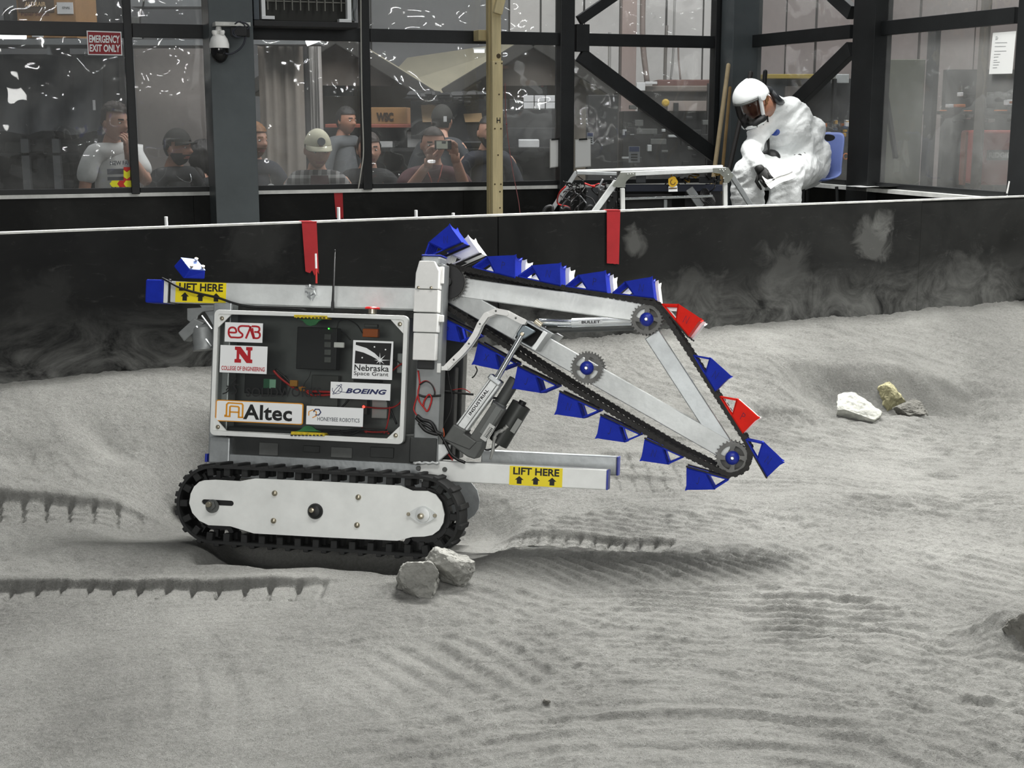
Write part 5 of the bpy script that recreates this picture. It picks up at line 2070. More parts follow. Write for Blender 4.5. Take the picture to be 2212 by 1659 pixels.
p = on_sand(908, 1290, 0.028)
rock(p + Vector((0, 0.03, 0)), (0.088, 0.075, 0.088), 3, ROCKG, 'rock', 'blocky grey rock nearest the camera under the rover track')
p = on_sand(965, 1272, 0.032)
rock(p + Vector((0.006, 0.05, 0)), (0.098, 0.08, 0.10), 8, ROCKG, 'rock', 'flat-topped grey rock wedged against the front of the track', cuts=7)
p = on_sand(1846, 905, 0.026)
rock(p + Vector((0.0, 0.03, 0)), (0.165, 0.11, 0.10), 12, ROCKW, 'rock', 'largest pale rock at the edge of the hollow', rough=0.045)
p = on_sand(1917, 888, 0.03)
rock(p + Vector((0.018, 0.035, 0.0)), (0.115, 0.08, 0.12), 15, ROCKT, 'rock', 'olive and white rock between the pale rock and the dark-faced one')
p = on_sand(1880, 872, 0.03)
rock(p + Vector((-0.01, 0.12, 0.02)), (0.08, 0.06, 0.06), 19, ROCKW, 'rock', 'small white rock peeking over the largest pale rock', rough=0.05)
p = on_sand(1968, 896, 0.012)
rock(p + Vector((0.002, 0.02, 0)), (0.12, 0.09, 0.065), 23, ROCKD, 'rock', 'low rock with dark face, last of the row by the hollow')
p = on_sand(2215, 1392, 0.02)
rock(p + Vector((0.036, 0.03, 0)), (0.11, 0.10, 0.10), 27, ROCKD, 'rock', 'dark boulder half buried in a drift, cut by the frame edge')
p = on_sand(1181, 1519, 0.003)
rock(p, (0.012, 0.012, 0.011), 31, ROCKD, 'pebble', 'single small pebble on the smooth foreground sand')

# ------------------------------------------------------------------ yellow timber post with its block, string
TIMBER = M('yellow_pine', 'cfc095', 0.6, 0, 0.16, 5, 0.06, 40, stretch=(6, 6, 0.7))
TIMBERD = M('pine_edge', 'b5a67c', 0.6, 0, 0.16, 5, stretch=(6, 6, 0.7))
t_ = thing('timber_post', 'yellow pine timber post standing in front of the back windows', 'post', BACK.q(BACK.t(1073), SAND2, 0.2))


def timber(pxa, pxb, za, zb, o0, o1, nm, m=TIMBER):
    mb = MB()
    wquad(mb, BACK, BACK.t(pxa, 300, o1), BACK.t(pxb, 300, o1), za, zb, o0, o1)
    return mb.build(nm, m, t_, bevel=0.003)


zz = lambda px, py, o=0.2: BACK.p(px, py, o).z
timber(1064, 1086.5, SAND2 - 0.01, zz(1075, 131), 0.17, 0.21, 'board')
timber(1063.5, 1083, zz(1075, 131), TOPZ + 0.1, 0.155, 0.195, 'board')
timber(1056, 1066, SAND2 - 0.01, TOPZ + 0.1, 0.12, 0.165, 'board', TIMBERD)
mb = MB()
a, b = BACK.p(1074, 30, 0.21), BACK.p(1090, -40, 0.21)
mb.beam(a, b, 0.05, 0.035, BACK.n)
mb.build('board', TIMBER, t_, bevel=0.003)
mb = MB()
wquad(mb, BACK, BACK.t(1031, 75, 0.1), BACK.t(1060, 75, 0.1), zz(1045, 88, 0.1), zz(1045, 65, 0.1), 0.03, 0.12)
mb.build('block', TIMBERD, t_, bevel=0.003)
for q in ((1071, 137), (1084, 137), (1078, 204), (1069, 278), (1082, 278), (1076, 335), (1069, 398), (1082, 398), (1080, 414), (1080, 449), (1077, 121)):
    mb = MB()
    c = BACK.p(*q, 0.211 if q[1] > 131 else 0.196)
    mb.cyl(c, c + BACK.n * 0.001, 0.005 if q[1] != 121 else 0.014, n=8)
    mb.build('nail_head', M('nail', '4a3c24', 0.6) if 'nail' not in bpy.data.materials else bpy.data.materials['nail'], t_)
mb = MB()
letters(mb, 'H', 0, 1, 0, 1, lambda x, y, w: BACK.p(1073 + x * 8, 266 - y * 12, 0.2115), 0, bold=0.02)
mb.build('lettering', INK, t_)
mb = MB()
pts = [BACK.p(1091, 180, 0.14), BACK.p(1094, 268, 0.16), BACK.p(1106, 360, 0.2), BACK.p(1121, 440, 0.24), BACK.p(1124, 480, 0.26)]
mb.tube(smoothpath(pts, 5), 0.0022, 5)
mb.ball(pts[1], 0.006, 6, 5)
tag(mb.build('string', M('red_string', '8d5656', 0.7)), 'thin red and white string hanging from the timber post', 'string')

# white stakes whose tips show above the dividing wall
for px, py, k, lab in ((358.5, 468, 487, 'white stake tip above the dividing wall, left of the steel column'), (898.5, 454, 470, 'white stake tip above the dividing wall, above the first buckets'), (731, 448, 474, 'white stake tip in front of the short red tape'), (979, 460, 466, 'short white stake tip left of the timber post')):
    mb = MB()
    off = 0.5
    a = at(px, py, DIV.p(px, py).y + off)
    mb.cyl((a.x, a.y, SAND2 - 0.02), a, 0.006, n=8)
    tag(mb.build('marker_stake', WHITE), lab, 'stake')

# ------------------------------------------------------------------ things on the window wall
mb = MB()
f_ = lambda o: (lambda x, y, w: BACK.p(x, y, o) + BACK.n * w)
t_ = thing('exit_sign', 'red emergency exit only sign with white letters on the left window', 'sign', BACK.p(226, 119, 0.03))
mb.prism([(187, 66), (262, 68.5), (264.5, 120), (190, 118.5)], (-0.004, 0.0), f_(0.03))
mb.build('sign_border', WHITE, t_)
mb = MB()
mb.prism([(189.5, 68.5), (260, 71), (262, 117.5), (192, 116.5)], (0.0, 0.001), f_(0.03))
face = mb.build('sign_face', M('sign_red', '8e1420', 0.5), t_)
mb = MB()
letters(mb, 'EMERGENCY', 192.5, 258.5, 92, 75.5, lambda x, y, w: BACK.p(x, y + (x - 192) * 0.02, 0.0325), 0, bold=0.03)
letters(mb, 'EXIT ONLY', 193.5, 259.5, 111.5, 95.5, lambda x, y, w: BACK.p(x, y + (x - 192) * 0.02, 0.0325), 0, bold=0.03)
mb.build('lettering', WHITE, t_)
t_ = thing('chevron_tape', 'L-shaped strip of red and yellow chevrons at the window corner', 'tape', BACK.p(265, 404, 0.01))
CY, CR = M('chevron_yellow', 'e3df1c', 0.5), M('chevron_red', 'c1261c', 0.5)
for i, (x0, x1, m) in enumerate(((237, 253, CY), (253, 267, CR), (267, 284, CY))):
    mb = MB()
    mb.prism([(x0 + 5, 390), (x1 + (5 if i < 2 else 0), 390), (x1, 397), (x1 + (5 if i < 2 else 0), 404), (x0 + 5, 404), (x0, 397)], (0, 0.0012), f_(0.006))
    mb.build('chevron', m, t_)
for i, (y0, y1, m) in enumerate(((361, 367, CR), (367, 382, CY), (382, 390, CR))):
    mb = MB()
    mb.prism([(267, y0), (274, y0 + (5 if i else 0)), (281, y0), (281, y1), (274, y1 + 5 * (i < 2)), (267, y1)], (0, 0.0012), f_(0.006))
    mb.build('chevron', m, t_)

# dome camera with its bracket and cables on the column
t_ = thing('dome_camera', 'white and black dome camera hanging from a bracket on the steel column', 'camera', BACK.p(475, 135, 0.32))
c = BACK.p(474, 105, 0.36)
k = c.y / F
mb = MB()
mb.lathe(c, (0, 0, 1), [(1 * k, 18 * k), (1 * k, 20.5 * k), (9 * k, 20.5 * k), (20 * k, 17.5 * k), (28 * k, 12 * k), (31 * k, 7 * k), (37 * k, 7 * k), (45 * k, 5 * k), (45 * k, 3 * k)], 24)
mb.build('camera_shell', WHITEP, t_, smooth=40)
mb = MB()
mb.lathe(c, (0, 0, -1), [(-1 * k, 19 * k), (8 * k, 19.5 * k), (17 * k, 17 * k), (25 * k, 11.5 * k), (29 * k, 5 * k), (30 * k, 1 * k)], 24)
mb.build('camera_dome', M('dome_black', '0b0b0c', 0.12), t_, smooth=40)
for dx in (-7, 8):
    mb = MB()
    mb.lathe(c + Vector((dx * k, -0.02, 34 * k)), (0, -0.2, 1), [(-6 * k, 5 * k), (0, 6.5 * k), (3 * k, 5 * k)], 10)
    mb.build('camera_lug', WHITEP, t_, smooth=40)
mb = MB()
wquad(mb, BACK, BACK.t(459, 55, 0.3), BACK.t(534, 55, 0.3), zz(490, 58.5, 0.3), zz(490, 50, 0.3), 0.29, 0.40)
mb.build('camera_bracket', M('galvanised', 'c3c4bf', 0.45, 0.5, 0.2, 20), t_, bevel=0.001)
mb = MB()
mb.span(BACK.p(500, 79, 0.36) - Vector((0, 0.03, 0)), BACK.p(537, 59, 0.36) + Vector((0, 0.03, 0)))
mb.build('junction_box', BLACK, t_, bevel=0.004)
for pts, r in (([(486, 116), (500, 116), (515, 108), (526, 95), (531, 78), (530, 66), (538, 58), (530, 50), (518, 47)], 0.005), ([(505, 62), (502, 72), (510, 80), (522, 78), (530, 68), (528, 54), (516, 47), (507, 52)], 0.004), ([(512, 80), (505, 70), (512, 58), (526, 58), (534, 64)], 0.003)):
    mb = MB()
    mb.tube(smoothpath([BACK.p(x, y, 0.40) for x, y in pts], 5), r, 6)
    mb.build('camera_cable', M('navy_cable', '23262f', 0.5) if 'navy_cable' not in bpy.data.materials else bpy.data.materials['navy_cable'], t_, smooth=1)
mb = MB()
pts = [BACK.p(779, -20, 0.045), BACK.p(780, 100, 0.045), BACK.p(782, 224, 0.045), BACK.p(785, 326, 0.045), BACK.p(780, 370, 0.04), BACK.p(774, 408, 0.03)]
mb.tube(smoothpath(pts, 6), 0.004, 6)
tag(mb.build('thin_cable', M('pale_cable', 'b7b6ae', 0.6), smooth=1), 'thin pale cable running down the window post', 'cable')

# barred ventilation unit above the third window
t_ = thing('ventilation_unit', 'ventilation unit with black grille and white corners above the third window', 'ventilation unit', BACK.p(660, 62, 0.1))
za, zb_2 = zz(660, 46, 0.2), TOPZ + 0.12


def vq(x0, x1, y0, y1, o0, o1, nm, m, par=None, bevel=0.002):
    mb = MB()
    wquad(mb, BACK, BACK.t(x0, 50, o1), BACK.t(x1, 50, o1), zz(660, y1, o1), zz(660, y0, o1), o0, o1)
    return mb.build(nm, m, par or t_, bevel=bevel)


vq(566, 766, -60, 46, 0.04, 0.15, 'unit_body', M('unit_dark', '23241f', 0.6, 0, 0.2, 8))
for i in range(11):
    x = 580 + 17.6 * i
    vq(x - 1.2, x + 1.2, -60, 23, 0.165, 0.175, 'grille_bar', M('grille_grey', '73736c', 0.5) if 'grille_grey' not in bpy.data.materials else bpy.data.materials['grille_grey'], None, 0.0005)
for y in (4, -14, -32):
    vq(576, 756, y - 1.2, y + 1.2, 0.160, 0.168, 'grille_bar', bpy.data.materials['grille_grey'], None, 0.0005)
vq(566, 574.5, -60, 43, 0.155, 0.20, 'white_corner', WHITE)
vq(751, 760, -60, 46, 0.155, 0.20, 'white_corner', WHITE)
vq(566, 594, 36, 43.5, 0.155, 0.205, 'white_foot', WHITE)
vq(733, 760, 39, 46.5, 0.155, 0.205, 'white_foot', WHITE)
vq(549, 774, 46, 58, 0.03, 0.26, 'unit_tray', BLACK)
vq(549, 561, -60, 45, 0.10, 0.22, 'side_frame', M('unit_blue_grey', '4a5258', 0.5))
for x in (763, 768):
    mb = MB()
    mb.tube(smoothpath([BACK.p(x, -40, 0.2), BACK.p(x + 1, 10, 0.2), BACK.p(x - 2, 30, 0.2), BACK.p(x, 45, 0.2)], 5), 0.004, 6)
    mb.build('hanging_chain', CHROME, t_)

# clipboards, notice, papers
PAPER = M('white_paper', 'e6e7e5', 0.7)
for x0, x1, lab in ((1188, 1211, 'clipboard with white sheet hanging left of the wide post'), (1242, 1276, 'clipboard with white sheet hanging right of the wide post')):
    t_ = thing('clipboard', lab, 'clipboard', BACK.p(x0, 362, 0.02))
    mb = MB()
    mb.prism([(x0, 301), (x1, 299), (x1 + 0.5, 360), (x0, 363)], (-0.004, 0), f_(0.018))
    mb.build('board', M('clip_board', 'b9b9b5', 0.5) if 'clip_board' not in bpy.data.materials else bpy.data.materials['clip_board'], t_)
    mb = MB()
    mb.prism([(x0 + 1, 303), (x1 - 1, 301.5), (x1 - 0.5, 358), (x0 + 1, 361)], (0.0005, 0.0012), f_(0.018))
    mb.build('sheet', PAPER, t_)
    mb = MB()
    c0 = (x0 + x1) / 2
    mb.prism([(c0 - 9, 303), (c0 + 9, 302), (c0 + 8, 298.5), (c0 - 8, 299.5)], (0.0012, 0.008), f_(0.018))
    mb.build('clip', BLACK, t_)
g_ = lambda o: (lambda x, y, w: RIGHT.p(x, y, o) + RIGHT.n * w)
t_ = thing('paper_notice', 'white paper notice taped to the hazy right window', 'notice', RIGHT.p(2165, 160, 0.0))
mb = MB()
mb.prism([(2145, 71), (2195, 67), (2186.5, 159), (2136.5, 160)], (-0.0006, 0.0006), g_(0.0))
mb.build('sheet', PAPER, t_)
mb = MB()
for i, (y, w) in enumerate(((79, 4), (82, 6), (85, 5), (92, 26), (100, 24), (110, 26), (117, 14), (123, 10), (130, 8), (134, 14), (140, 12), (146, 9))):
    x = 2151 - (y - 75) * 0.09
    mb.flat([(x, y), (x + w, y - 0.5), (x + w, y + 0.6), (x, y + 1.1)], g_(0.0012))
mb.build('print', M('faint_print', '8d8f91', 0.7), t_)
RL = VPlane(RIGHT.o, -20 + 180)
RL.n = RIGHT.n
mb = MB()
for i, (quad, dz) in enumerate((([(1853, 417), (1868, 412), (1942, 402), (1950, 407)], 0.0), ([(1880, 415), (1908, 406), (1952, 403), (1946, 409)], 0.004))):
    P = []
    for x, y in quad:
        d = ray(x, y)
        zt_ = RSILL - 0.004 + dz
        v = EYE + d * ((zt_ - EYE.z) / d.z)
        P.append(v)
    if i == 0:
        c = RIGHT.p(1905, 409, 0.03)
u_ = RIGHT.d
ctr = RIGHT.p(1900, 408, 0.0)
t_ = thing('loose_papers', 'white paper sheets lying on the dusty ledge right of the chair', 'paper', ctr)
for i in range(2):
    mb = MB()
    rows = []
    for j in range(7):
        s1 = (j / 6 - 0.5) * (0.30 - 0.05 * i)
        row = []
        for k_ in (-0.09, -0.03, 0.03, 0.09):
            v = RIGHT.q((ctr - RIGHT.o).dot(RIGHT.d) + s1 + i * 0.04, RSILL - 0.009 + 0.002 + 0.004 * i + 0.02 * max(0, j / 6 - 0.55) + 0.006 * max(0, 0.4 - j / 6), -0.03 + k_ + 0.06 + 0.02 * i)
            row.append(mb.bm.verts.new(v))
        rows.append(row)
    for a, b in zip(rows, rows[1:]):
        for m in range(3):
            mb._f([a[m], a[m + 1], b[m + 1], b[m]])
    mb.build('sheet', PAPER, t_, smooth=1)
c = RIGHT.p(2190, 413, 0.02)
c.z = RSILL + 0.008
rock(c, (0.05, 0.04, 0.035), 44, WHITE, 'crumpled_tissue', 'crumpled white tissue on the ledge at the far right', rough=0.16)['category'] = 'tissue'
mb = MB()
a, b = RIGHT.p(2213, 238, 0.03), RIGHT.p(2176, 418, 0.05)
mb.beam(a, b, 0.010, 0.006, RIGHT.n)
tag(mb.build('white_strip', WHITEP), 'thin white strip leaning on the far right window post', 'strip')
mb = MB()
mb.beam(RIGHT.p(1895, 84, -0.06), RIGHT.p(1935, 342, -0.06), 0.022, 0.02, RIGHT.n)
tag(mb.build('leaning_rod', FRAMEM), 'dark rod leaning behind the hazy right window', 'rod')

# poles leaning in the corner
WOODP = M('pole_wood', 'b8a581', 0.6, 0, 0.2, 8)
for (xa, ya), (xb, yb), o, r, m, nm, lab in (((1573.5, 141), (1544, 362), 0.34, 0.013, WOODP, 'wooden_pole', 'tallest pale wooden pole leaning in the corner'),
                                             ((1577, 190), (1561, 362), 0.30, 0.010, M('pole_wood_dark', '8f7448', 0.6, 0, 0.2, 8), 'wooden_pole', 'darker wooden pole leaning behind the tallest pole'),
                                             ((1622, 158), (1576, 362), 0.42, 0.014, M('pole_dark', '2b2724', 0.5), 'dark_pole', 'dark brown pole leaning on the grey column'),
                                             ((1653, 155), (1640, 340), 0.10, 0.013, BLACK, 'dark_pole', 'black pole behind the white helmet')):
    mb = MB()
    W_ = RIGHT if xa == 1653 else BACK
    a, b = W_.p(xa, ya, o - (0.1 if W_ is BACK else -0.03)), W_.p(xb, yb, o + 0.05)
    d = (b - a).normalized()
    b = b + d * ((SAND2 - b.z) / d.z)
    mb.cyl(a, b, r, n=12)
    mb.ball(a, r, 12, 6)
    tag(mb.build(nm, m, smooth=30), lab, 'pole')

# ------------------------------------------------------------------ second rover behind the dividing wall
Y2 = 6.2
w2 = VPlane(at(1400, 400, Y2), 86)
rv = thing('open_frame_rover', 'open aluminium frame rover full of cables behind the dividing wall', 'robot', (at(1400, 440, Y2).x, Y2 + 0.2, SAND2))


def z3b(x, y):
    return 1000 + x / 3.318, y / 3.318


pq = lambda x, y, o=0.0: w2.p(*z3b(x, y), -o)
PLATEG = M('riveted_plate', '83867f', 0.45, 0.4, 0.15, 14)


def r2(mb, nm, m, par=rv, **k):
    return mb.build(nm, m, par, **k)


def rbar(a, b, w, nm, m=ALUD, o=0.0, th=0.025):
    mb = MB()
    mb.beam(pq(*a, o), pq(*b, o), w, th, w2.n)
    return r2(mb, nm, m, bevel=0.002)


kpx = Y2 / F / 3.318
rbar((1130, 1248), (1885, 1215), 32 * kpx, 'top_rail', ALU)
rbar((815, 1238), (1100, 1245), 24 * kpx, 'top_rail', ALUD, 0.06)
rbar((815, 1232), (640, 1500), 30 * kpx, 'side_strut', ALUD, 0.30)
rbar((1100, 1300), (940, 1520), 40 * kpx, 'side_strut', ALU)
rbar((1143, 1350), (1146, 1560), 30 * kpx, 'upright', ALUW)
rbar((1878, 1310), (1880, 1560), 28 * kpx, 'upright', ALUW)
rbar((1915, 1240), (2060, 1470), 34 * kpx, 'side_strut', ALUD)
rbar((815, 1226), (1860, 1192), 18 * kpx, 'top_rail', ALUW, 0.40)
for out in ([(1130, 1236), (1236, 1236), (1236, 1258), (1200, 1270), (1170, 1300), (1155, 1345), (1080, 1340), (1070, 1330)], [(1790, 1205), (1900, 1200), (1940, 1260), (1905, 1310), (1870, 1312), (1868, 1270), (1840, 1245), (1792, 1238)]):
    mb = MB()
    pts = [tuple(p) for p in out]
    mb.prism(pts, (0.0, 0.004), lambda x, y, w: pq(x, y, -0.018) + w2.n * w)
    gp = r2(mb, 'corner_plate', PLATEG)
    for k_ in range(3):
        for q in ((out[0][0] + 52 + 19 * k_, out[0][1] + 10 - k_), (out[-2][0] - 12 + 34 * (k_ % 2) - (8 if out[0][0] < 1500 else -40), out[-2][1] - 20 - 26 * (k_ % 3) * (1 if out[0][0] < 1500 else -1))):
            mb = MB()
            c = pq(*q, -0.023)
            mb.cyl(c, c + w2.n * 0.003, 3.5 * kpx, n=6)
            r2(mb, 'rivet', WHITE, gp)
mb = MB()
mb.hexa([pq(x, y, o) for o in (0.02, 0.42) for x, y in ((1130, 1238), (1880, 1205), (1880, 1196), (1130, 1228))])
r2(mb, 'top_sheet', M('clear_top', '9ea19f', 0.2, 0.4))
for (x0, x1, y0, y1, o0, o1, nm, m) in ((1165, 1860, 1322, 1372, 0.10, 0.22, 'cross_beam', M('dark_blue_beam', '23293a', 0.4)), (1240, 1312, 1258, 1312, 0.12, 0.2, 'control_box', M('box_grey', '55585c', 0.5)), (1165, 1500, 1385, 1560, 0.2, 0.35, 'drive_box', BLACK),
                                        (1690, 1810, 1268, 1312, 0.14, 0.24, 'control_box', M('box_dark', '33363a', 0.4)), (1000, 1110, 1370, 1560, 0.15, 0.35, 'drive_box', BLACK), (1440, 1465, 1430, 1560, 0.08, 0.1, 'bracket', ALUD), (880, 1080, 1340, 1560, 0.34, 0.42, 'side_panel', M('dark_panel', '26282a', 0.4)),
                                        (1590, 1850, 1350, 1560, 0.26, 0.36, 'drive_box', BLACK), (970, 1030, 1362, 1520, 0.12, 0.15, 'bracket', M('bracket_dark', '3c3c3c', 0.5))):
    mb = MB()
    mb.hexa([pq(x, y, o) for o in (o0, o1) for x, y in ((x0, y1), (x1, y1), (x1, y0), (x0, y0))])
    r2(mb, nm, m, bevel=0.003)
mb = MB()
mb.cyl(pq(1140, 1425, 0.05), pq(1790, 1405, 0.05), 0.006, n=10)
r2(mb, 'drive_rod', CHROME)
mb = MB()
mb.beam(pq(1620, 1350, 0.1), pq(1710, 1480, 0.1), 0.035, 0.02, w2.n)
r2(mb, 'diagonal_arm', ALUD, bevel=0.002)
mb = MB()
for k_ in range(7):
    c = pq(1735 + k_ * 6, 1400 + 8 * k_, 0.08)
    mb.tube([c + Vector((0.022 * cos(t), 0.01 * sin(t), 0.030 * sin(t))) for t in [2 * pi * i / 10 for i in range(10)]], 0.003, 5, True)
tag(r2(mb, 'coiled_cable', BLACK), kind='stuff')
# yellow lion-like badge: plain gold disc with darker rings on a white card
mb = MB()
mb.prism([(1473, 1335), (1535, 1330), (1538, 1372), (1473, 1374)], (0, 0.003), lambda x, y, w: pq(x, y, -0.002) + w2.n * w)
r2(mb, 'badge_card', WHITE)
mb = MB()
mb.prism([(1503 + 34 * cos(t) * (1 + 0.08 * cos(5 * t)), 1303 + 38 * sin(t) * (1 + 0.08 * sin(4 * t))) for t in [2 * pi * i / 24 for i in range(24)]], (0, 0.006), lambda x, y, w: pq(x, y, -0.002) + w2.n * w)
bdg = r2(mb, 'badge', M('badge_gold', 'c29a1e', 0.5))
mb = MB()
mb.stroke([(1505 + 17 * cos(t), 1305 + 18 * sin(t)) for t in [2 * pi * i / 14 for i in range(11)]], 6, lambda x, y, w: pq(x, y, -0.0088))
mb.stroke([(1475, 1352), (1535, 1349)], 8, lambda x, y, w: pq(x, y, -0.0058))
r2(mb, 'badge_line', M('badge_brown', '5b3f10', 0.6), bdg)
rr = random.Random(5)
for i in range(26):
    x, y = rr.uniform(690, 1130), rr.uniform(1260, 1430)
    pts = [pq(x, y, 0.12)]
    for j in range(4):
        x += rr.uniform(-70, 70)
        y += rr.uniform(-20, 70)
        pts.append(pq(min(max(x, 660), 1150), min(y, 1560), rr.uniform(0.08, 0.3)))
    mb = MB()
    mb.tube(smoothpath(pts, 5), rr.choice((0.003, 0.004, 0.005)), 5)
    r2(mb, 'cable', (WIREB, WIREB, WIREB, WIREB if i % 10 < 5 else WIRER, M('grey_cable', '6b6d6f', 0.5) if 'grey_cable' not in bpy.data.materials else bpy.data.materials['grey_cable'])[i % 5], smooth=1)
for i in range(14):
    x, y = rr.uniform(1500, 1830), rr.uniform(1245, 1330)
    pts = [pq(x, y, 0.1)]
    for j in range(3):
        x += rr.uniform(-60, 60)
        y += rr.uniform(-20, 50)
        pts.append(pq(min(max(x, 1180), 1850), min(y, 1540), rr.uniform(0.06, 0.2)))
    mb = MB()
    mb.tube(smoothpath(pts, 5), 0.003, 5)
    r2(mb, 'cable', (WIREB, WIREB, M('amber_wire', 'a8842c', 0.5) if 'amber_wire' not in bpy.data.materials else bpy.data.materials['amber_wire'])[i % 3], smooth=1)
for i in (0, 1):
    mb = MB()
    x = (570, 860)[i]
    mb.tube(smoothpath([pq(x, 1540, 0.1), pq(x + 25, 1490, 0.1), pq(x + 65, 1480, 0.1), pq(x + 72, 1520, 0.1), pq(x + 72, 1560, 0.1)], 5), 0.008, 8)
    r2(mb, 'wheel_guard', BLACK, smooth=1)
for px in (1230, 1590):
    for oo in (0.05, 0.38):
        mb = MB()
        c = w2.p(px, 430, -oo)
        c.z = SAND2 + 0.11
        mb.cyl(c - w2.n * 0.05, c + w2.n * 0.05, 0.12, n=24)
        r2(mb, 'wheel', BLACK, smooth=30)
for k_ in range(2):
    mb = MB()
    a = w2.p(1260, 455, -(0.06 + 0.3 * k_))
    b = w2.p(1590, 455, -(0.06 + 0.3 * k_))
    a.z = b.z = SAND2 + 0.12
    mb.beam(a, b, 0.04, 0.03, w2.n)
    r2(mb, 'lower_rail', ALUD)
# ------------------------------------------------------------------ people
def skin_mesh(joints, edges, root, sub=2):
    """one smooth limb-and-trunk surface grown round a stick figure; joints: name -> (position, radius)"""
    names = list(joints)
    ix = {n: i for i, n in enumerate(names)}
    me = bpy.data.meshes.new('figure')
    me.from_pydata([joints[n][0] for n in names], [(ix[a], ix[b]) for a, b in edges], [])
    o = bpy.data.objects.new('figure', me)
    COL.objects.link(o)
    sk = o.modifiers.new('skin', 'SKIN')
    sk.use_smooth_shade = True
    sk.branch_smoothing = 0.6
    for i, n in enumerate(names):
        r = joints[n][1]
        me.skin_vertices[0].data[i].radius = r if isinstance(r, tuple) else (r, r)
        me.skin_vertices[0].data[i].use_root = (n == root)
    ss = o.modifiers.new('s', 'SUBSURF')
    ss.levels = ss.render_levels = sub
    dg = bpy.context.evaluated_depsgraph_get()
    out = bpy.data.meshes.new_from_object(o.evaluated_get(dg))
    bpy.data.objects.remove(o)
    return out


def fuse(joints, edges, voxel, extra=()):
    """one closed surface over tapered limbs (and extra ellipsoids), their joins melted together"""
    mb = MB()
    R1 = lambda r: sum(r) / len(r) if isinstance(r, tuple) else r
    for n in joints:
        p, r = joints[n]
        mb.ball(p, R1(r), 18, 12)
    for a, b in edges:
        mb.cyl(joints[a][0], joints[b][0], R1(joints[a][1]), R1(joints[b][1]), 18)
    for c, r, ax in extra:
        mb.ball(c, r, 20, 14, ax)
    me = bpy.data.meshes.new('figure')
    mb.bm.to_mesh(me)
    mb.bm.free()
    o = bpy.data.objects.new('figure', me)
    COL.objects.link(o)
    rm = o.modifiers.new('melt', 'REMESH')
    rm.mode, rm.voxel_size, rm.use_smooth_shade = 'VOXEL', voxel, True
    sm = o.modifiers.new('soften', 'SMOOTH')
    sm.factor, sm.iterations = 0.5, 9
    out = bpy.data.meshes.new_from_object(o.evaluated_get(bpy.context.evaluated_depsgraph_get()))
    bpy.data.objects.remove(o)
    return out


def head_point(n):
    """unit direction -> point of a head of height 1 (x right, y forward, z up, centre at mid-height)"""
    x, y, z = n
    lo = max(0.0, -z)
    hx = 0.335 * (1 - 0.34 * lo ** 1.5)
    hy = 0.415 if y < 0 else 0.40
    if y < 0:
        hy *= 1 - 0.42 * lo ** 1.2
    px, py, pz = x * hx, y * hy, z * 0.5
    if y > 0:
        g = lambda cx, cz, sx, sz: exp(-((px - cx) / sx) ** 2 - ((pz - cz) / sz) ** 2)
        py -= 0.030 * (g(-0.14, 0.03, 0.075, 0.06) + g(0.14, 0.03, 0.075, 0.06)) * y
        py += 0.022 * g(0, 0.10, 0.24, 0.05) * y
        py += (0.105 * g(0, -0.115, 0.055, 0.055) + 0.055 * g(0, -0.03, 0.035, 0.08)) * y
        py += 0.030 * g(0, -0.255, 0.10, 0.040) * y - 0.016 * g(0, -0.258, 0.12, 0.010) * y
        py += 0.045 * g(0, -0.42, 0.12, 0.08) * y
        py += 0.012 * (g(-0.19, -0.12, 0.09, 0.09) + g(0.19, -0.12, 0.09, 0.09))
    return Vector((px, py, pz))


def head_into(mb, c, right, fwd, up, h, beard=False):
    """material slots: 0 skin, 1 lips, 2 eye white, 3 iris, 4 hair"""
    Mx = Matrix((right, fwd, up)).transposed()
    tf = lambda p: c + Mx @ (p * h)
    nu, nv = 40, 34
    rows = []
    for i in range(nv + 1):
        t = pi * i / nv
        if i in (0, nv):
            rows.append([(mb.bm.verts.new(tf(head_point((0, 0, cos(t))))), Vector((0, 0, cos(t) * 0.5)))])
            continue
        row = []
        for k in range(nu):
            a = 2 * pi * k / nu
            q = head_point((sin(t) * cos(a), sin(t) * sin(a), cos(t)))
            row.append((mb.bm.verts.new(tf(q)), q))
        rows.append(row)
    for i in range(nv):
        a, b = rows[i], rows[i + 1]
        for k in range(nu):
            k2 = (k + 1) % nu
            vs = [a[0], b[k], b[k2]] if len(a) == 1 else [a[k], b[0], a[k2]] if len(b) == 1 else [a[k], b[k], b[k2], a[k2]]
            m = sum((v[1] for v in vs), Vector()) / len(vs)
            mb.mi = 0
            if m.y > 0.3 and abs(m.x) < 0.105 and -0.285 < m.z < -0.228:
                mb.mi = 1
            elif beard and m.z < -0.12 and m.y > -0.08 and (abs(m.x) > 0.13 or m.z < -0.29 or m.z > -0.22) and (m.z < -0.17 or abs(m.x) > 0.2):
                mb.mi = 4
            elif m.y > 0.30 and 0.075 < m.z < 0.115 and 0.06 < abs(m.x) < 0.21:
                mb.mi = 4
            mb._f([v[0] for v in vs])
    for sx in (-1, 1):
        mb.mi = 2
        mb.ball(tf(Vector((sx * 0.135, 0.335, 0.022))), (0.048 * h, 0.03 * h, 0.026 * h), 10, 8, (right, fwd, up))
        mb.mi = 3
        mb.ball(tf(Vector((sx * 0.130, 0.362, 0.022))), (0.02 * h, 0.009 * h, 0.02 * h), 8, 6, (right, fwd, up))
        mb.mi = 0
        mb.ball(tf(Vector((sx * 0.335, -0.02, -0.02))), (0.030 * h, 0.065 * h, 0.105 * h), 10, 8, (right, (fwd - right * sx * 0.4).normalized(), up))
    mb.mi = 0


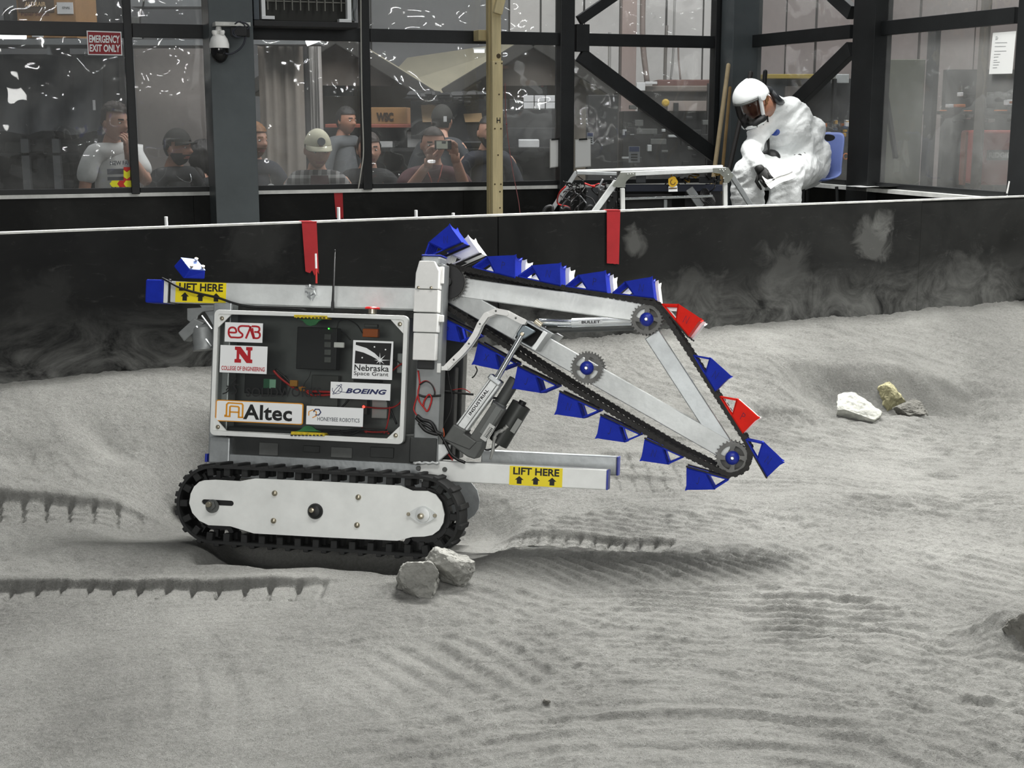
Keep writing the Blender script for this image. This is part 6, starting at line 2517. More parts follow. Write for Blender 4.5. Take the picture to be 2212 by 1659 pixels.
def shell_into(mb, c, right, fwd, up, h, keep, grow, jitter=0.0, seed=0):
    """hair or cap crown: the part of the skull chosen by keep(p), pushed outwards"""
    Mx = Matrix((right, fwd, up)).transposed()
    rr = random.Random(seed)
    nu, nv = 44, 36
    g = {}

    def vert(i, k):
        k %= nu
        if i in (0, nv):
            k = 0
        if (i, k) not in g:
            t, a = pi * i / nv, 2 * pi * k / nu
            n = (sin(t) * cos(a), sin(t) * sin(a), cos(t))
            p = head_point(n)
            e = grow(p) * (1 + rr.uniform(-jitter, jitter))
            g[(i, k)] = mb.bm.verts.new(c + Mx @ ((p + Vector(n) * e) * h))
        return g[(i, k)]
    for i in range(nv):
        for k in range(nu):
            t, a = pi * (i + 0.5) / nv, 2 * pi * (k + 0.5) / nu
            p = head_point((sin(t) * cos(a), sin(t) * sin(a), cos(t)))
            if keep(p):
                vs = []
                for q in ((i, k), (i + 1, k), (i + 1, k + 1), (i, k + 1)):
                    v = vert(*q)
                    if v not in vs:
                        vs.append(v)
                if len(vs) > 2:
                    mb._f(vs)


def hand_into(mb, wrist, d, nrm, size=0.18, curl=0.5, side=1, spread=0.12):
    """palm, four fingers and a thumb; d = pointing, nrm = back of the hand, curl bends towards the palm"""
    d = d.normalized()
    nrm = (nrm - d * nrm.dot(d)).normalized()
    x = d.cross(nrm) * side
    L0 = size
    palm = wrist + d * L0 * 0.26
    mb.ball(palm, (L0 * 0.215, L0 * 0.30, L0 * 0.085), 14, 10, (x, d, nrm))
    mb.tube([wrist - d * L0 * 0.15, wrist + d * L0 * 0.15], [L0 * 0.15, L0 * 0.16], 10)
    for i, (o, ln) in enumerate(((0.165, 0.40), (0.058, 0.46), (-0.05, 0.43), (-0.15, 0.34))):
        p = wrist + d * L0 * 0.47 + x * L0 * o
        dd = (d + x * o * spread * 6).normalized()
        pts = [p - d * L0 * 0.12, p]
        ang = 0.0
        for seg in (0.42, 0.33, 0.25):
            ang += curl * 0.95
            v = dd * cos(ang) - nrm * sin(ang)
            p = p + v * ln * L0 * seg
            pts.append(p)
        mb.tube(pts, [L0 * 0.058, L0 * 0.058, L0 * 0.053, L0 * 0.048, L0 * 0.036], 8)
        mb.ball(pts[-1], L0 * 0.036, 8, 6)
    p = wrist + d * L0 * 0.16 + x * L0 * 0.17
    v1 = (d * 0.62 + x * 0.75 - nrm * 0.25).normalized()
    v2 = (d * 0.9 + x * 0.15 - nrm * (0.3 + 0.4 * curl)).normalized()
    pts = [p - x * L0 * 0.06, p + v1 * L0 * 0.2, p + v1 * L0 * 0.2 + v2 * L0 * 0.17, p + v1 * L0 * 0.2 + v2 * L0 * 0.29]
    mb.tube(pts, [L0 * 0.07, L0 * 0.062, L0 * 0.054, L0 * 0.036], 8)
    mb.ball(pts[-1], L0 * 0.036, 8, 6)


SKIN1 = M('skin_fair', 'b98d78', 0.5, 0, 0.06, 20)
SKIN2 = M('skin_tan', 'a5745c', 0.5, 0, 0.06, 20)
LIPS = M('lips', '9c5b54', 0.5)
EYEW = M('eye_white', 'd9d7d2', 0.3)
IRIS = M('iris', '2a2018', 0.3)
HAIRB = M('hair_brown', '2c2019', 0.6, 0, 0.3, 60)
HAIRR = M('hair_ginger', '7a5330', 0.6, 0, 0.3, 60)
HAIRK = M('hair_black', '15110f', 0.6, 0, 0.3, 60)
TROU = M('dark_trousers', '23252b', 0.8)


def basis(yaw, pitch=0.0, roll=0.0):
    """yaw: 0 faces the camera, positive turns to the picture's right"""
    f = Vector((sin(yaw) * cos(pitch), -cos(yaw) * cos(pitch), sin(pitch)))
    r = f.cross(Vector((0, 0, 1))).normalized()
    u = r.cross(f)
    r2_ = r * cos(roll) + u * sin(roll)
    return r2_, f, r2_.cross(f)


def spectator(lab, px, py, Y, hh, yaw, skin, hair, shirt, head_yaw=None, head_pitch=0.0, beard=False, arms=None, long_sleeves=False, hairfn='short', group=None, bodyyaw_shift=(0, 0)):
    """standing figure built from its head: (px, py) is the middle of the head in the photograph, hh the head's height"""
    c = at(px, py, Y)
    k = hh / 0.235
    t = thing('person', lab, 'person', (c.x, c.y, HALLZ), group)
    R_, F_, U_ = basis(yaw)
    hR, hF, hU = basis(head_yaw if head_yaw is not None else yaw, head_pitch)
    P = lambda x, y, z: c + (R_ * x + F_ * (y - 0.02)) * k + Vector((0, 0, (z + 0.045) * k))
    ank = HALLZ + 0.07
    hipz = -0.80
    hz = c.z + hipz * k
    kn = (hz + ank) / 2
    body = {'head': (c - hF * 0.02 * k - hU * 0.05 * k, 0.062 * k), 'neck': (P(0, -0.035, -0.15), 0.052 * k), 'chest0': (P(0, -0.03, -0.235), (0.08 * k, 0.07 * k)), 'chest': (P(0, -0.02, -0.36), (0.125 * k, 0.095 * k)), 'waist': (P(0, -0.01, -0.56), (0.125 * k, 0.095 * k)), 'pelvis': (P(0, -0.02, -0.74), (0.14 * k, 0.11 * k))}
    edges = [('head', 'neck'), ('neck', 'chest0'), ('chest0', 'chest'), ('chest', 'waist'), ('waist', 'pelvis')]
    A = {-1: [(0.175, -0.02, -0.235), (0.235, -0.03, -0.50), (0.225, 0.10, -0.73)], 1: [(0.175, -0.02, -0.235), (0.235, -0.03, -0.50), (0.225, 0.10, -0.73)]}
    if arms:
        A.update(arms)
    for s in (-1, 1):
        n = 'L' if s < 0 else 'R'
        sh, el, wr = [P(s * a[0], a[1], a[2]) for a in A[s]]
        body['sh' + n] = (sh, 0.048 * k)
        body['el' + n] = (el, 0.042 * k)
        body['fa' + n] = (el.lerp(wr, 0.35), 0.042 * k)
        body['wr' + n] = (wr, 0.029 * k)
        edges += [('chest0', 'sh' + n), ('sh' + n, 'el' + n), ('el' + n, 'fa' + n), ('fa' + n, 'wr' + n)]
        hp = P(s * 0.09, -0.02, hipz)
        body['hp' + n] = (hp, 0.088 * k)
        body['kn' + n] = (Vector((hp.x, hp.y, kn)) + F_ * 0.02, 0.058 * k)
        body['an' + n] = (Vector((hp.x, hp.y, ank)), 0.042 * k)
        body['to' + n] = (Vector((hp.x, hp.y, HALLZ + 0.04)) + F_ * 0.15 * k, 0.038 * k)
        edges += [('pelvis', 'hp' + n), ('hp' + n, 'kn' + n), ('kn' + n, 'an' + n), ('an' + n, 'to' + n)]
    mb = MB()
    mb.add(skin_mesh(body, edges, 'pelvis', 1))
    head_into(mb, c, hR, hF, hU, hh, beard)
    for s in (-1, 1):
        sh, el, wr = [P(s * a[0], a[1], a[2]) for a in A[s]]
        v = (wr - el).normalized()
        hd = arms.get(('hand', s)) if arms else None
        if hd:
            dd, nn, cu = hd
            hand_into(mb, wr, R_ * dd[0] * s + F_ * dd[1] + U_ * dd[2], R_ * nn[0] * s + F_ * nn[1] + U_ * nn[2], 0.19 * k, cu, -s)
        else:
            hand_into(mb, wr, v, R_ * s, 0.19 * k, 0.45, s)
    mb.build('body', [skin, LIPS, EYEW, IRIS, hair], t, smooth=1)
    # shirt
    cl = {'neck': (P(0, -0.034, -0.168), 0.076 * k), 'chest0': (P(0, -0.028, -0.232), (0.128 * k, 0.104 * k)), 'chest': (P(0, -0.02, -0.37), (0.155 * k, 0.122 * k)), 'waist': (P(0, -0.01, -0.56), (0.15 * k, 0.115 * k)), 'hem': (P(0, -0.01, -0.76), (0.165 * k, 0.128 * k))}
    ce = [('neck', 'chest0'), ('chest0', 'chest'), ('chest', 'waist'), ('waist', 'hem')]
    for s in (-1, 1):
        n = 'L' if s < 0 else 'R'
        sh, el, wr = [P(s * a[0], a[1], a[2]) for a in A[s]]
        cl['sh' + n] = (sh, 0.082 * k)
        cl['el' + n] = (sh.lerp(el, 1.0 if long_sleeves else 0.78), 0.068 * k)
        ce += [('chest0', 'sh' + n), ('sh' + n, 'el' + n)]
        if long_sleeves:
            cl['wr' + n] = (el.lerp(wr, 0.9), 0.048 * k)
            ce += [('el' + n, 'wr' + n)]
    mb = MB()
    mb.add(skin_mesh(cl, ce, 'chest', 2))
    sh_ = mb.build('shirt', shirt, t, smooth=1)
    tr = {}
    te = []
    tr['pelvis'] = (P(0, -0.02, -0.73), (0.152 * k, 0.12 * k))
    for s in (-1, 1):
        n = 'L' if s < 0 else 'R'
        hp = body['hp' + n][0]
        tr['hp' + n] = (hp, 0.10 * k)
        tr['kn' + n] = (body['kn' + n][0], 0.074 * k)
        tr['an' + n] = (body['an' + n][0] + Vector((0, 0, 0.02)), 0.062 * k)
        te += [('pelvis', 'hp' + n), ('hp' + n, 'kn' + n), ('kn' + n, 'an' + n)]
    mb = MB()
    mb.add(skin_mesh(tr, te, 'pelvis', 1))
    mb.build('trousers', TROU, t, smooth=1)
    fr = (c, hR, hF, hU, hh)
    if hairfn:
        mb = MB()
        if hairfn == 'short':
            shell_into(mb, *fr, lambda p: p.z > 0.26 - 0.0 * p.y or (p.y < 0.05 and p.z > -0.02) or (p.y < -0.12 and p.z > -0.2), lambda p: 0.028 + 0.07 * max(0, p.z), 0.35, 1)
        elif hairfn == 'crop':
            shell_into(mb, *fr, lambda p: (p.z > 0.30) or (p.y < 0.02 and p.z > -0.02) or (p.y < -0.14 and p.z > -0.2), lambda p: 0.018 + 0.03 * max(0, p.z), 0.2, 1)
        elif hairfn == 'quiff':
            shell_into(mb, *fr, lambda p: p.z > 0.29 - 0.1 * max(0, p.y) * 0 or (p.y < 0.0 and p.z > 0.02) or (p.y < -0.15 and p.z > -0.15), lambda p: 0.014 + 0.105 * min(1, max(0, (p.z - 0.16) / 0.24)) * (0.8 + 0.5 * max(0, p.y)), 0.3, 1)
        elif hairfn == 'long':
            shell_into(mb, *fr, lambda p: p.z > 0.22 or p.y < 0.12, lambda p: 0.07 + 0.12 * max(0, -p.z) + (0.05 if p.z > 0.2 else 0), 0.3, 1)
            mb.ball(c - hF * 0.35 * hh - hU * 0.65 * hh, (0.34 * hh, 0.20 * hh, 0.5 * hh), 14, 10, (hR, hF, hU))
        mb.build('hair', hair, t, smooth=1)
    return t, fr, P, k


def cap_on(t, fr, mat, brim, crown=0.10, back=0.22, brim_len=0.42, btilt=-0.10, logo=None):
    c, r, f, u, h = fr
    mb = MB()
    shell_into(mb, c, r, f, u, h, lambda p: p.z > 0.155 + 0.10 * max(0, p.y) or (p.y < 0 and p.z > 0.10), lambda p: 0.045 + crown * max(0, p.z - 0.1), 0.0)
    cp = mb.build('cap', mat, t, smooth=1)
    mb = MB()
    N_ = 14
    A, B = [], []
    for i in range(N_ + 1):
        a = radians(18 + 144 * i / N_)
        p0 = Vector((0.375 * cos(a), 0.43 * sin(a), 0.185))
        ext = brim_len * sin((a - radians(18)) / radians(144) * pi) ** 0.6
        p1 = Vector((0.375 * cos(a) * 1.02, 0.43 * sin(a) + ext, 0.185 + btilt * ext - 0.10 * (cos(a) ** 2)))
        A.append(p0)
        B.append(p1)
    Mx = Matrix((r, f, u)).transposed()
    w = lambda p: c + Mx @ (p * h)
    a1 = [mb.bm.verts.new(w(p)) for p in A]
    b1 = [mb.bm.verts.new(w(p)) for p in B]
    a2 = [mb.bm.verts.new(w(p - Vector((0, 0, 0.022)))) for p in A]
    b2 = [mb.bm.verts.new(w(p - Vector((0, 0, 0.022)))) for p in B]
    for i in range(N_):
        mb._f([a1[i], a1[i + 1], b1[i + 1], b1[i]])
        mb._f([a2[i], b2[i], b2[i + 1], a2[i + 1]])
        mb._f([b1[i], b1[i + 1], b2[i + 1], b2[i]])
    mb.build('cap_brim', brim, t, smooth=1)
    if logo:
        mb = MB()
        cc = w(Vector((0, 0.455, 0.33)))
        nrm = (f * 0.85 + u * 0.5).normalized()
        up_ = (u - nrm * u.dot(nrm)).normalized()
        mb.prism(circ(0, 0, 0.11 * h, 14), (-0.004, 0.004), lambda x, y, d: cc + r * x + up_ * y + nrm * d)
        mb.build('cap_badge', logo, cp)
    return cp


def chest_patch(t, P, k, x, z, w, h, mat, name, y=0.118, rot=0.0, rnd_=False):
    """flat print on the front of a shirt"""
    mb = MB()
    F_ = (P(0, 1, 0) - P(0, 0, 0)).normalized()
    out = circ(0, 0, w / 2, 16) if rnd_ else [(-w / 2, -h / 2), (w / 2, -h / 2), (w / 2, h / 2), (-w / 2, h / 2)]
    cr, sr = cos(rot), sin(rot)
    bow = lambda xx: -0.9 * xx * xx
    mb.prism([(a * cr - b * sr, a * sr + b * cr) for a, b in out], (0, 0.003), lambda a, b, d: P(x + a, y + bow(x + a), z + b) + F_ * d)
    return mb.build(name, mat, t)


WTEE = M('white_tshirt', 'd6d7d5', 0.8, 0, 0.05, 12, 0.15, 25)
NAVY = M('navy_shirt', '20232e', 0.8, 0, 0.15, 12)
BLKS = M('black_shirt', '191a1c', 0.8, 0, 0.15, 12)
MAROON = M('maroon_shirt', '4c2a2e', 0.8, 0, 0.15, 12)
GREYS = M('charcoal_jacket', '34373b', 0.8, 0, 0.2, 12)
LGREY = M('light_grey_shirt', '55585b', 0.8, 0, 0.1, 12)
PRINT = M('shirt_print', '39404f', 0.7)


def plaid():
    m = M('grey_plaid', '5a5b5c', 0.85)
    nt = m.node_tree
    tc = nt.nodes.new('ShaderNodeTexCoord')
    sp = nt.nodes.new('ShaderNodeSeparateXYZ')
    nt.links.new(tc.outputs['Object'], sp.inputs[0])
    outs = []
    for ax in (0, 2):
        n = nt.nodes.new('ShaderNodeMath')
        n.operation = 'MULTIPLY'
        n.inputs[1].default_value = 2 * pi / 0.055
        nt.links.new(sp.outputs[ax], n.inputs[0])
        s_ = nt.nodes.new('ShaderNodeMath')
        s_.operation = 'SINE'
        nt.links.new(n.outputs[0], s_.inputs[0])
        g = nt.nodes.new('ShaderNodeMath')
        g.operation = 'GREATER_THAN'
        g.inputs[1].default_value = 0.35
        nt.links.new(s_.outputs[0], g.inputs[0])
        outs.append(g.outputs[0])
    ad = nt.nodes.new('ShaderNodeMath')
    ad.operation = 'ADD'
    nt.links.new(outs[0], ad.inputs[0])
    nt.links.new(outs[1], ad.inputs[1])
    r = nt.nodes.new('ShaderNodeMapRange')
    r.inputs[2].default_value = 2
    nt.links.new(ad.outputs[0], r.inputs[0])
    cr = nt.nodes.new('ShaderNodeValToRGB')
    cr.color_ramp.elements[0].color = (0.03, 0.03, 0.032, 1)
    cr.color_ramp.elements[1].color = (0.38, 0.38, 0.37, 1)
    nt.links.new(r.outputs[0], cr.inputs[0])
    nt.links.new(cr.outputs[0], nt.nodes['Principled BSDF'].inputs['Base Color'])
    return m


# man in the white T-shirt, hand at his mouth
t, fr, P, k = spectator('man in white printed T-shirt with hand over his mouth behind the left window', 248, 266, 9.0, 0.228, 0.75, SKIN1, HAIRB, WTEE, head_yaw=1.05, head_pitch=-0.05, hairfn='quiff',
                        arms={1: [(0.165, -0.02, -0.235), (0.225, -0.02, -0.50), (0.22, 0.06, -0.75)], -1: [(0.13, 0.03, -0.235), (0.12, 0.20, -0.44), (-0.01, 0.21, -0.245)], ('hand', -1): ((-0.1, 0.15, 0.9), (0.2, 0.9, 0.2), 0.7)})
for i, (z, w, h, x) in enumerate(((-0.30, 0.17, 0.028, 0.02), (-0.355, 0.20, 0.035, 0.02), (-0.40, 0.20, 0.022, 0.02), (-0.46, 0.15, 0.025, 0.03))):
    if i in (0, 3):
        mb = MB()
        letters(mb, ('NEW FARM', 'FOOD')[i // 3], -w / 2, w / 2, -h / 2, h / 2, lambda a, b, d, x=x, z=z: P(x - a, 0.132 - 1.0 * (x + a) ** 2, z + b), 0, bold=0.03)
        mb.build('print', PRINT, t)
    else:
        chest_patch(t, P, k, x, z, w, h, PRINT, 'print', 0.126)
# man in the black cap
t, fr, P, k = spectator('bearded man in black cap and dark shirt seen in profile', 384, 320, 9.65, 0.236, 0.95, SKIN2, HAIRK, BLKS, head_yaw=1.25, beard=True, hairfn='crop')
cap_on(t, fr, M('cap_black', '24231f', 0.8), bpy.data.materials['cap_black'], 0.10, brim_len=0.17, btilt=-0.05)
mb = MB()
mb.tube([P(0.085 * cos(a) * 1.0, 0.02 + 0.10 * sin(a) ** 2 if sin(a) > 0 else -0.06, -0.175 - 0.10 * max(0, sin(a)) ** 1.5) for a in [pi * i / 14 for i in range(15)]], 0.0025, 5)
mb.build('necklace', CHROME, t)
# dark-haired person next to him
t, fr, P, k = spectator('person with long dark hair half hidden by the window post', 440, 345, 10.25, 0.235, 2.6, SKIN1, HAIRK, BLKS, hairfn='long', long_sleeves=True)
# ginger-haired man behind the column
t, fr, P, k = spectator('bearded ginger-haired man in navy shirt beside the steel column', 549, 305, 9.65, 0.24, 0.5, SKIN1, HAIRR, NAVY, head_yaw=1.0, beard=True, hairfn='short')
chest_patch(t, P, k, -0.075, -0.36, 0.07, 0.07, WHITE, 'shirt_badge', 0.118, 0, True)
chest_patch(t, P, k, 0.085, -0.37, 0.07, 0.07, WHITE, 'shirt_badge', 0.122, 0, True)
# cream cap and plaid overshirt
t, fr, P, k = spectator('young man in cream cap and open grey plaid shirt', 686, 325, 9.0, 0.235, 0.25, SKIN1, HAIRB, plaid(), head_yaw=0.35, head_pitch=-0.18, hairfn='crop', long_sleeves=True)
cap_on(t, fr, M('cap_cream', 'cfccb4', 0.8), bpy.data.materials['cap_cream'], 0.12, brim_len=0.24, btilt=-0.30, logo=M('badge_dark', '3a4048', 0.6))
mb = MB()
out = [(-0.055, -0.20), (0.055, -0.20), (0.07, -0.40), (0.085, -0.72), (-0.085, -0.72), (-0.07, -0.40)]
mb.prism(out, (0, 0.004), lambda a, b, d: P(a, 0.092 + 0.16 * min(0.25, max(0.0, -b - 0.2)) - 0.6 * a * a + d, b))
mb.build('undershirt', MAROON, t)
chest_patch(t, P, k, 0.055, -0.41, 0.022, 0.065, M('badge_amber', 'c8981f', 0.5), 'name_badge', 0.134, 0.12)
chest_patch(t, P, k, -0.01, -0.45, 0.075, 0.035, WHITE, 'name_badge', 0.136)
# dark-shirted youth cut by the post
t, fr, P, k = spectator('youth in black shirt half hidden by the cable-carrying post', 797, 325, 9.7, 0.232, 0.3, SKIN1, HAIRB, BLKS, hairfn='short')
# man filming with a phone
t, fr, P, k = spectator('man in maroon polo shirt filming with a raised phone', 936, 314, 9.0, 0.225, 0.12, SKIN1, HAIRB, MAROON, head_pitch=-0.05, hairfn='crop',
                        arms={-1: [(0.175, 0.0, -0.24), (0.21, 0.16, -0.37), (0.125, 0.30, -0.12)], 1: [(0.175, 0.0, -0.24), (0.20, 0.16, -0.37), (0.05, 0.29, -0.155)], ('hand', -1): ((-0.12, 0.1, 0.95), (0.8, -0.4, 0.2), 0.8), ('hand', 1): ((-0.12, 0.1, 0.95), (0.8, -0.4, 0.2), 0.8)})
chest_patch(t, P, k, 0.02, -0.36, 0.06, 0.045, WHITE, 'name_badge', 0.13, 0.1)
mb = MB()
mb.tube([P(-0.06, 0.03, -0.17), P(-0.035, 0.11, -0.25), P(-0.005, 0.13, -0.33)], 0.004, 5)
mb.tube([P(0.06, 0.03, -0.17), P(0.03, 0.11, -0.25), P(0.005, 0.13, -0.33)], 0.004, 5)
mb.build('lanyard', M('lanyard_red', '8e3a2c', 0.7), t)
pc = at(957, 313, P(0, 0.385, 0).y)
ph = thing('phone', 'white-screened phone held up by the man in maroon', 'phone', pc)
kk = pc.y / F
mb = MB()
mb.box(pc, (36 * kk, 0.009, 19 * kk))
mb.build('phone_case', BLACK, ph, bevel=0.003)
mb = MB()
mb.box(pc + Vector((-2 * kk, -0.0052, 0)), (24 * kk, 0.001, 16 * kk))
mb.build('phone_back', M('phone_back', 'd9dccb', 0.4), ph)
mb = MB()
mb.box(pc + Vector((2 * kk, -0.006, 5 * kk)), (9 * kk, 0.002, 5 * kk))
mb.build('phone_lens', GREYM, ph, bevel=0.002)
# people at the tables behind
t, fr, P, k = spectator('person in charcoal jacket and cap standing behind the man filming', 955, 262, 10.8, 0.222, 2.9, SKIN1, HAIRK, GREYS, long_sleeves=True, hairfn='crop')
cap_on(t, fr, bpy.data.materials['cap_black'], bpy.data.materials['cap_black'], 0.10)
t, fr, P, k = spectator('person in light grey shirt at the table under the first tent', 748, 262, 11.1, 0.208, 0.9, SKIN2, HAIRK, LGREY, long_sleeves=True, hairfn='short')
t, fr, P, k = spectator('bearded person in navy behind the timber post', 1056, 287, 10.0, 0.23, 0.3, SKIN1, HAIRK, NAVY, beard=True, hairfn='crop', long_sleeves=True)

def atS(px, py, Y):
    return at(px, py, Y * 0.955)


# ------------------------------------------------------------------ the seated person in white overalls
SUIT = M('white_overalls', 'dcdfdf', 0.75, 0, 0.03, 14, 0.6, 40)
GLOVE = M('black_glove', '151514', 0.6)
t = thing('person', 'person in white overalls and face-shield helmet leaning forward on a blue chair', 'person', atS(1690, 440, 7.55))
hR, hF, hU = basis(-0.95, -0.42, 0.0)
hc = atS(1629, 219, 7.20)
hh = 0.17
HK = 0.70
J_ = {'pelvis': (atS(1733, 352, 7.72), (0.13, 0.12)), 'waist': (atS(1716, 320, 7.66), (0.125, 0.11)), 'chest': (atS(1694, 284, 7.55), (0.10, 0.085)), 'chest0': (atS(1684, 246, 7.48), (0.07, 0.06)), 'neck': (atS(1666, 228, 7.42), 0.05), 'head': (hc - hU * 0.03 - hF * 0.02, 0.06),
      'shR': (atS(1643, 276, 7.36), 0.036), 'elR': (atS(1624, 324, 7.18), 0.034), 'wrR': (atS(1639, 360, 7.03), 0.028),
      'shL': (atS(1724, 252, 7.60), 0.036), 'elL': (atS(1760, 280, 7.72), 0.034), 'wrL': (atS(1735, 334, 7.50), 0.028),
      'hpR': (atS(1706, 366, 7.58), 0.075), 'knR': (atS(1616, 378, 7.12), 0.055), 'anR': (atS(1616, 470, 7.22), 0.045),
      'hpL': (atS(1745, 362, 7.66), 0.075), 'knL': (atS(1700, 384, 7.17), 0.055), 'anL': (atS(1680, 478, 7.20), 0.045)}
for s in 'RL':
    a = J_['an' + s][0]
    a.z = SAND2 + 0.085
    J_['to' + s] = (Vector((a.x, a.y, SAND2 + 0.045)) + Vector((-0.09, -0.11, 0)), 0.04)
E_ = [('head', 'neck'), ('neck', 'chest0'), ('chest0', 'chest'), ('chest', 'waist'), ('waist', 'pelvis')]
for s in 'RL':
    E_ += [('chest0', 'sh' + s), ('sh' + s, 'el' + s), ('el' + s, 'wr' + s), ('pelvis', 'hp' + s), ('hp' + s, 'kn' + s), ('kn' + s, 'an' + s), ('an' + s, 'to' + s)]
mb = MB()
mb.add(fuse(J_, E_, 0.014))
head_into(mb, hc, hR, hF, hU, hh)
mb.build('body', [SKIN2, LIPS, EYEW, IRIS, HAIRR], t, smooth=1)
grow = {'pelvis': 0.14, 'waist': 0.135, 'chest': 0.125, 'chest0': 0.085, 'shR': 0.064, 'elR': 0.052, 'wrR': 0.040, 'shL': 0.074, 'elL': 0.060, 'wrL': 0.040, 'hpR': 0.095, 'knR': 0.080, 'anR': 0.075, 'hpL': 0.098, 'knL': 0.082, 'anL': 0.078}
C_ = {n: (J_[n][0], r) for n, r in grow.items()}
C_['neck'] = (J_['neck'][0].lerp(hc, 0.22), 0.068)
for s in 'RL':
    C_['fa' + s] = (J_['el' + s][0].lerp(J_['wr' + s][0], 0.55), 0.048)
    C_['th' + s] = (J_['hp' + s][0].lerp(J_['kn' + s][0], 0.5), 0.090)
    C_['sn' + s] = (J_['kn' + s][0].lerp(J_['an' + s][0], 0.5), 0.084)
    C_['ua' + s] = (J_['sh' + s][0].lerp(J_['el' + s][0], 0.55), 0.058)
E2 = [('neck', 'chest0'), ('chest0', 'chest'), ('chest', 'waist'), ('waist', 'pelvis')]
for s in 'RL':
    E2 += [('chest0', 'sh' + s), ('sh' + s, 'ua' + s), ('ua' + s, 'el' + s), ('el' + s, 'fa' + s), ('fa' + s, 'wr' + s), ('pelvis', 'hp' + s), ('hp' + s, 'th' + s), ('th' + s, 'kn' + s), ('kn' + s, 'sn' + s), ('sn' + s, 'an' + s)]
shx = (J_['shL'][0] - J_['shR'][0]).normalized()
spine = (J_['chest0'][0] - J_['waist'][0]).normalized()
shx = (shx - spine * shx.dot(spine)).normalized()
tor = (shx, spine.cross(shx), spine)
sm_ = fuse(C_, E2, 0.009, [(J_['chest'][0], (0.175, 0.125, 0.16), tor), (J_['waist'][0], (0.165, 0.135, 0.15), tor), (J_['pelvis'][0], (0.18, 0.15, 0.13), tor), (J_['chest0'][0] - spine * 0.03, (0.14, 0.09, 0.07), tor)])
from mathutils import noise as mnoise
nrm_ = [v.normal.copy() for v in sm_.vertices]
for v, n in zip(sm_.vertices, nrm_):
    p = v.co
    q_ = Vector((p.x + 0.5 * p.z, p.y, p.z - 0.4 * p.x))
    w = mnoise.noise(q_ * 9) * 0.010 - abs(mnoise.noise(Vector((q_.x * 8 + 5, q_.y * 8, q_.z * 26)))) * 0.013 - abs(mnoise.noise(Vector((q_.x * 24, q_.y * 24 + 3, q_.z * 48)))) * 0.003
    v.co = p + n * w
mb = MB()
mb.add(sm_)
suit = mb.build('overalls', SUIT, t, smooth=1)
# blue badge on the chest
bc = atS(1674, 283, 7.40)
nb = Vector((-0.55, -0.8, 0.1)).normalized()
bx_ = nb.cross(Vector((0, 0, 1))).normalized() * -1
by_ = bx_.cross(nb) * -1
mb = MB()
mb.prism([(0.021 * cos(a), 0.024 * sin(a)) for a in [2 * pi * i / 20 for i in range(20)]], (-0.03, 0.022), lambda x, y, d: bc + bx_ * x + Vector((0, 0, y)) + nb * d)
bd = mb.build('chest_badge', M('badge_blue', '2a4aa0', 0.5), t)
mb = MB()
mb.stroke([(-0.012, 0.004), (0.0, -0.004), (0.014, 0.001)], 0.004, lambda x, y, w: bc + bx_ * x + Vector((0, 0, y)) + nb * 0.0228)
mb.build('badge_mark', WHITE, bd)
mb = MB()
mb.tube(smoothpath([atS(1648, 268, 7.28), atS(1655, 290, 7.30), atS(1661, 326, 7.32), atS(1664, 335, 7.33)], 5), 0.004, 6)
mb.tube(smoothpath([atS(1657, 245, 7.31), atS(1660, 280, 7.33), atS(1661, 326, 7.32)], 5), 0.004, 6)
mb.build('lanyard', BLACK, t, smooth=1)
mb = MB()
mb.tube(smoothpath([J_['waist'][0] + Vector((-0.13, -0.08, 0.0)), atS(1660, 335, 7.38), atS(1690, 350, 7.44), atS(1730, 345, 7.52), atS(1762, 340, 7.7)], 5), 0.016, 8)
mb.ball(atS(1665, 342, 7.36), (0.05, 0.04, 0.045), 10, 8)
mb.build('belt_pack', BLACK, t, smooth=1)
# gloves
mb = MB()
wr = J_['wrR'][0]
hand_into(mb, wr + (wr - J_['elR'][0]).normalized() * 0.02, atS(1655, 385, 6.98) - wr, Vector((-0.6, -0.5, 0.5)), 0.145, 0.95, 1)
mb.build('glove', GLOVE, t, smooth=1)
mb = MB()
wl = J_['wrL'][0]
hand_into(mb, wl, atS(1712, 352, 7.36) - wl, Vector((0.2, -0.5, 0.75)), 0.15, 0.7, -1)
mb.build('glove', GLOVE, t, smooth=1)
# boots
for s in 'RL':
    mb = MB()
    a, b = J_['an' + s][0], J_['to' + s][0]
    mb.tube([a + Vector((0, 0, 0.02)), a - Vector((0, 0, 0.03)), b], [0.055, 0.055, 0.045], 12)
    mb.ball(b, (0.05, 0.05, 0.042), 12, 8)
    mb.build('boot', GLOVE, t, smooth=1)
# helmet
Mx = Matrix((hR, hF, hU)).transposed()
w = lambda x, y, z: hc + Mx @ Vector((x, y, z)) * HK
mb = MB()
nu, nv = 36, 14
rows = []
for i in range(nv + 1):
    tt = radians(2 + 88 * i / nv)
    row = []
    for k_ in range(nu):
        a = 2 * pi * k_ / nu
        rx = 0.108
        ry = 0.155 if sin(a) > 0 else 0.135
        z = 0.045 + 0.115 * cos(tt) - (0.02 * sin(tt) if sin(a) < 0 else -0.005)
        ridge = 1 + 0.05 * exp(-((rx * sin(tt) * cos(a)) / 0.02) ** 2) * cos(tt)
        row.append(mb.bm.verts.new(w(rx * sin(tt) * cos(a), ry * sin(tt) * sin(a) + 0.008, z * ridge)))
    rows.append(row)
for a, b in zip(rows, rows[1:]):
    for k_ in range(nu):
        mb._f([a[k_], a[(k_ + 1) % nu], b[(k_ + 1) % nu], b[k_]])
mb._f(rows[0])
hel = mb.build('helmet', M('helmet_white', 'e3e6e6', 0.4), t, smooth=1)
so = hel.modifiers.new('shell', 'SOLIDIFY')
so.thickness = 0.006
mb = MB()
fr_pts = []
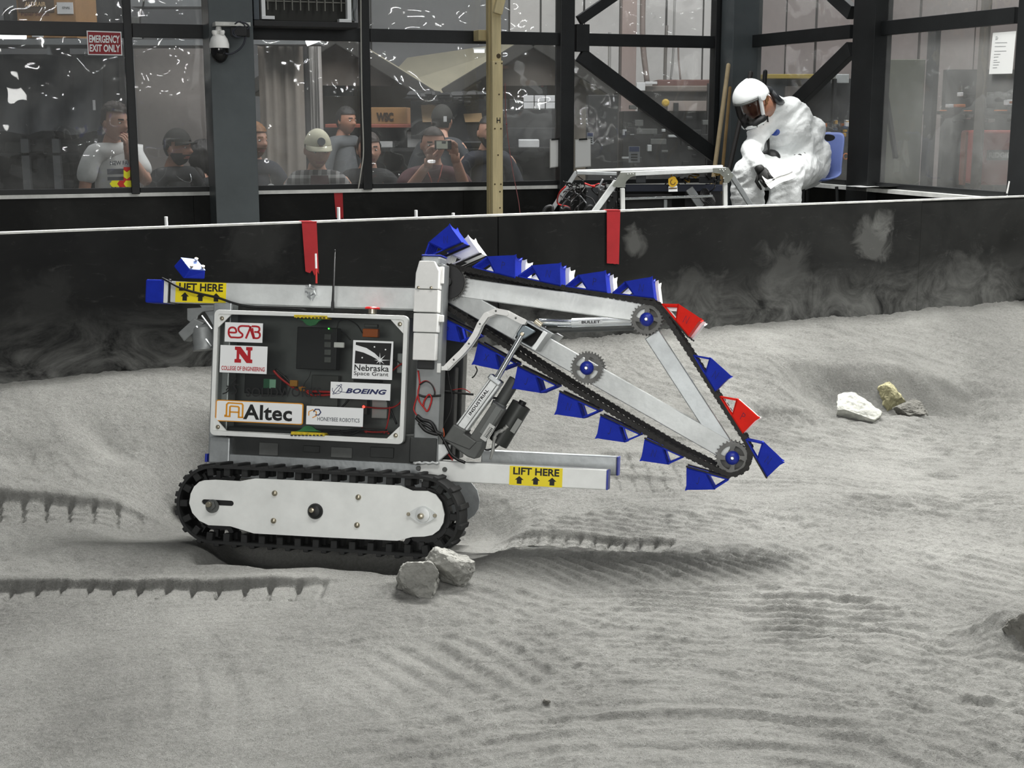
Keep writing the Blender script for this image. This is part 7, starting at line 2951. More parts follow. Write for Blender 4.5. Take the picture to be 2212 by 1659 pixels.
for i in range(25):
    a = pi * i / 24
    fr_pts.append(w(0.108 * cos(a), 0.135 * sin(a) * 1.0 + 0.012, 0.052))
visor_top = [w(0.100 * cos(a), 0.148 * sin(a) + 0.01, 0.040) for a in [radians(8 + 164 * i / 24) for i in range(25)]]
visor_bot = [w(0.080 * cos(a), 0.118 * sin(a) + 0.018, -0.135) for a in [radians(8 + 164 * i / 24) for i in range(25)]]
rim = [visor_top[0]] + [visor_top[0].lerp(visor_bot[0], t_) for t_ in (0.3, 0.6, 0.85)] + visor_bot + [visor_bot[-1].lerp(visor_top[-1], t_) for t_ in (0.15, 0.4, 0.7)] + [visor_top[-1]]
mb.tube(rim, 0.0105, 8)
mb.build('visor_frame', bpy.data.materials['helmet_white'], hel, smooth=1)
mb = MB()
mb.tube(visor_top, 0.006, 6)
mb.build('visor_seal', GREYM, hel, smooth=1)
mb = MB()
for i in range(24):
    mid0, mid1 = visor_top[i].lerp(visor_bot[i], 0.5) + hF * 0.012, visor_top[i + 1].lerp(visor_bot[i + 1], 0.5) + hF * 0.012
    a, b, c_, d = [mb.bm.verts.new(p) for p in (visor_top[i], visor_top[i + 1], mid1, mid0)]
    mb._f([a, b, c_, d])
    e, f = mb.bm.verts.new(visor_bot[i + 1]), mb.bm.verts.new(visor_bot[i])
    mb._f([d, c_, e, f])
bmesh.ops.remove_doubles(mb.bm, verts=mb.bm.verts, dist=1e-5)
VIS = bpy.data.materials.new('smoky_visor')
VIS.use_nodes = True
nt = VIS.node_tree
nt.nodes.remove(nt.nodes['Principled BSDF'])
a_ = nt.nodes.new('ShaderNodeBsdfTransparent')
a_.inputs[0].default_value = (0.42, 0.40, 0.40, 1)
b_ = nt.nodes.new('ShaderNodeBsdfGlossy')
b_.inputs['Roughness'].default_value = 0.08
c_ = nt.nodes.new('ShaderNodeMixShader')
c_.inputs[0].default_value = 0.06
nt.links.new(a_.outputs[0], c_.inputs[1])
nt.links.new(b_.outputs[0], c_.inputs[2])
nt.links.new(c_.outputs[0], nt.nodes['Material Output'].inputs[0])
mb.build('visor', VIS, hel, smooth=1)
mb = MB()
mb.tube([w(0.085, 0.02, -0.10), w(0.05, 0.09, -0.122), w(0, 0.12, -0.127), w(-0.05, 0.09, -0.122), w(-0.085, 0.02, -0.10)], [0.02, 0.024, 0.026, 0.024, 0.02], 8)
mb.build('chin_seal', BLACK, hel, smooth=1)
for sx in (-1, 1):
    mb = MB()
    mb.lathe(w(sx * 0.106, 0.02, 0.045), hR * sx, [(0, 0.022), (0.012, 0.020), (0.014, 0.012)], 12)
    mb.build('visor_pivot', bpy.data.materials['helmet_white'], hel, smooth=30)
mb = MB()
mb.tube(smoothpath([w(0.0, -0.12, 0.04), w(-0.01, -0.17, 0.0), w(-0.02, -0.20, -0.08), atS(1700, 232, 7.62), atS(1722, 260, 7.78)], 5), 0.018, 8)
mb.build('air_hose', M('hose_black', '23262a', 0.4), t, smooth=1)
mb = MB()
shell_into(mb, hc, hR, hF, hU, hh, lambda p: p.y < -0.05 and -0.35 < p.z < 0.25, lambda p: 0.05, 0.3, 4)
mb.build('hair', HAIRR, t, smooth=1)
# papers in the gloved hand
ps = thing('held_papers', 'folded white papers held in the black glove over the knee', 'paper', atS(1672, 372, 7.02))
A_, B_ = atS(1646, 381, 6.97), atS(1702, 352, 7.12)
dv = (B_ - A_)
sd = Vector((0.02, -0.05, -0.045))
for i in range(2):
    mb = MB()
    o_ = Vector((0, 0.004, 0.004)) * i
    rows = []
    for j in range(7):
        p = A_ + dv * (j / 6) + o_ + Vector((0, 0, 0.006 * sin(j * 0.9)))
        rows.append([mb.bm.verts.new(p), mb.bm.verts.new(p + sd * (0.9 - 0.3 * i)), mb.bm.verts.new(p + sd * (1.5 - 0.5 * i) + Vector((0, 0, 0.012)))])
    for a, b in zip(rows, rows[1:]):
        for m in range(2):
            mb._f([a[m], a[m + 1], b[m + 1], b[m]])
    mb.build('sheet', PAPER, ps, smooth=1)

# blue chair
CHB = M('blue_shell', '6c7cb4', 0.5, 0, 0.08, 6)
seatc = atS(1742, 388, 7.72)
ch = thing('chair', 'blue plastic shell chair with thin steel legs behind the white overalls', 'chair', (seatc.x, seatc.y, SAND2))
fw = Vector((-0.82, -0.57, 0)).normalized()
rt_ = Vector((fw.y, -fw.x, 0))
sz = seatc.z - 0.01
cs = lambda x, y, z: Vector((seatc.x, seatc.y, 0)) + rt_ * (x * 0.60) + fw * (y * 0.8) + Vector((0, 0, sz + z * 0.86))
mb = MB()
prof = [(0.20, -0.015), (0.17, 0.0), (0.0, -0.012), (-0.13, 0.0), (-0.175, 0.03), (-0.195, 0.08), (-0.21, 0.18), (-0.225, 0.30)]
n_ = 12
rows = []
for y, z in prof:
    row = []
    for i in range(n_ + 1):
        x = (i / n_ - 0.5) * (0.42 if z < 0.2 else 0.40)
        cup = (2 * x / 0.42) ** 2
        drop = 0.03 * cup ** 3 if z > 0.25 else 0
        row.append((x, y + (0.035 * cup if z > 0.06 else 0), z + (0.02 * cup if z < 0.05 else 0) - drop))
    rows.append(row)
hole = [(5, 6), (5, 5), (5, 7)]
V = [[mb.bm.verts.new(cs(*p)) for p in row] for row in rows]
for j in range(len(V) - 1):
    for i in range(n_):
        mb._f([V[j][i], V[j][i + 1], V[j + 1][i + 1], V[j + 1][i]])
sh_ = mb.build('seat_shell', CHB, ch, smooth=1)
so = sh_.modifiers.new('shell', 'SOLIDIFY')
so.thickness = 0.012
ss = sh_.modifiers.new('smooth', 'SUBSURF')
ss.levels = ss.render_levels = 1
mb = MB()
c = cs(0.02, -0.217, 0.262)
mb.prism([(0.05 * cos(a), 0.018 * sin(a)) for a in [2 * pi * i / 16 for i in range(16)]], (-0.012, 0.012), lambda x, y, d: c + rt_ * x + Vector((0, 0, y)) + fw * d)
mb.build('hand_slot', BLACK, ch)
for sx in (-1, 1):
    for sy, q in ((0.16, 1), (-0.15, -1)):
        mb = MB()
        mb.tube([cs(sx * 0.17, sy, -0.03), Vector((*(cs(sx * 0.20, sy + 0.04 * q, 0).xy), SAND2 - 0.005))], 0.009, 8)
        mb.build('leg', FRAMEM, ch, smooth=30)
# ------------------------------------------------------------------ the hall behind the windows
HW_GREY = M('hall_wall_grey', '77787a', 0.8, 0, 0.08, 1.2)
HW_PALE = M('hall_wall_pale', 'c6c4c2', 0.8, 0, 0.06, 1.2)
HW_PINK = M('hall_wall_warm', '877e7c', 0.8, 0, 0.08, 1.5)
HBEAM = M('hall_beam_grey', '6f7274', 0.6)
TENT = M('tent_beige', '8f8576', 0.85, 0, 0.1, 2)
TENTL = M('tent_roof_pale', 'b7b19b', 0.85, 0, 0.06, 2)
TENTD = M('tent_dark_trim', '33322f', 0.8)
TARP = M('dark_tarp', '43464a', 0.7, 0, 0.3, 2.5)
SHELFD = M('dark_rack', '191a1b', 0.6)
CARD = M('cardboard', '8d6b45', 0.8, 0, 0.12, 6)
CARDL = M('brown_paper', 'b79a74', 0.8, 0, 0.08, 6)
GREYP = M('grey_plastic_curtain', '8b847c', 0.5, 0, 0.2, 3)
PALEC = M('pale_curtain', 'a9a7a4', 0.6, 0, 0.08, 3)
WOODR = M('red_shelf_edge', '8b4a3a', 0.6)
BOXW = M('white_carton', 'c4c5c6', 0.7)


def hbox(x0, x1, y0, y1, Y, dep, name, mat, parent=None, bevel=0.0):
    a, b = at(x0, y1, Y), at(x1, y0, Y)
    mb = MB()
    mb.span((a.x, Y, a.z), (b.x, Y + dep, b.z))
    return mb.build(name, mat, parent, bevel=bevel)


def hthing(x0, x1, y0, y1, Y, dep, name, lab, cat, mat, bevel=0.005, group=None, floor=False, z0=None):
    a, b = at(x0, y1, Y), at(x1, y0, Y)
    z0 = HALLZ if floor else a.z if z0 is None else z0
    mb = MB()
    mb.span((a.x, Y, z0), (b.x, Y + dep, b.z))
    return tag(mb.build(name, mat, None, bevel=bevel), lab, cat, group)


# far walls with upright panel seams
wf = tag(thing('wall_hall', 'far hall wall, grey on the left and pale on the right', 'wall', (0, 17, HALLZ)), kind='structure')
YW = 17.0
xs_w = [(-9.0, at(450, 0, YW).x, HW_GREY), (at(450, 0, YW).x, at(800, 0, YW).x, HW_GREY), (at(800, 0, YW).x, at(1100, 0, YW).x, HW_GREY)]  # left panels coloured darker for the weaker light on that side
edges_px = [1100, 1168, 1262, 1340, 1440, 1520, 1640, 1700, 1765, 1850, 1990, 2110, 2300, 2600]
for a, b in zip(edges_px, edges_px[1:]):
    xs_w.append((at(a, 0, YW).x, at(b, 0, YW).x, HW_PALE if a < 1640 else HW_PINK))
for i, (a, b, m) in enumerate(xs_w):
    mb = MB()
    mb.span((a + 0.012, YW - 0.03 * (i % 2), HALLZ), (b - 0.012, YW + 0.1, 5.5))
    mb.build('panel', m, wf)
mb = MB()
mb.span((-9, YW + 0.06, HALLZ), (12, YW + 0.12, 5.5))
mb.build('panel', M('seam_grey', '55534f', 0.8), wf)
mb = MB()
mb.span((11.9, 8.0, HALLZ), (12.0, 17, 5.5))
tag(mb.build('wall_side', HW_PINK), 'side wall of the hall beyond the right windows', 'wall', kind='structure')
mb = MB()
mb.span((-9.0, 8.0, HALLZ), (-8.9, 17, 5.5))
tag(mb.build('wall_side', HW_GREY), 'side wall of the hall beyond the left windows', 'wall', kind='structure')

# --- left window: shelf with carton, tarp, racks
sh = thing('wall_shelf', 'long grey shelf beam behind the exit sign window', 'shelf', at(130, 96, 11.0))
hbox(-220, 272, 83, 97, 11.0, 0.6, 'shelf_board', HBEAM, sh, 0.004)
for x in (102, 245):
    hbox(x, x + 5, 97, 118, 11.02, 0.5, 'shelf_bracket', HBEAM, sh)
cb = thing('carton', 'large cardboard carton with dark printed panel on the high shelf', 'box', at(100, 82, 10.9))
hbox(40, 161, -25, 82, 11.0, 0.55, 'carton_body', CARD, cb, 0.004)
hbox(40, 115, -8, 26, 10.99, 0.01, 'carton_print', M('carton_dark_print', '4a3a2a', 0.8), cb)
mb = MB()
letters(mb, 'ALDRAIR', 53, 99, 14, 4, lambda x, y, w: at(x, y, 10.985), 0, bold=0.03)
mb.build('lettering', CARDL, cb)
mb = MB()
letters(mb, 'Panel Series', 46, 106, 34, 26, lambda x, y, w: at(x, y, 10.994), 0, bold=0.01)
mb.build('lettering', M('carton_red_print', '5a2c22', 0.8), cb)
lbx = hbox(124, 157, 5, 30, 10.99, 0.008, 'carton_label', BOXW, cb)
mb = MB()
letters(mb, 'GNAJ', 134, 150, 20, 14, lambda x, y, w: at(x, y, 10.986), 0, bold=0.01)
mb.build('lettering', INK, lbx)
hbox(69, 93, 71, 80, 10.99, 0.008, 'carton_label', BOXW, cb)
hthing(9, 26, 15, 82.5, 11.03, 0.25, 'tripod_bundle', 'dark folded bundle beside the carton on the high shelf', 'bundle', SHELFD, 0.02)
hthing(-8, 46, 70, 83, 10.3, 0.12, 'tube_light', 'glowing white tube light at the upper left edge', 'lamp', M('tube_glow', 'ffffff', 0.5, emit=1.6), 0.012)
tp_ = thing('hanging_tarp', 'dark grey tarpaulin hanging behind the left window', 'tarpaulin', at(60, 286, 11.5))
mb = MB()
rows = []
for j in range(13):
    row = []
    for i in range(31):
        x = -240 + 460 * i / 30
        y = 117 + (286 - 117) * j / 12
        p = at(x, y, 11.5)
        p.y += 0.05 * sin(i * 1.3 + 0.2 * j) * (0.3 + j / 12)
        p.z += (0.02 * sin(i * 0.9) if j == 12 else 0)
        row.append(mb.bm.verts.new(p))
    rows.append(row)
for a, b in zip(rows, rows[1:]):
    for i in range(30):
        mb._f([a[i], a[i + 1], b[i + 1], b[i]])
mb.build('tarp_sheet', TARP, tp_, smooth=1)
hbox(201, 205, 216, 238, 11.4, 0.01, 'tarp_label', BOXW, tp_)
rk = thing('equipment_rack', 'dark equipment rack with clutter below the tarpaulin', 'rack', at(60, 420, 12.2))
hbox(-260, 200, 283, 300, 12.0, 0.8, 'rack_shelf', SHELFD, rk)
hbox(-260, 200, 330, 336, 12.0, 0.8, 'rack_shelf', SHELFD, rk)
hbox(-260, 200, 300, 480, 12.8, 0.05, 'rack_back', SHELFD, rk)
for x in (-10, 55, 88, 122, 180):
    hbox(x, x + 5, 295, 470, 12.0, 0.05, 'rack_upright', HBEAM if x in (55, 122) else SHELFD, rk)
for i, (x0, x1, y0, y1, m) in enumerate(((10, 46, 306, 330, GREYM), (58, 84, 312, 330, BLACK), (86, 116, 320, 345, GREENP), (128, 170, 308, 330, BLACK), (20, 60, 340, 372, BLACK), (100, 150, 350, 380, DARKM))):
    hbox(x0, x1, y0, y1, 12.1, 0.3, 'rack_item', m if m is not GREENP else M('olive_case', '32372c', 0.6), rk, 0.01)
hthing(216, 248, -20, 400, 11.8, 0.3, 'dark_pillar', 'dark upright pillar behind the man in white', 'pillar', M('pillar_dark', '27292c', 0.6), floor=True)
hthing(247, 276, -20, 400, 12.2, 0.1, 'grey_board', 'pale grey board beside the dark pillar', 'board', HW_GREY, floor=True)
# --- second window
sh = thing('wall_shelf', 'grey shelf beam seen through the narrow second window', 'shelf', at(370, 97, 11.2))
hbox(288, 466, 86, 98, 11.2, 0.5, 'shelf_board', HBEAM, sh)
hbox(283, 466, -6, 14, 11.6, 0.3, 'shelf_board', HBEAM, sh)
cd_ = thing('conduit_box', 'grey electrical boxes with cable in the second window', 'switch box', at(297, 84, 11.6))
hbox(285, 298, 36, 56, 11.55, 0.08, 'switch_box', GREYM, cd_, 0.005)
hbox(287, 301, 64, 84, 11.55, 0.08, 'switch_box', PALESTEEL, cd_, 0.005)
hbox(302, 317, 66, 72, 11.55, 0.06, 'socket', PALESTEEL, cd_, 0.005)
mb = MB()
mb.tube(smoothpath([at(312, -10, 11.5), at(309, 15, 11.5), at(303, 40, 11.5), at(305, 62, 11.5), at(309, 84, 11.5)], 5), 0.008, 6)
mb.build('conduit', WIREB, cd_, smooth=1)
hthing(285, 470, 98, 420, 12.5, 0.06, 'grey_partition', 'grey partition sheet behind the man in the black cap', 'partition', M('partition_grey', '8f8985', 0.8, 0, 0.12, 2.5), floor=True)

# --- tents


def tent(peak, eaves, Y, dep, lab, yb=420, wall=True):
    """open-fronted frame tent: gable roof of two sloping sheets, back wall, edge trims, legs"""
    t = thing('canopy_tent', lab, 'tent', at(peak[0], 420, Y))
    P_, L_, R_ = at(*peak, Y), at(*eaves[0], Y), at(*eaves[1], Y)
    D = Vector((0, dep, 0))
    for q_ in (L_, R_):
        mb = MB()
        up_ = Vector((0, 0, 0.04))
        mb.hexa([P_, q_, q_ + D, P_ + D, P_ + up_, q_ + up_, q_ + D + up_, P_ + D + up_])
        mb.build('roof_sheet', TENTL, t)
        mb = MB()
        e = Vector((0, -0.03, 0))
        mb.beam(P_ + e, q_ + e, 0.11, 0.05, (0, 1, 0))
        mb.build('roof_edge', TENTD, t, bevel=0.01)
    if wall:
        mb = MB()
        bl, br = Vector((L_.x, Y + dep - 0.1, HALLZ)), Vector((R_.x, Y + dep - 0.1, HALLZ))
        bt_l, bt_r = Vector((L_.x, Y + dep - 0.1, L_.z)), Vector((R_.x, Y + dep - 0.1, R_.z))
        mb.prism([(bl.x, bl.z), (br.x, br.z), (bt_r.x, bt_r.z), (P_.x, P_.z), (bt_l.x, bt_l.z)], (0, 0.03), lambda x, y, w: Vector((x, Y + dep - 0.1 + w, y)))
        mb.build('back_wall', TENT, t)
        mb = MB()
        zc_ = P_.z - 0.30 * (P_.z - R_.z)
        f_r = 0.45
        a, b = P_.lerp(L_, 0.62), P_.lerp(R_, 0.62)
        mb.prism([(P_.x, P_.z - 0.03), (b.x, b.z), (b.x - 0.05, b.z - 0.10), (a.x + 0.05, a.z - 0.10), (a.x, a.z)], (0, 0.02), lambda x, y, w: Vector((x, Y + 0.2 + w, y)))
        mb.build('gable_panel', M('tent_gable', '625b54', 0.85, 0, 0.1, 3) if 'tent_gable' not in bpy.data.materials else bpy.data.materials['tent_gable'], t)
    for q_ in (L_, R_):
        mb = MB()
        mb.cyl(Vector((q_.x, Y, HALLZ)), q_, 0.03, n=10)
        mb.build('leg', TENTD, t)
    return t


tent((726, 80), ((520, 205), (932, 207)), 12.4, 2.4, 'left beige canopy tent with a wall screen inside')
tent((1152, 88), ((960, 204), (1330, 200)), 12.6, 2.4, 'right beige canopy tent behind the timber post')
mb = MB()
rt2 = thing('canopy_tent', 'pale tent roof sloping up between the two beige tents', 'tent', at(1000, 420, 15.2))
a, b, c_, d = at(812, 205, 15.2), at(1235, 205, 15.2), at(1180, 88, 16.8), at(880, 132, 16.8)
up_ = Vector((0, 0, 0.04))
mb.hexa([a, b, c_, d, a + up_, b + up_, c_ + up_, d + up_])
mb.build('roof_sheet', TENTL, rt2)
for q_ in (a, b, c_, d):
    mb = MB()
    mb.cyl(Vector((q_.x, q_.y, HALLZ)), q_, 0.03, n=8)
    mb.build('leg', TENTD, rt2)


def screen(x0, x1, y0, y1, Y, lab, txt=False):
    t = thing('wall_screen', lab, 'screen', at((x0 + x1) / 2, y1, Y))
    hbox(x0, x1, y0, y1, Y, 0.06, 'screen_panel', M('screen_black', '1d1e20', 0.25) if 'screen_black' not in bpy.data.materials else bpy.data.materials['screen_black'], t, 0.006)
    w_ = x1 - x0
    hbox((x0 + x1) / 2 - 6, (x0 + x1) / 2 + 6, y0 - 18, y0, Y + 0.03, 0.05, 'screen_mount', BLACK, t)
    for i in range(4):
        hbox(x0 + w_ * (0.2 + 0.55 * (i % 2)), x0 + w_ * (0.42 + 0.42 * (i % 2)), y0 + 6 + 5 * i, y0 + 7 + 5 * i, Y - 0.003, 0.002, 'screen_text', M('screen_red_text', '8a2f2c', 0.5, emit=0.25) if 'screen_red_text' not in bpy.data.materials else bpy.data.materials['screen_red_text'], t)
    return t


screen(697, 763, 165, 207, 12.9, 'black wall screen hanging in the left tent')
screen(1127, 1183, 165, 207, 13.1, 'black wall screen hanging in the right tent')
# curtains beside the left tent
for x0, x1, Y, m, lab in ((556, 652, 11.4, GREYP, 'cloudy plastic curtain left of the dark pole'), (664, 692, 11.9, PALEC, 'narrow pale curtain at the edge of the left tent')):
    mb = MB()
    rows = []
    for j in range(9):
        row = []
        for i in range(17):
            p = at(x0 + (x1 - x0) * i / 16, 95, Y)
            p.z = p.z + (HALLZ + 0.25 - p.z) * j / 8
            p.y += 0.04 * sin(i * 1.7) + 0.03 * sin(i * 0.8 + j * 0.4)
            row.append(mb.bm.verts.new(p))
        rows.append(row)
    for a, b in zip(rows, rows[1:]):
        for i in range(16):
            mb._f([a[i], a[i + 1], b[i + 1], b[i]])
    o = mb.build('hanging_curtain', m, smooth=1)
    tag(o, lab, 'curtain')
p0 = at(657, 98, 11.6)
mb = MB()
mb.cyl(Vector((p0.x, 11.6, HALLZ)), p0, 0.035, n=12)
tag(mb.build('dark_pole', SHELFD), 'dark upright pole between the two curtains', 'pole')
sh = thing('wall_shelf', 'grey beam and bright lamp above the plastic curtain', 'shelf', at(600, 98, 11.1))
hbox(548, 690, 86, 96, 11.1, 0.3, 'shelf_board', HBEAM, sh)
lp = thing('tube_light', 'bright tube light below the ventilation unit', 'lamp', at(682, 92, 11.05))
a, b = at(662, 94, 11.05), at(704, 78, 11.05)
mb = MB()
mb.cyl(a, b, 0.022, n=10)
mb.build('tube', M('lamp_glow', 'ffffff', 0.5, emit=2.5), lp)
mb = MB()
mb.beam(a + Vector((0, 0.02, 0.04)), b + Vector((0, 0.02, 0.04)), 0.02, 0.06)
mb.build('fitting', PALESTEEL, lp)
lp = thing('tube_light', 'small square lamp glowing left of the timber post', 'lamp', at(1034, 112, 13.8))
hbox(1024, 1046, 107, 113, 13.8, 0.1, 'tube', bpy.data.materials['lamp_glow'], lp)
hbox(1022, 1048, 103, 107, 13.8, 0.14, 'fitting', PALESTEEL, lp)

# --- tables and boxes behind the spectators
TZ = at(900, 320, 11.5).z
hthing(702, 1215, 276, 480, 12.1, 0.04, 'back_board', 'dark board standing behind the long work table', 'board', M('table_back_dark', '202224', 0.7), floor=True)
hthing(702, 915, 268, 276, 11.5, 0.6, 'red_shelf', 'red-edged shelf board above the work table', 'shelf', WOODR)
tb = thing('work_table', 'long dark work table behind the spectators', 'table', at(900, 420, 11.8))
hbox(702, 1215, 320, 327, 11.5, 0.58, 'table_top', SHELFD, tb)
for x in (704, 905, 1085, 1205):
    a = at(x, 323, 11.55)
    mb = MB()
    mb.span((a.x, 11.53, HALLZ), (a.x + 0.03, 11.58, a.z))
    mb.build('leg', SHELFD, tb)
cb = thing('carton', 'brown carton with dark letters on the red-edged shelf', 'box', at(842, 268, 11.52))
hbox(802, 878, 232, 268, 11.52, 0.45, 'carton_body', CARD, cb, 0.004)
mb = MB()
letters(mb, 'WSC', 813, 850, 262, 243, lambda x, y, w: at(x, y, 11.512), 0, bold=0.06)
mb.build('lettering', M('carton_black_print', '33271b', 0.8), cb)
bd2 = thing('notice_board', 'dark board with brown paper sheets behind the man filming', 'board', at(980, 300, 11.4))
hbox(888, 1096, 214, 300, 11.45, 0.05, 'board_panel', M('board_dark', '232426', 0.8, 0, 0.3, 9), bd2)
for x0, x1, y0, y1 in ((909, 944, 227, 264), (1001, 1043, 246, 264)):
    mb = MB()
    mb.prism([(x0, y0), (x1 - 3, y0 - 2), (x1, y1 - 1), (x0 + 4, y1)], (0, 0.004), lambda x, y, w: at(x, y, 11.43) + Vector((0, w, 0)))
    mb.build('brown_sheet', CARDL, bd2)
hbox(958, 965, 251, 263, 10.5, 0.006, 'white_tag', BOXW, bd2)
rr = random.Random(9)
mb = MB()
for i in range(22):
    c = at(rr.uniform(895, 1060), rr.uniform(203, 222), 11.35)
    mb.ball(c, (rr.uniform(0.05, 0.12), 0.08, rr.uniform(0.015, 0.04)), 5, 4)
tag(mb.build('dark_sheeting', M('crumpled_black', '1b1b1c', 0.35), bd2), kind='stuff')
for i, (x0, x1, y0, y1, Y, m, nm, lab) in enumerate((
        (1100, 1129, 214, 236, 12.22, BLACK, 'hard_case', 'black hard case beside the white cartons'),
        (1270, 1335, 205, 244, 11.9, BLACK, 'tall_case', 'tall black equipment case under the long diagonal brace'),
        (880, 914, 284, 320, 11.6, BOXW, 'white_box', 'white box on the dark table under the tent'),
        (726, 762, 292, 320, 11.6, LGREY, 'grey_box', 'grey box on the table beside the cream cap'),
        (1120, 1165, 302, 320, 11.6, BOXW, 'paper_roll', 'pale rolled sheets on the table right of the timber post'),
        (1126, 1194, 248, 268, 12.3, HW_GREY, 'wall_board', 'pale grey board below the white cartons'),
        (1000, 1070, 307, 320, 11.6, M('small_grey_case', '4b4d50', 0.6), 'grey_case', 'flat grey case on the table behind the phone'),
        (812, 848, 305, 320, 11.6, BOXW, 'white_carton', 'white carton under the brown carton shelf'))):
    hthing(x0, x1, y0, y1, Y, 0.02 if 'wall' in nm else 0.3, nm, lab, 'box' if 'roll' not in nm and 'board' not in nm else nm.split('_')[1], m, 0.006, None, 'tall' in nm or 'wall' in nm, TZ + 0.002 if y1 == 320 else None)
for j in range(2):
    for i in range(3):
        hthing(1131 + 24 * i, 1153 + 24 * i, 206 + 15 * j, 220 + 15 * j, 12.22, 0.25, 'white_carton', '%s %s white carton of the two-row stack in the right tent' % (('upper', 'lower')[j], ('left', 'middle', 'right')[i]), 'box', BOXW, 0.004, 'white cartons stacked in the right tent')
hthing(1095, 1215, 236, 247, 12.2, 0.33, 'side_table', 'dark side table carrying the white cartons', 'table', SHELFD, floor=True)
bt = thing('bottle', 'white bottle with amber band beside the white cartons', 'bottle', at(1207, 235, 11.8))
c = at(1207, 236, 12.2) + Vector((0, 0.06, 0))
k = 11.8 / F
mb = MB()
mb.lathe(c, (0, 0, 1), [(0, 7 * k), (30 * k, 7 * k), (40 * k, 6 * k), (48 * k, 3 * k), (55 * k, 3 * k)], 16)
mb.build('bottle_body', M('bottle_cream', 'b9ae94', 0.5), bt, smooth=30)
mb = MB()
mb.lathe(c + Vector((0, 0, 26 * k)), (0, 0, 1), [(0, 7.3 * k), (9 * k, 7.3 * k)], 16)
mb.build('bottle_band', M('bottle_amber', '8a5a2a', 0.5), bt, smooth=30)

# --- fifth window: pipes, machine, posters
PIPEB = M('pipe_brown', '7d706b', 0.6)
PIPEG = M('pipe_grey', '8b8a88', 0.5)
hthing(1341, 1377, -30, 240, 15.5, 0.3, 'warm_column', 'brownish upright column against the pale far wall', 'column', M('column_brown', '9b8b86', 0.7), floor=True)
for pts, r, m, nm, lab in (([(1389, -20), (1388, 60), (1390, 110), (1398, 178)], 0.03, PIPEB, 'wall_pipe', 'thick curved brown pipe on the pale far wall'),
                           ([(1458, -20), (1456, 60), (1454, 120), (1449, 172)], 0.012, PIPEG, 'wall_pipe', 'thin grey pipe left of the right seam on the far wall'),
                           ([(1465, 88), (1466, 130), (1470, 172)], 0.010, PIPEB, 'wall_pipe', 'thin short pipe on the pale far wall'),
                           ([(1317, 70), (1316, 190)], 0.016, PIPEG, 'wall_pipe', 'short grey pipe left of the brownish column'),
                           ([(1440, 55), (1437, 130), (1436, 215)], 0.018, M('pipe_dark', '5d5854', 0.5), 'wall_pipe', 'dark capped pipe in the middle of the pale wall')):
    mb = MB()
    mb.tube(smoothpath([at(x, y, 15.2) for x, y in pts], 6), r, 8)
    tag(mb.build(nm, m, smooth=1), lab, 'pipe')
mc = thing('workshop_machine', 'long brown and black workshop machine below the far pipes', 'machine', at(1460, 420, 13.4))
hbox(1420, 1540, 172, 187, 13.5, 0.5, 'top_beam', M('rust_red', '5c3a33', 0.7), mc, 0.01)
hbox(1376, 1534, 185, 198, 13.4, 0.6, 'beam', M('beam_brown', '6a615a', 0.6), mc, 0.01)
hbox(1385, 1528, 198, 242, 13.5, 0.4, 'front_panel', M('panel_brown', '4c4845', 0.7), mc, 0.01)
hbox(1442, 1530, 218, 240, 13.4, 0.1, 'front_plate', M('panel_warm', '8a807a', 0.7), mc, 0.005)
hbox(1340, 1545, 240, 609, 13.6, 0.5, 'lower_body', M('machine_black', '191a1a', 0.6, 0, 0.4, 6), mc, 0.01)
hbox(1522, 1532, 180, 480, 13.3, 0.08, 'upright', SHELFD, mc)
for x0, x1, y0, y1, m in ((1375, 1394, 178, 196, BOXW), (1394, 1420, 176, 182, BOXW), (1360, 1376, 227, 236, GREYM), (1456, 1466, 222, 240, BLACK), (1375, 1420, 278, 290, GREYM), (1345, 1370, 280, 292, PALESTEEL), (1405, 1440, 300, 312, GREYM)):
    hbox(x0, x1, y0, y1, 13.3, 0.08, 'machine_fitting', m, mc, 0.004)
mb = MB()
c = at(1437, 222, 13.2)
mb.lathe(c, (0, -1, 0), [(0, 0.035), (0.04, 0.035), (0.05, 0.02)], 14)
mb.build('yellow_knob', M('knob_yellow', 'b99a30', 0.5), mc, smooth=30)
rr = random.Random(21)
for i in range(34):
    x, y = rr.uniform(1342, 1520), rr.uniform(250, 380)
    w_, h_ = rr.uniform(5, 22), rr.uniform(4, 16)
    hbox(x, x + w_, y, y + h_, rr.uniform(12.6, 13.4), 0.08, 'machine_fitting', rr.choice((BLACK, SHELFD, GREYM, DARKM, SHELFD, PALESTEEL)), mc, 0.004)
BLUEP = M('poster_blue', '2d4680', 0.6)
for x0, x1, y0, y1, lab in ((1358, 1382, 316, 351, 'white poster with blue head and dark lines under the brace'), (1268, 1282, 286, 312, 'small blue-topped poster left of the wide brace')):
    t = thing('poster', lab, 'poster', BACK.p(x0, y1, -0.03))

    def pst(u0, u1, v0, v1, o, nm, m):
        mb = MB()
        xa, xb, ya, yb = x0 + (x1 - x0) * u0, x0 + (x1 - x0) * u1, y0 + (y1 - y0) * v0, y0 + (y1 - y0) * v1
        mb.prism([(xa, ya), (xb, ya), (xb, yb), (xa, yb)], (0, 0.0008), f_(-0.026 + o))
        mb.build(nm, m, t)
    pst(0, 1, 0, 1, 0, 'sheet', M('poster_paper', 'b4b7bb', 0.7) if 'poster_paper' not in bpy.data.materials else bpy.data.materials['poster_paper'])
    pst(0.05, 0.95, 0.03, 0.33, 0.001, 'heading', BLUEP)
    for i in range(3):
        pst(0.2, 0.8, 0.46 + 0.17 * i, 0.56 + 0.17 * i, 0.001, 'print', INK)

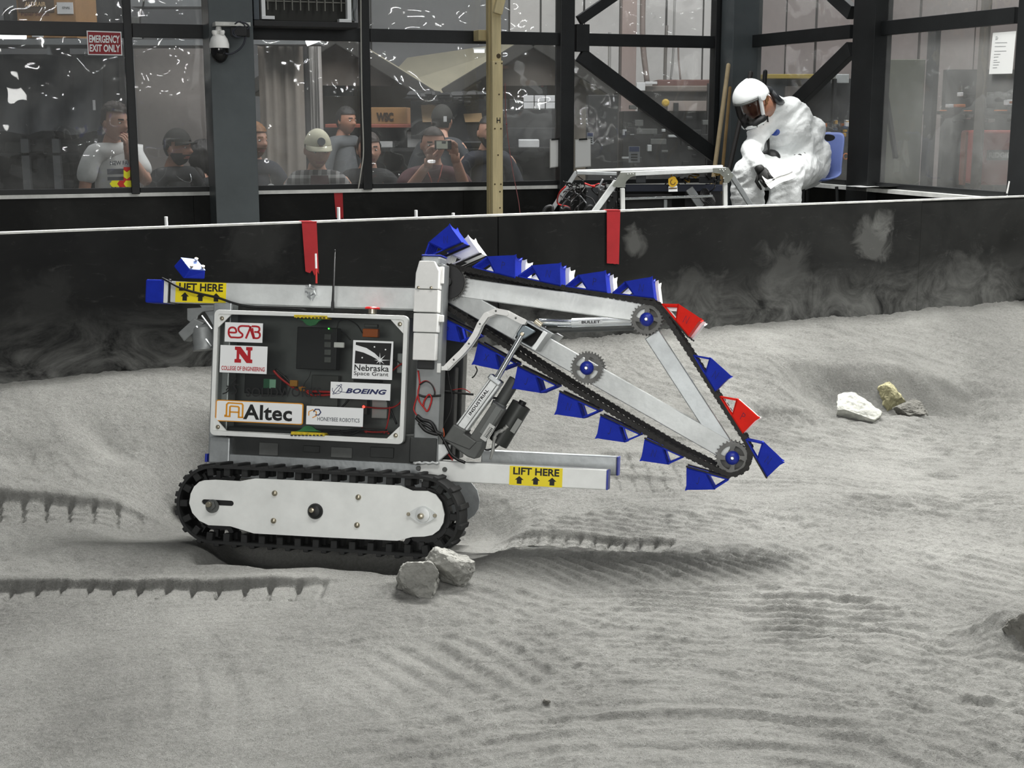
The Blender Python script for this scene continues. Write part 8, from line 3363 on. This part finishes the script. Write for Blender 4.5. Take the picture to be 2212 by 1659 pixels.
# --- behind the right windows
eq = thing('storage_shelving', 'dark storage shelving with bright bins behind the blue chair', 'shelving', at(1740, 420, 12.4))
hbox(1650, 1795, 160, 170, 12.3, 0.5, 'yellow_rail', M('rail_yellow', '8d7a2c', 0.6), eq, 0.005)
hbox(1650, 1850, 170, 262, 12.6, 0.4, 'dark_panel', M('panel_charcoal', '2b2d2f', 0.7, 0, 0.3, 5), eq)
hbox(1655, 1700, 171, 225, 12.4, 0.2, 'grey_bin', M('bin_grey', '3b4044', 0.6), eq, 0.006)
hbox(1695, 1738, 186, 232, 12.35, 0.2, 'grey_bin', M('bin_taupe', '5b5653', 0.6), eq, 0.006)
hbox(1805, 1835, 160, 180, 12.35, 0.2, 'grey_bin', PALESTEEL, eq, 0.006)
hbox(1798, 1808, 170, 262, 12.3, 0.08, 'upright', SHELFD, eq)
hbox(1650, 1850, 262, 420, 13.2, 0.1, 'back_panel', M('panel_grey2', '3d3d3b', 0.7, 0, 0.3, 6), eq)
for x in (1652, 1846):
    a = at(x, 170, 12.65)
    mb = MB()
    mb.span((a.x, 12.62, HALLZ), (a.x + 0.05, 12.68, a.z))
    mb.build('upright', SHELFD, eq)
LITB = M('bin_added_glow', 'd9c9a4', 0.6, emit=0.55)  # glow added to the material to brighten these bins
for x0, x1 in ((1764, 1779), (1780, 1795), (1808, 1823), (1824, 1834)):
    hbox(x0, x1, 240, 261, 12.8, 0.05, 'bright_bin', LITB, eq)
rr = random.Random(33)
cols = (M('bit_yellow', 'a8801f', 0.5), M('bit_orange', 'a45a22', 0.5), BLACK, GREYM, M('bit_blue', '384a66', 0.5), BOXW, SHELFD)
for i in range(40):
    x, y = rr.uniform(1762, 1833), rr.uniform(252, 290)
    w_ = rr.uniform(3, 9)
    hbox(x, x + w_, y, y + rr.uniform(4, 10), rr.uniform(12.2, 12.7), 0.06, 'stored_part', rr.choice(cols), eq, 0.003)
for x in (1815, 1827):
    mb = MB()
    c = at(x, 338, 12.2)
    mb.tube([c + Vector((0.02 * cos(t), 0, 0.025 * sin(t))) for t in [2 * pi * i / 10 for i in range(10)]], 0.006, 6, True)
    mb.build('orange_ring', cols[1], eq, smooth=1)
hthing(1895, 2000, 128, 420, 10.6, 0.08, 'green_grey_screen', 'greenish grey standing screen behind the hazy window', 'screen', M('screen_green_grey', '74766a', 0.8, 0, 0.12, 3), floor=True)
hthing(2002, 2034, 60, 420, 10.4, 0.2, 'dark_pillar', 'dark pillar behind the hazy right window', 'pillar', bpy.data.materials['pillar_dark'], floor=True)
hthing(2118, 2140, -20, 420, 10.8, 0.2, 'brown_post', 'brown post right of the dark pillar behind the haze', 'post', M('post_brown', '57514b', 0.7), floor=True)
rk = thing('equipment_rack', 'dark rack with clutter above the red tool chest', 'rack', at(2100, 420, 11.6))
hbox(2030, 2230, 150, 420, 12.0, 0.1, 'rack_back', M('rack_dark', '28292a', 0.8, 0, 0.3, 4), rk)
hbox(2030, 2230, 240, 247, 11.3, 0.7, 'rack_shelf', SHELFD, rk)
for i in range(22):
    x, y = rr.uniform(2035, 2200), rr.uniform(195, 262)
    hbox(x, x + rr.uniform(6, 22), y, y + rr.uniform(5, 12), rr.uniform(11.3, 11.7), 0.1, 'rack_item', rr.choice((BLACK, GREYM, SHELFD, DARKM, cols[1], BOXW)), rk, 0.005)
tc_ = thing('tool_chest', 'red tool chest with dark label plate behind the hazy window', 'tool chest', at(2155, 420, 11.0))
hbox(2112, 2215, 282, 400, 11.0, 0.5, 'chest_body', M('chest_red', '8c2f26', 0.5, 0, 0.1, 5), tc_, 0.02)
hbox(2133, 2200, 324, 346, 10.98, 0.02, 'label_plate', BLACK, tc_)
mb = MB()
letters(mb, 'RIDGID', 2136, 2186, 341, 329, lambda x, y, w: at(x, y, 10.975), 0, bold=0.05)
mb.build('lettering', M('plate_grey', '9b9b98', 0.5), tc_)
hbox(2080, 2092, 285, 400, 10.9, 0.1, 'chest_side', M('side_rust', '7a4a3a', 0.6), tc_)

# ceiling tube lamps far down the hall, whose reflections streak the clear sheets
glow = M('ceiling_tube_glow', 'ffffff', 0.5, emit=70)
rr = random.Random(17)
for i in range(16):
    a = radians(18 + 34 * ((i * 0.618) % 1.0))
    dist = rr.uniform(32, 46)
    X, Y, Z = dist * sin(a), 8 - dist * cos(a), rr.uniform(3.2, 5.4)
    t = thing('ceiling_tube', 'white ceiling tube lamp, seen as a streak reflected in the clear sheets', 'lamp', (X, Y, Z), 'ceiling tube lamps reflected in the windows')
    d = Vector((cos(a), sin(a), 0)) * 0.42
    mb = MB()
    mb.cyl(Vector((X, Y, Z)) - d, Vector((X, Y, Z)) + d, 0.045, n=8)
    mb.build('tube', glow, t)
    mb = MB()
    mb.beam(Vector((X, Y, Z + 0.07)) - d, Vector((X, Y, Z + 0.07)) + d, 0.05, 0.14)
    mb.build('fitting', PALESTEEL, t)
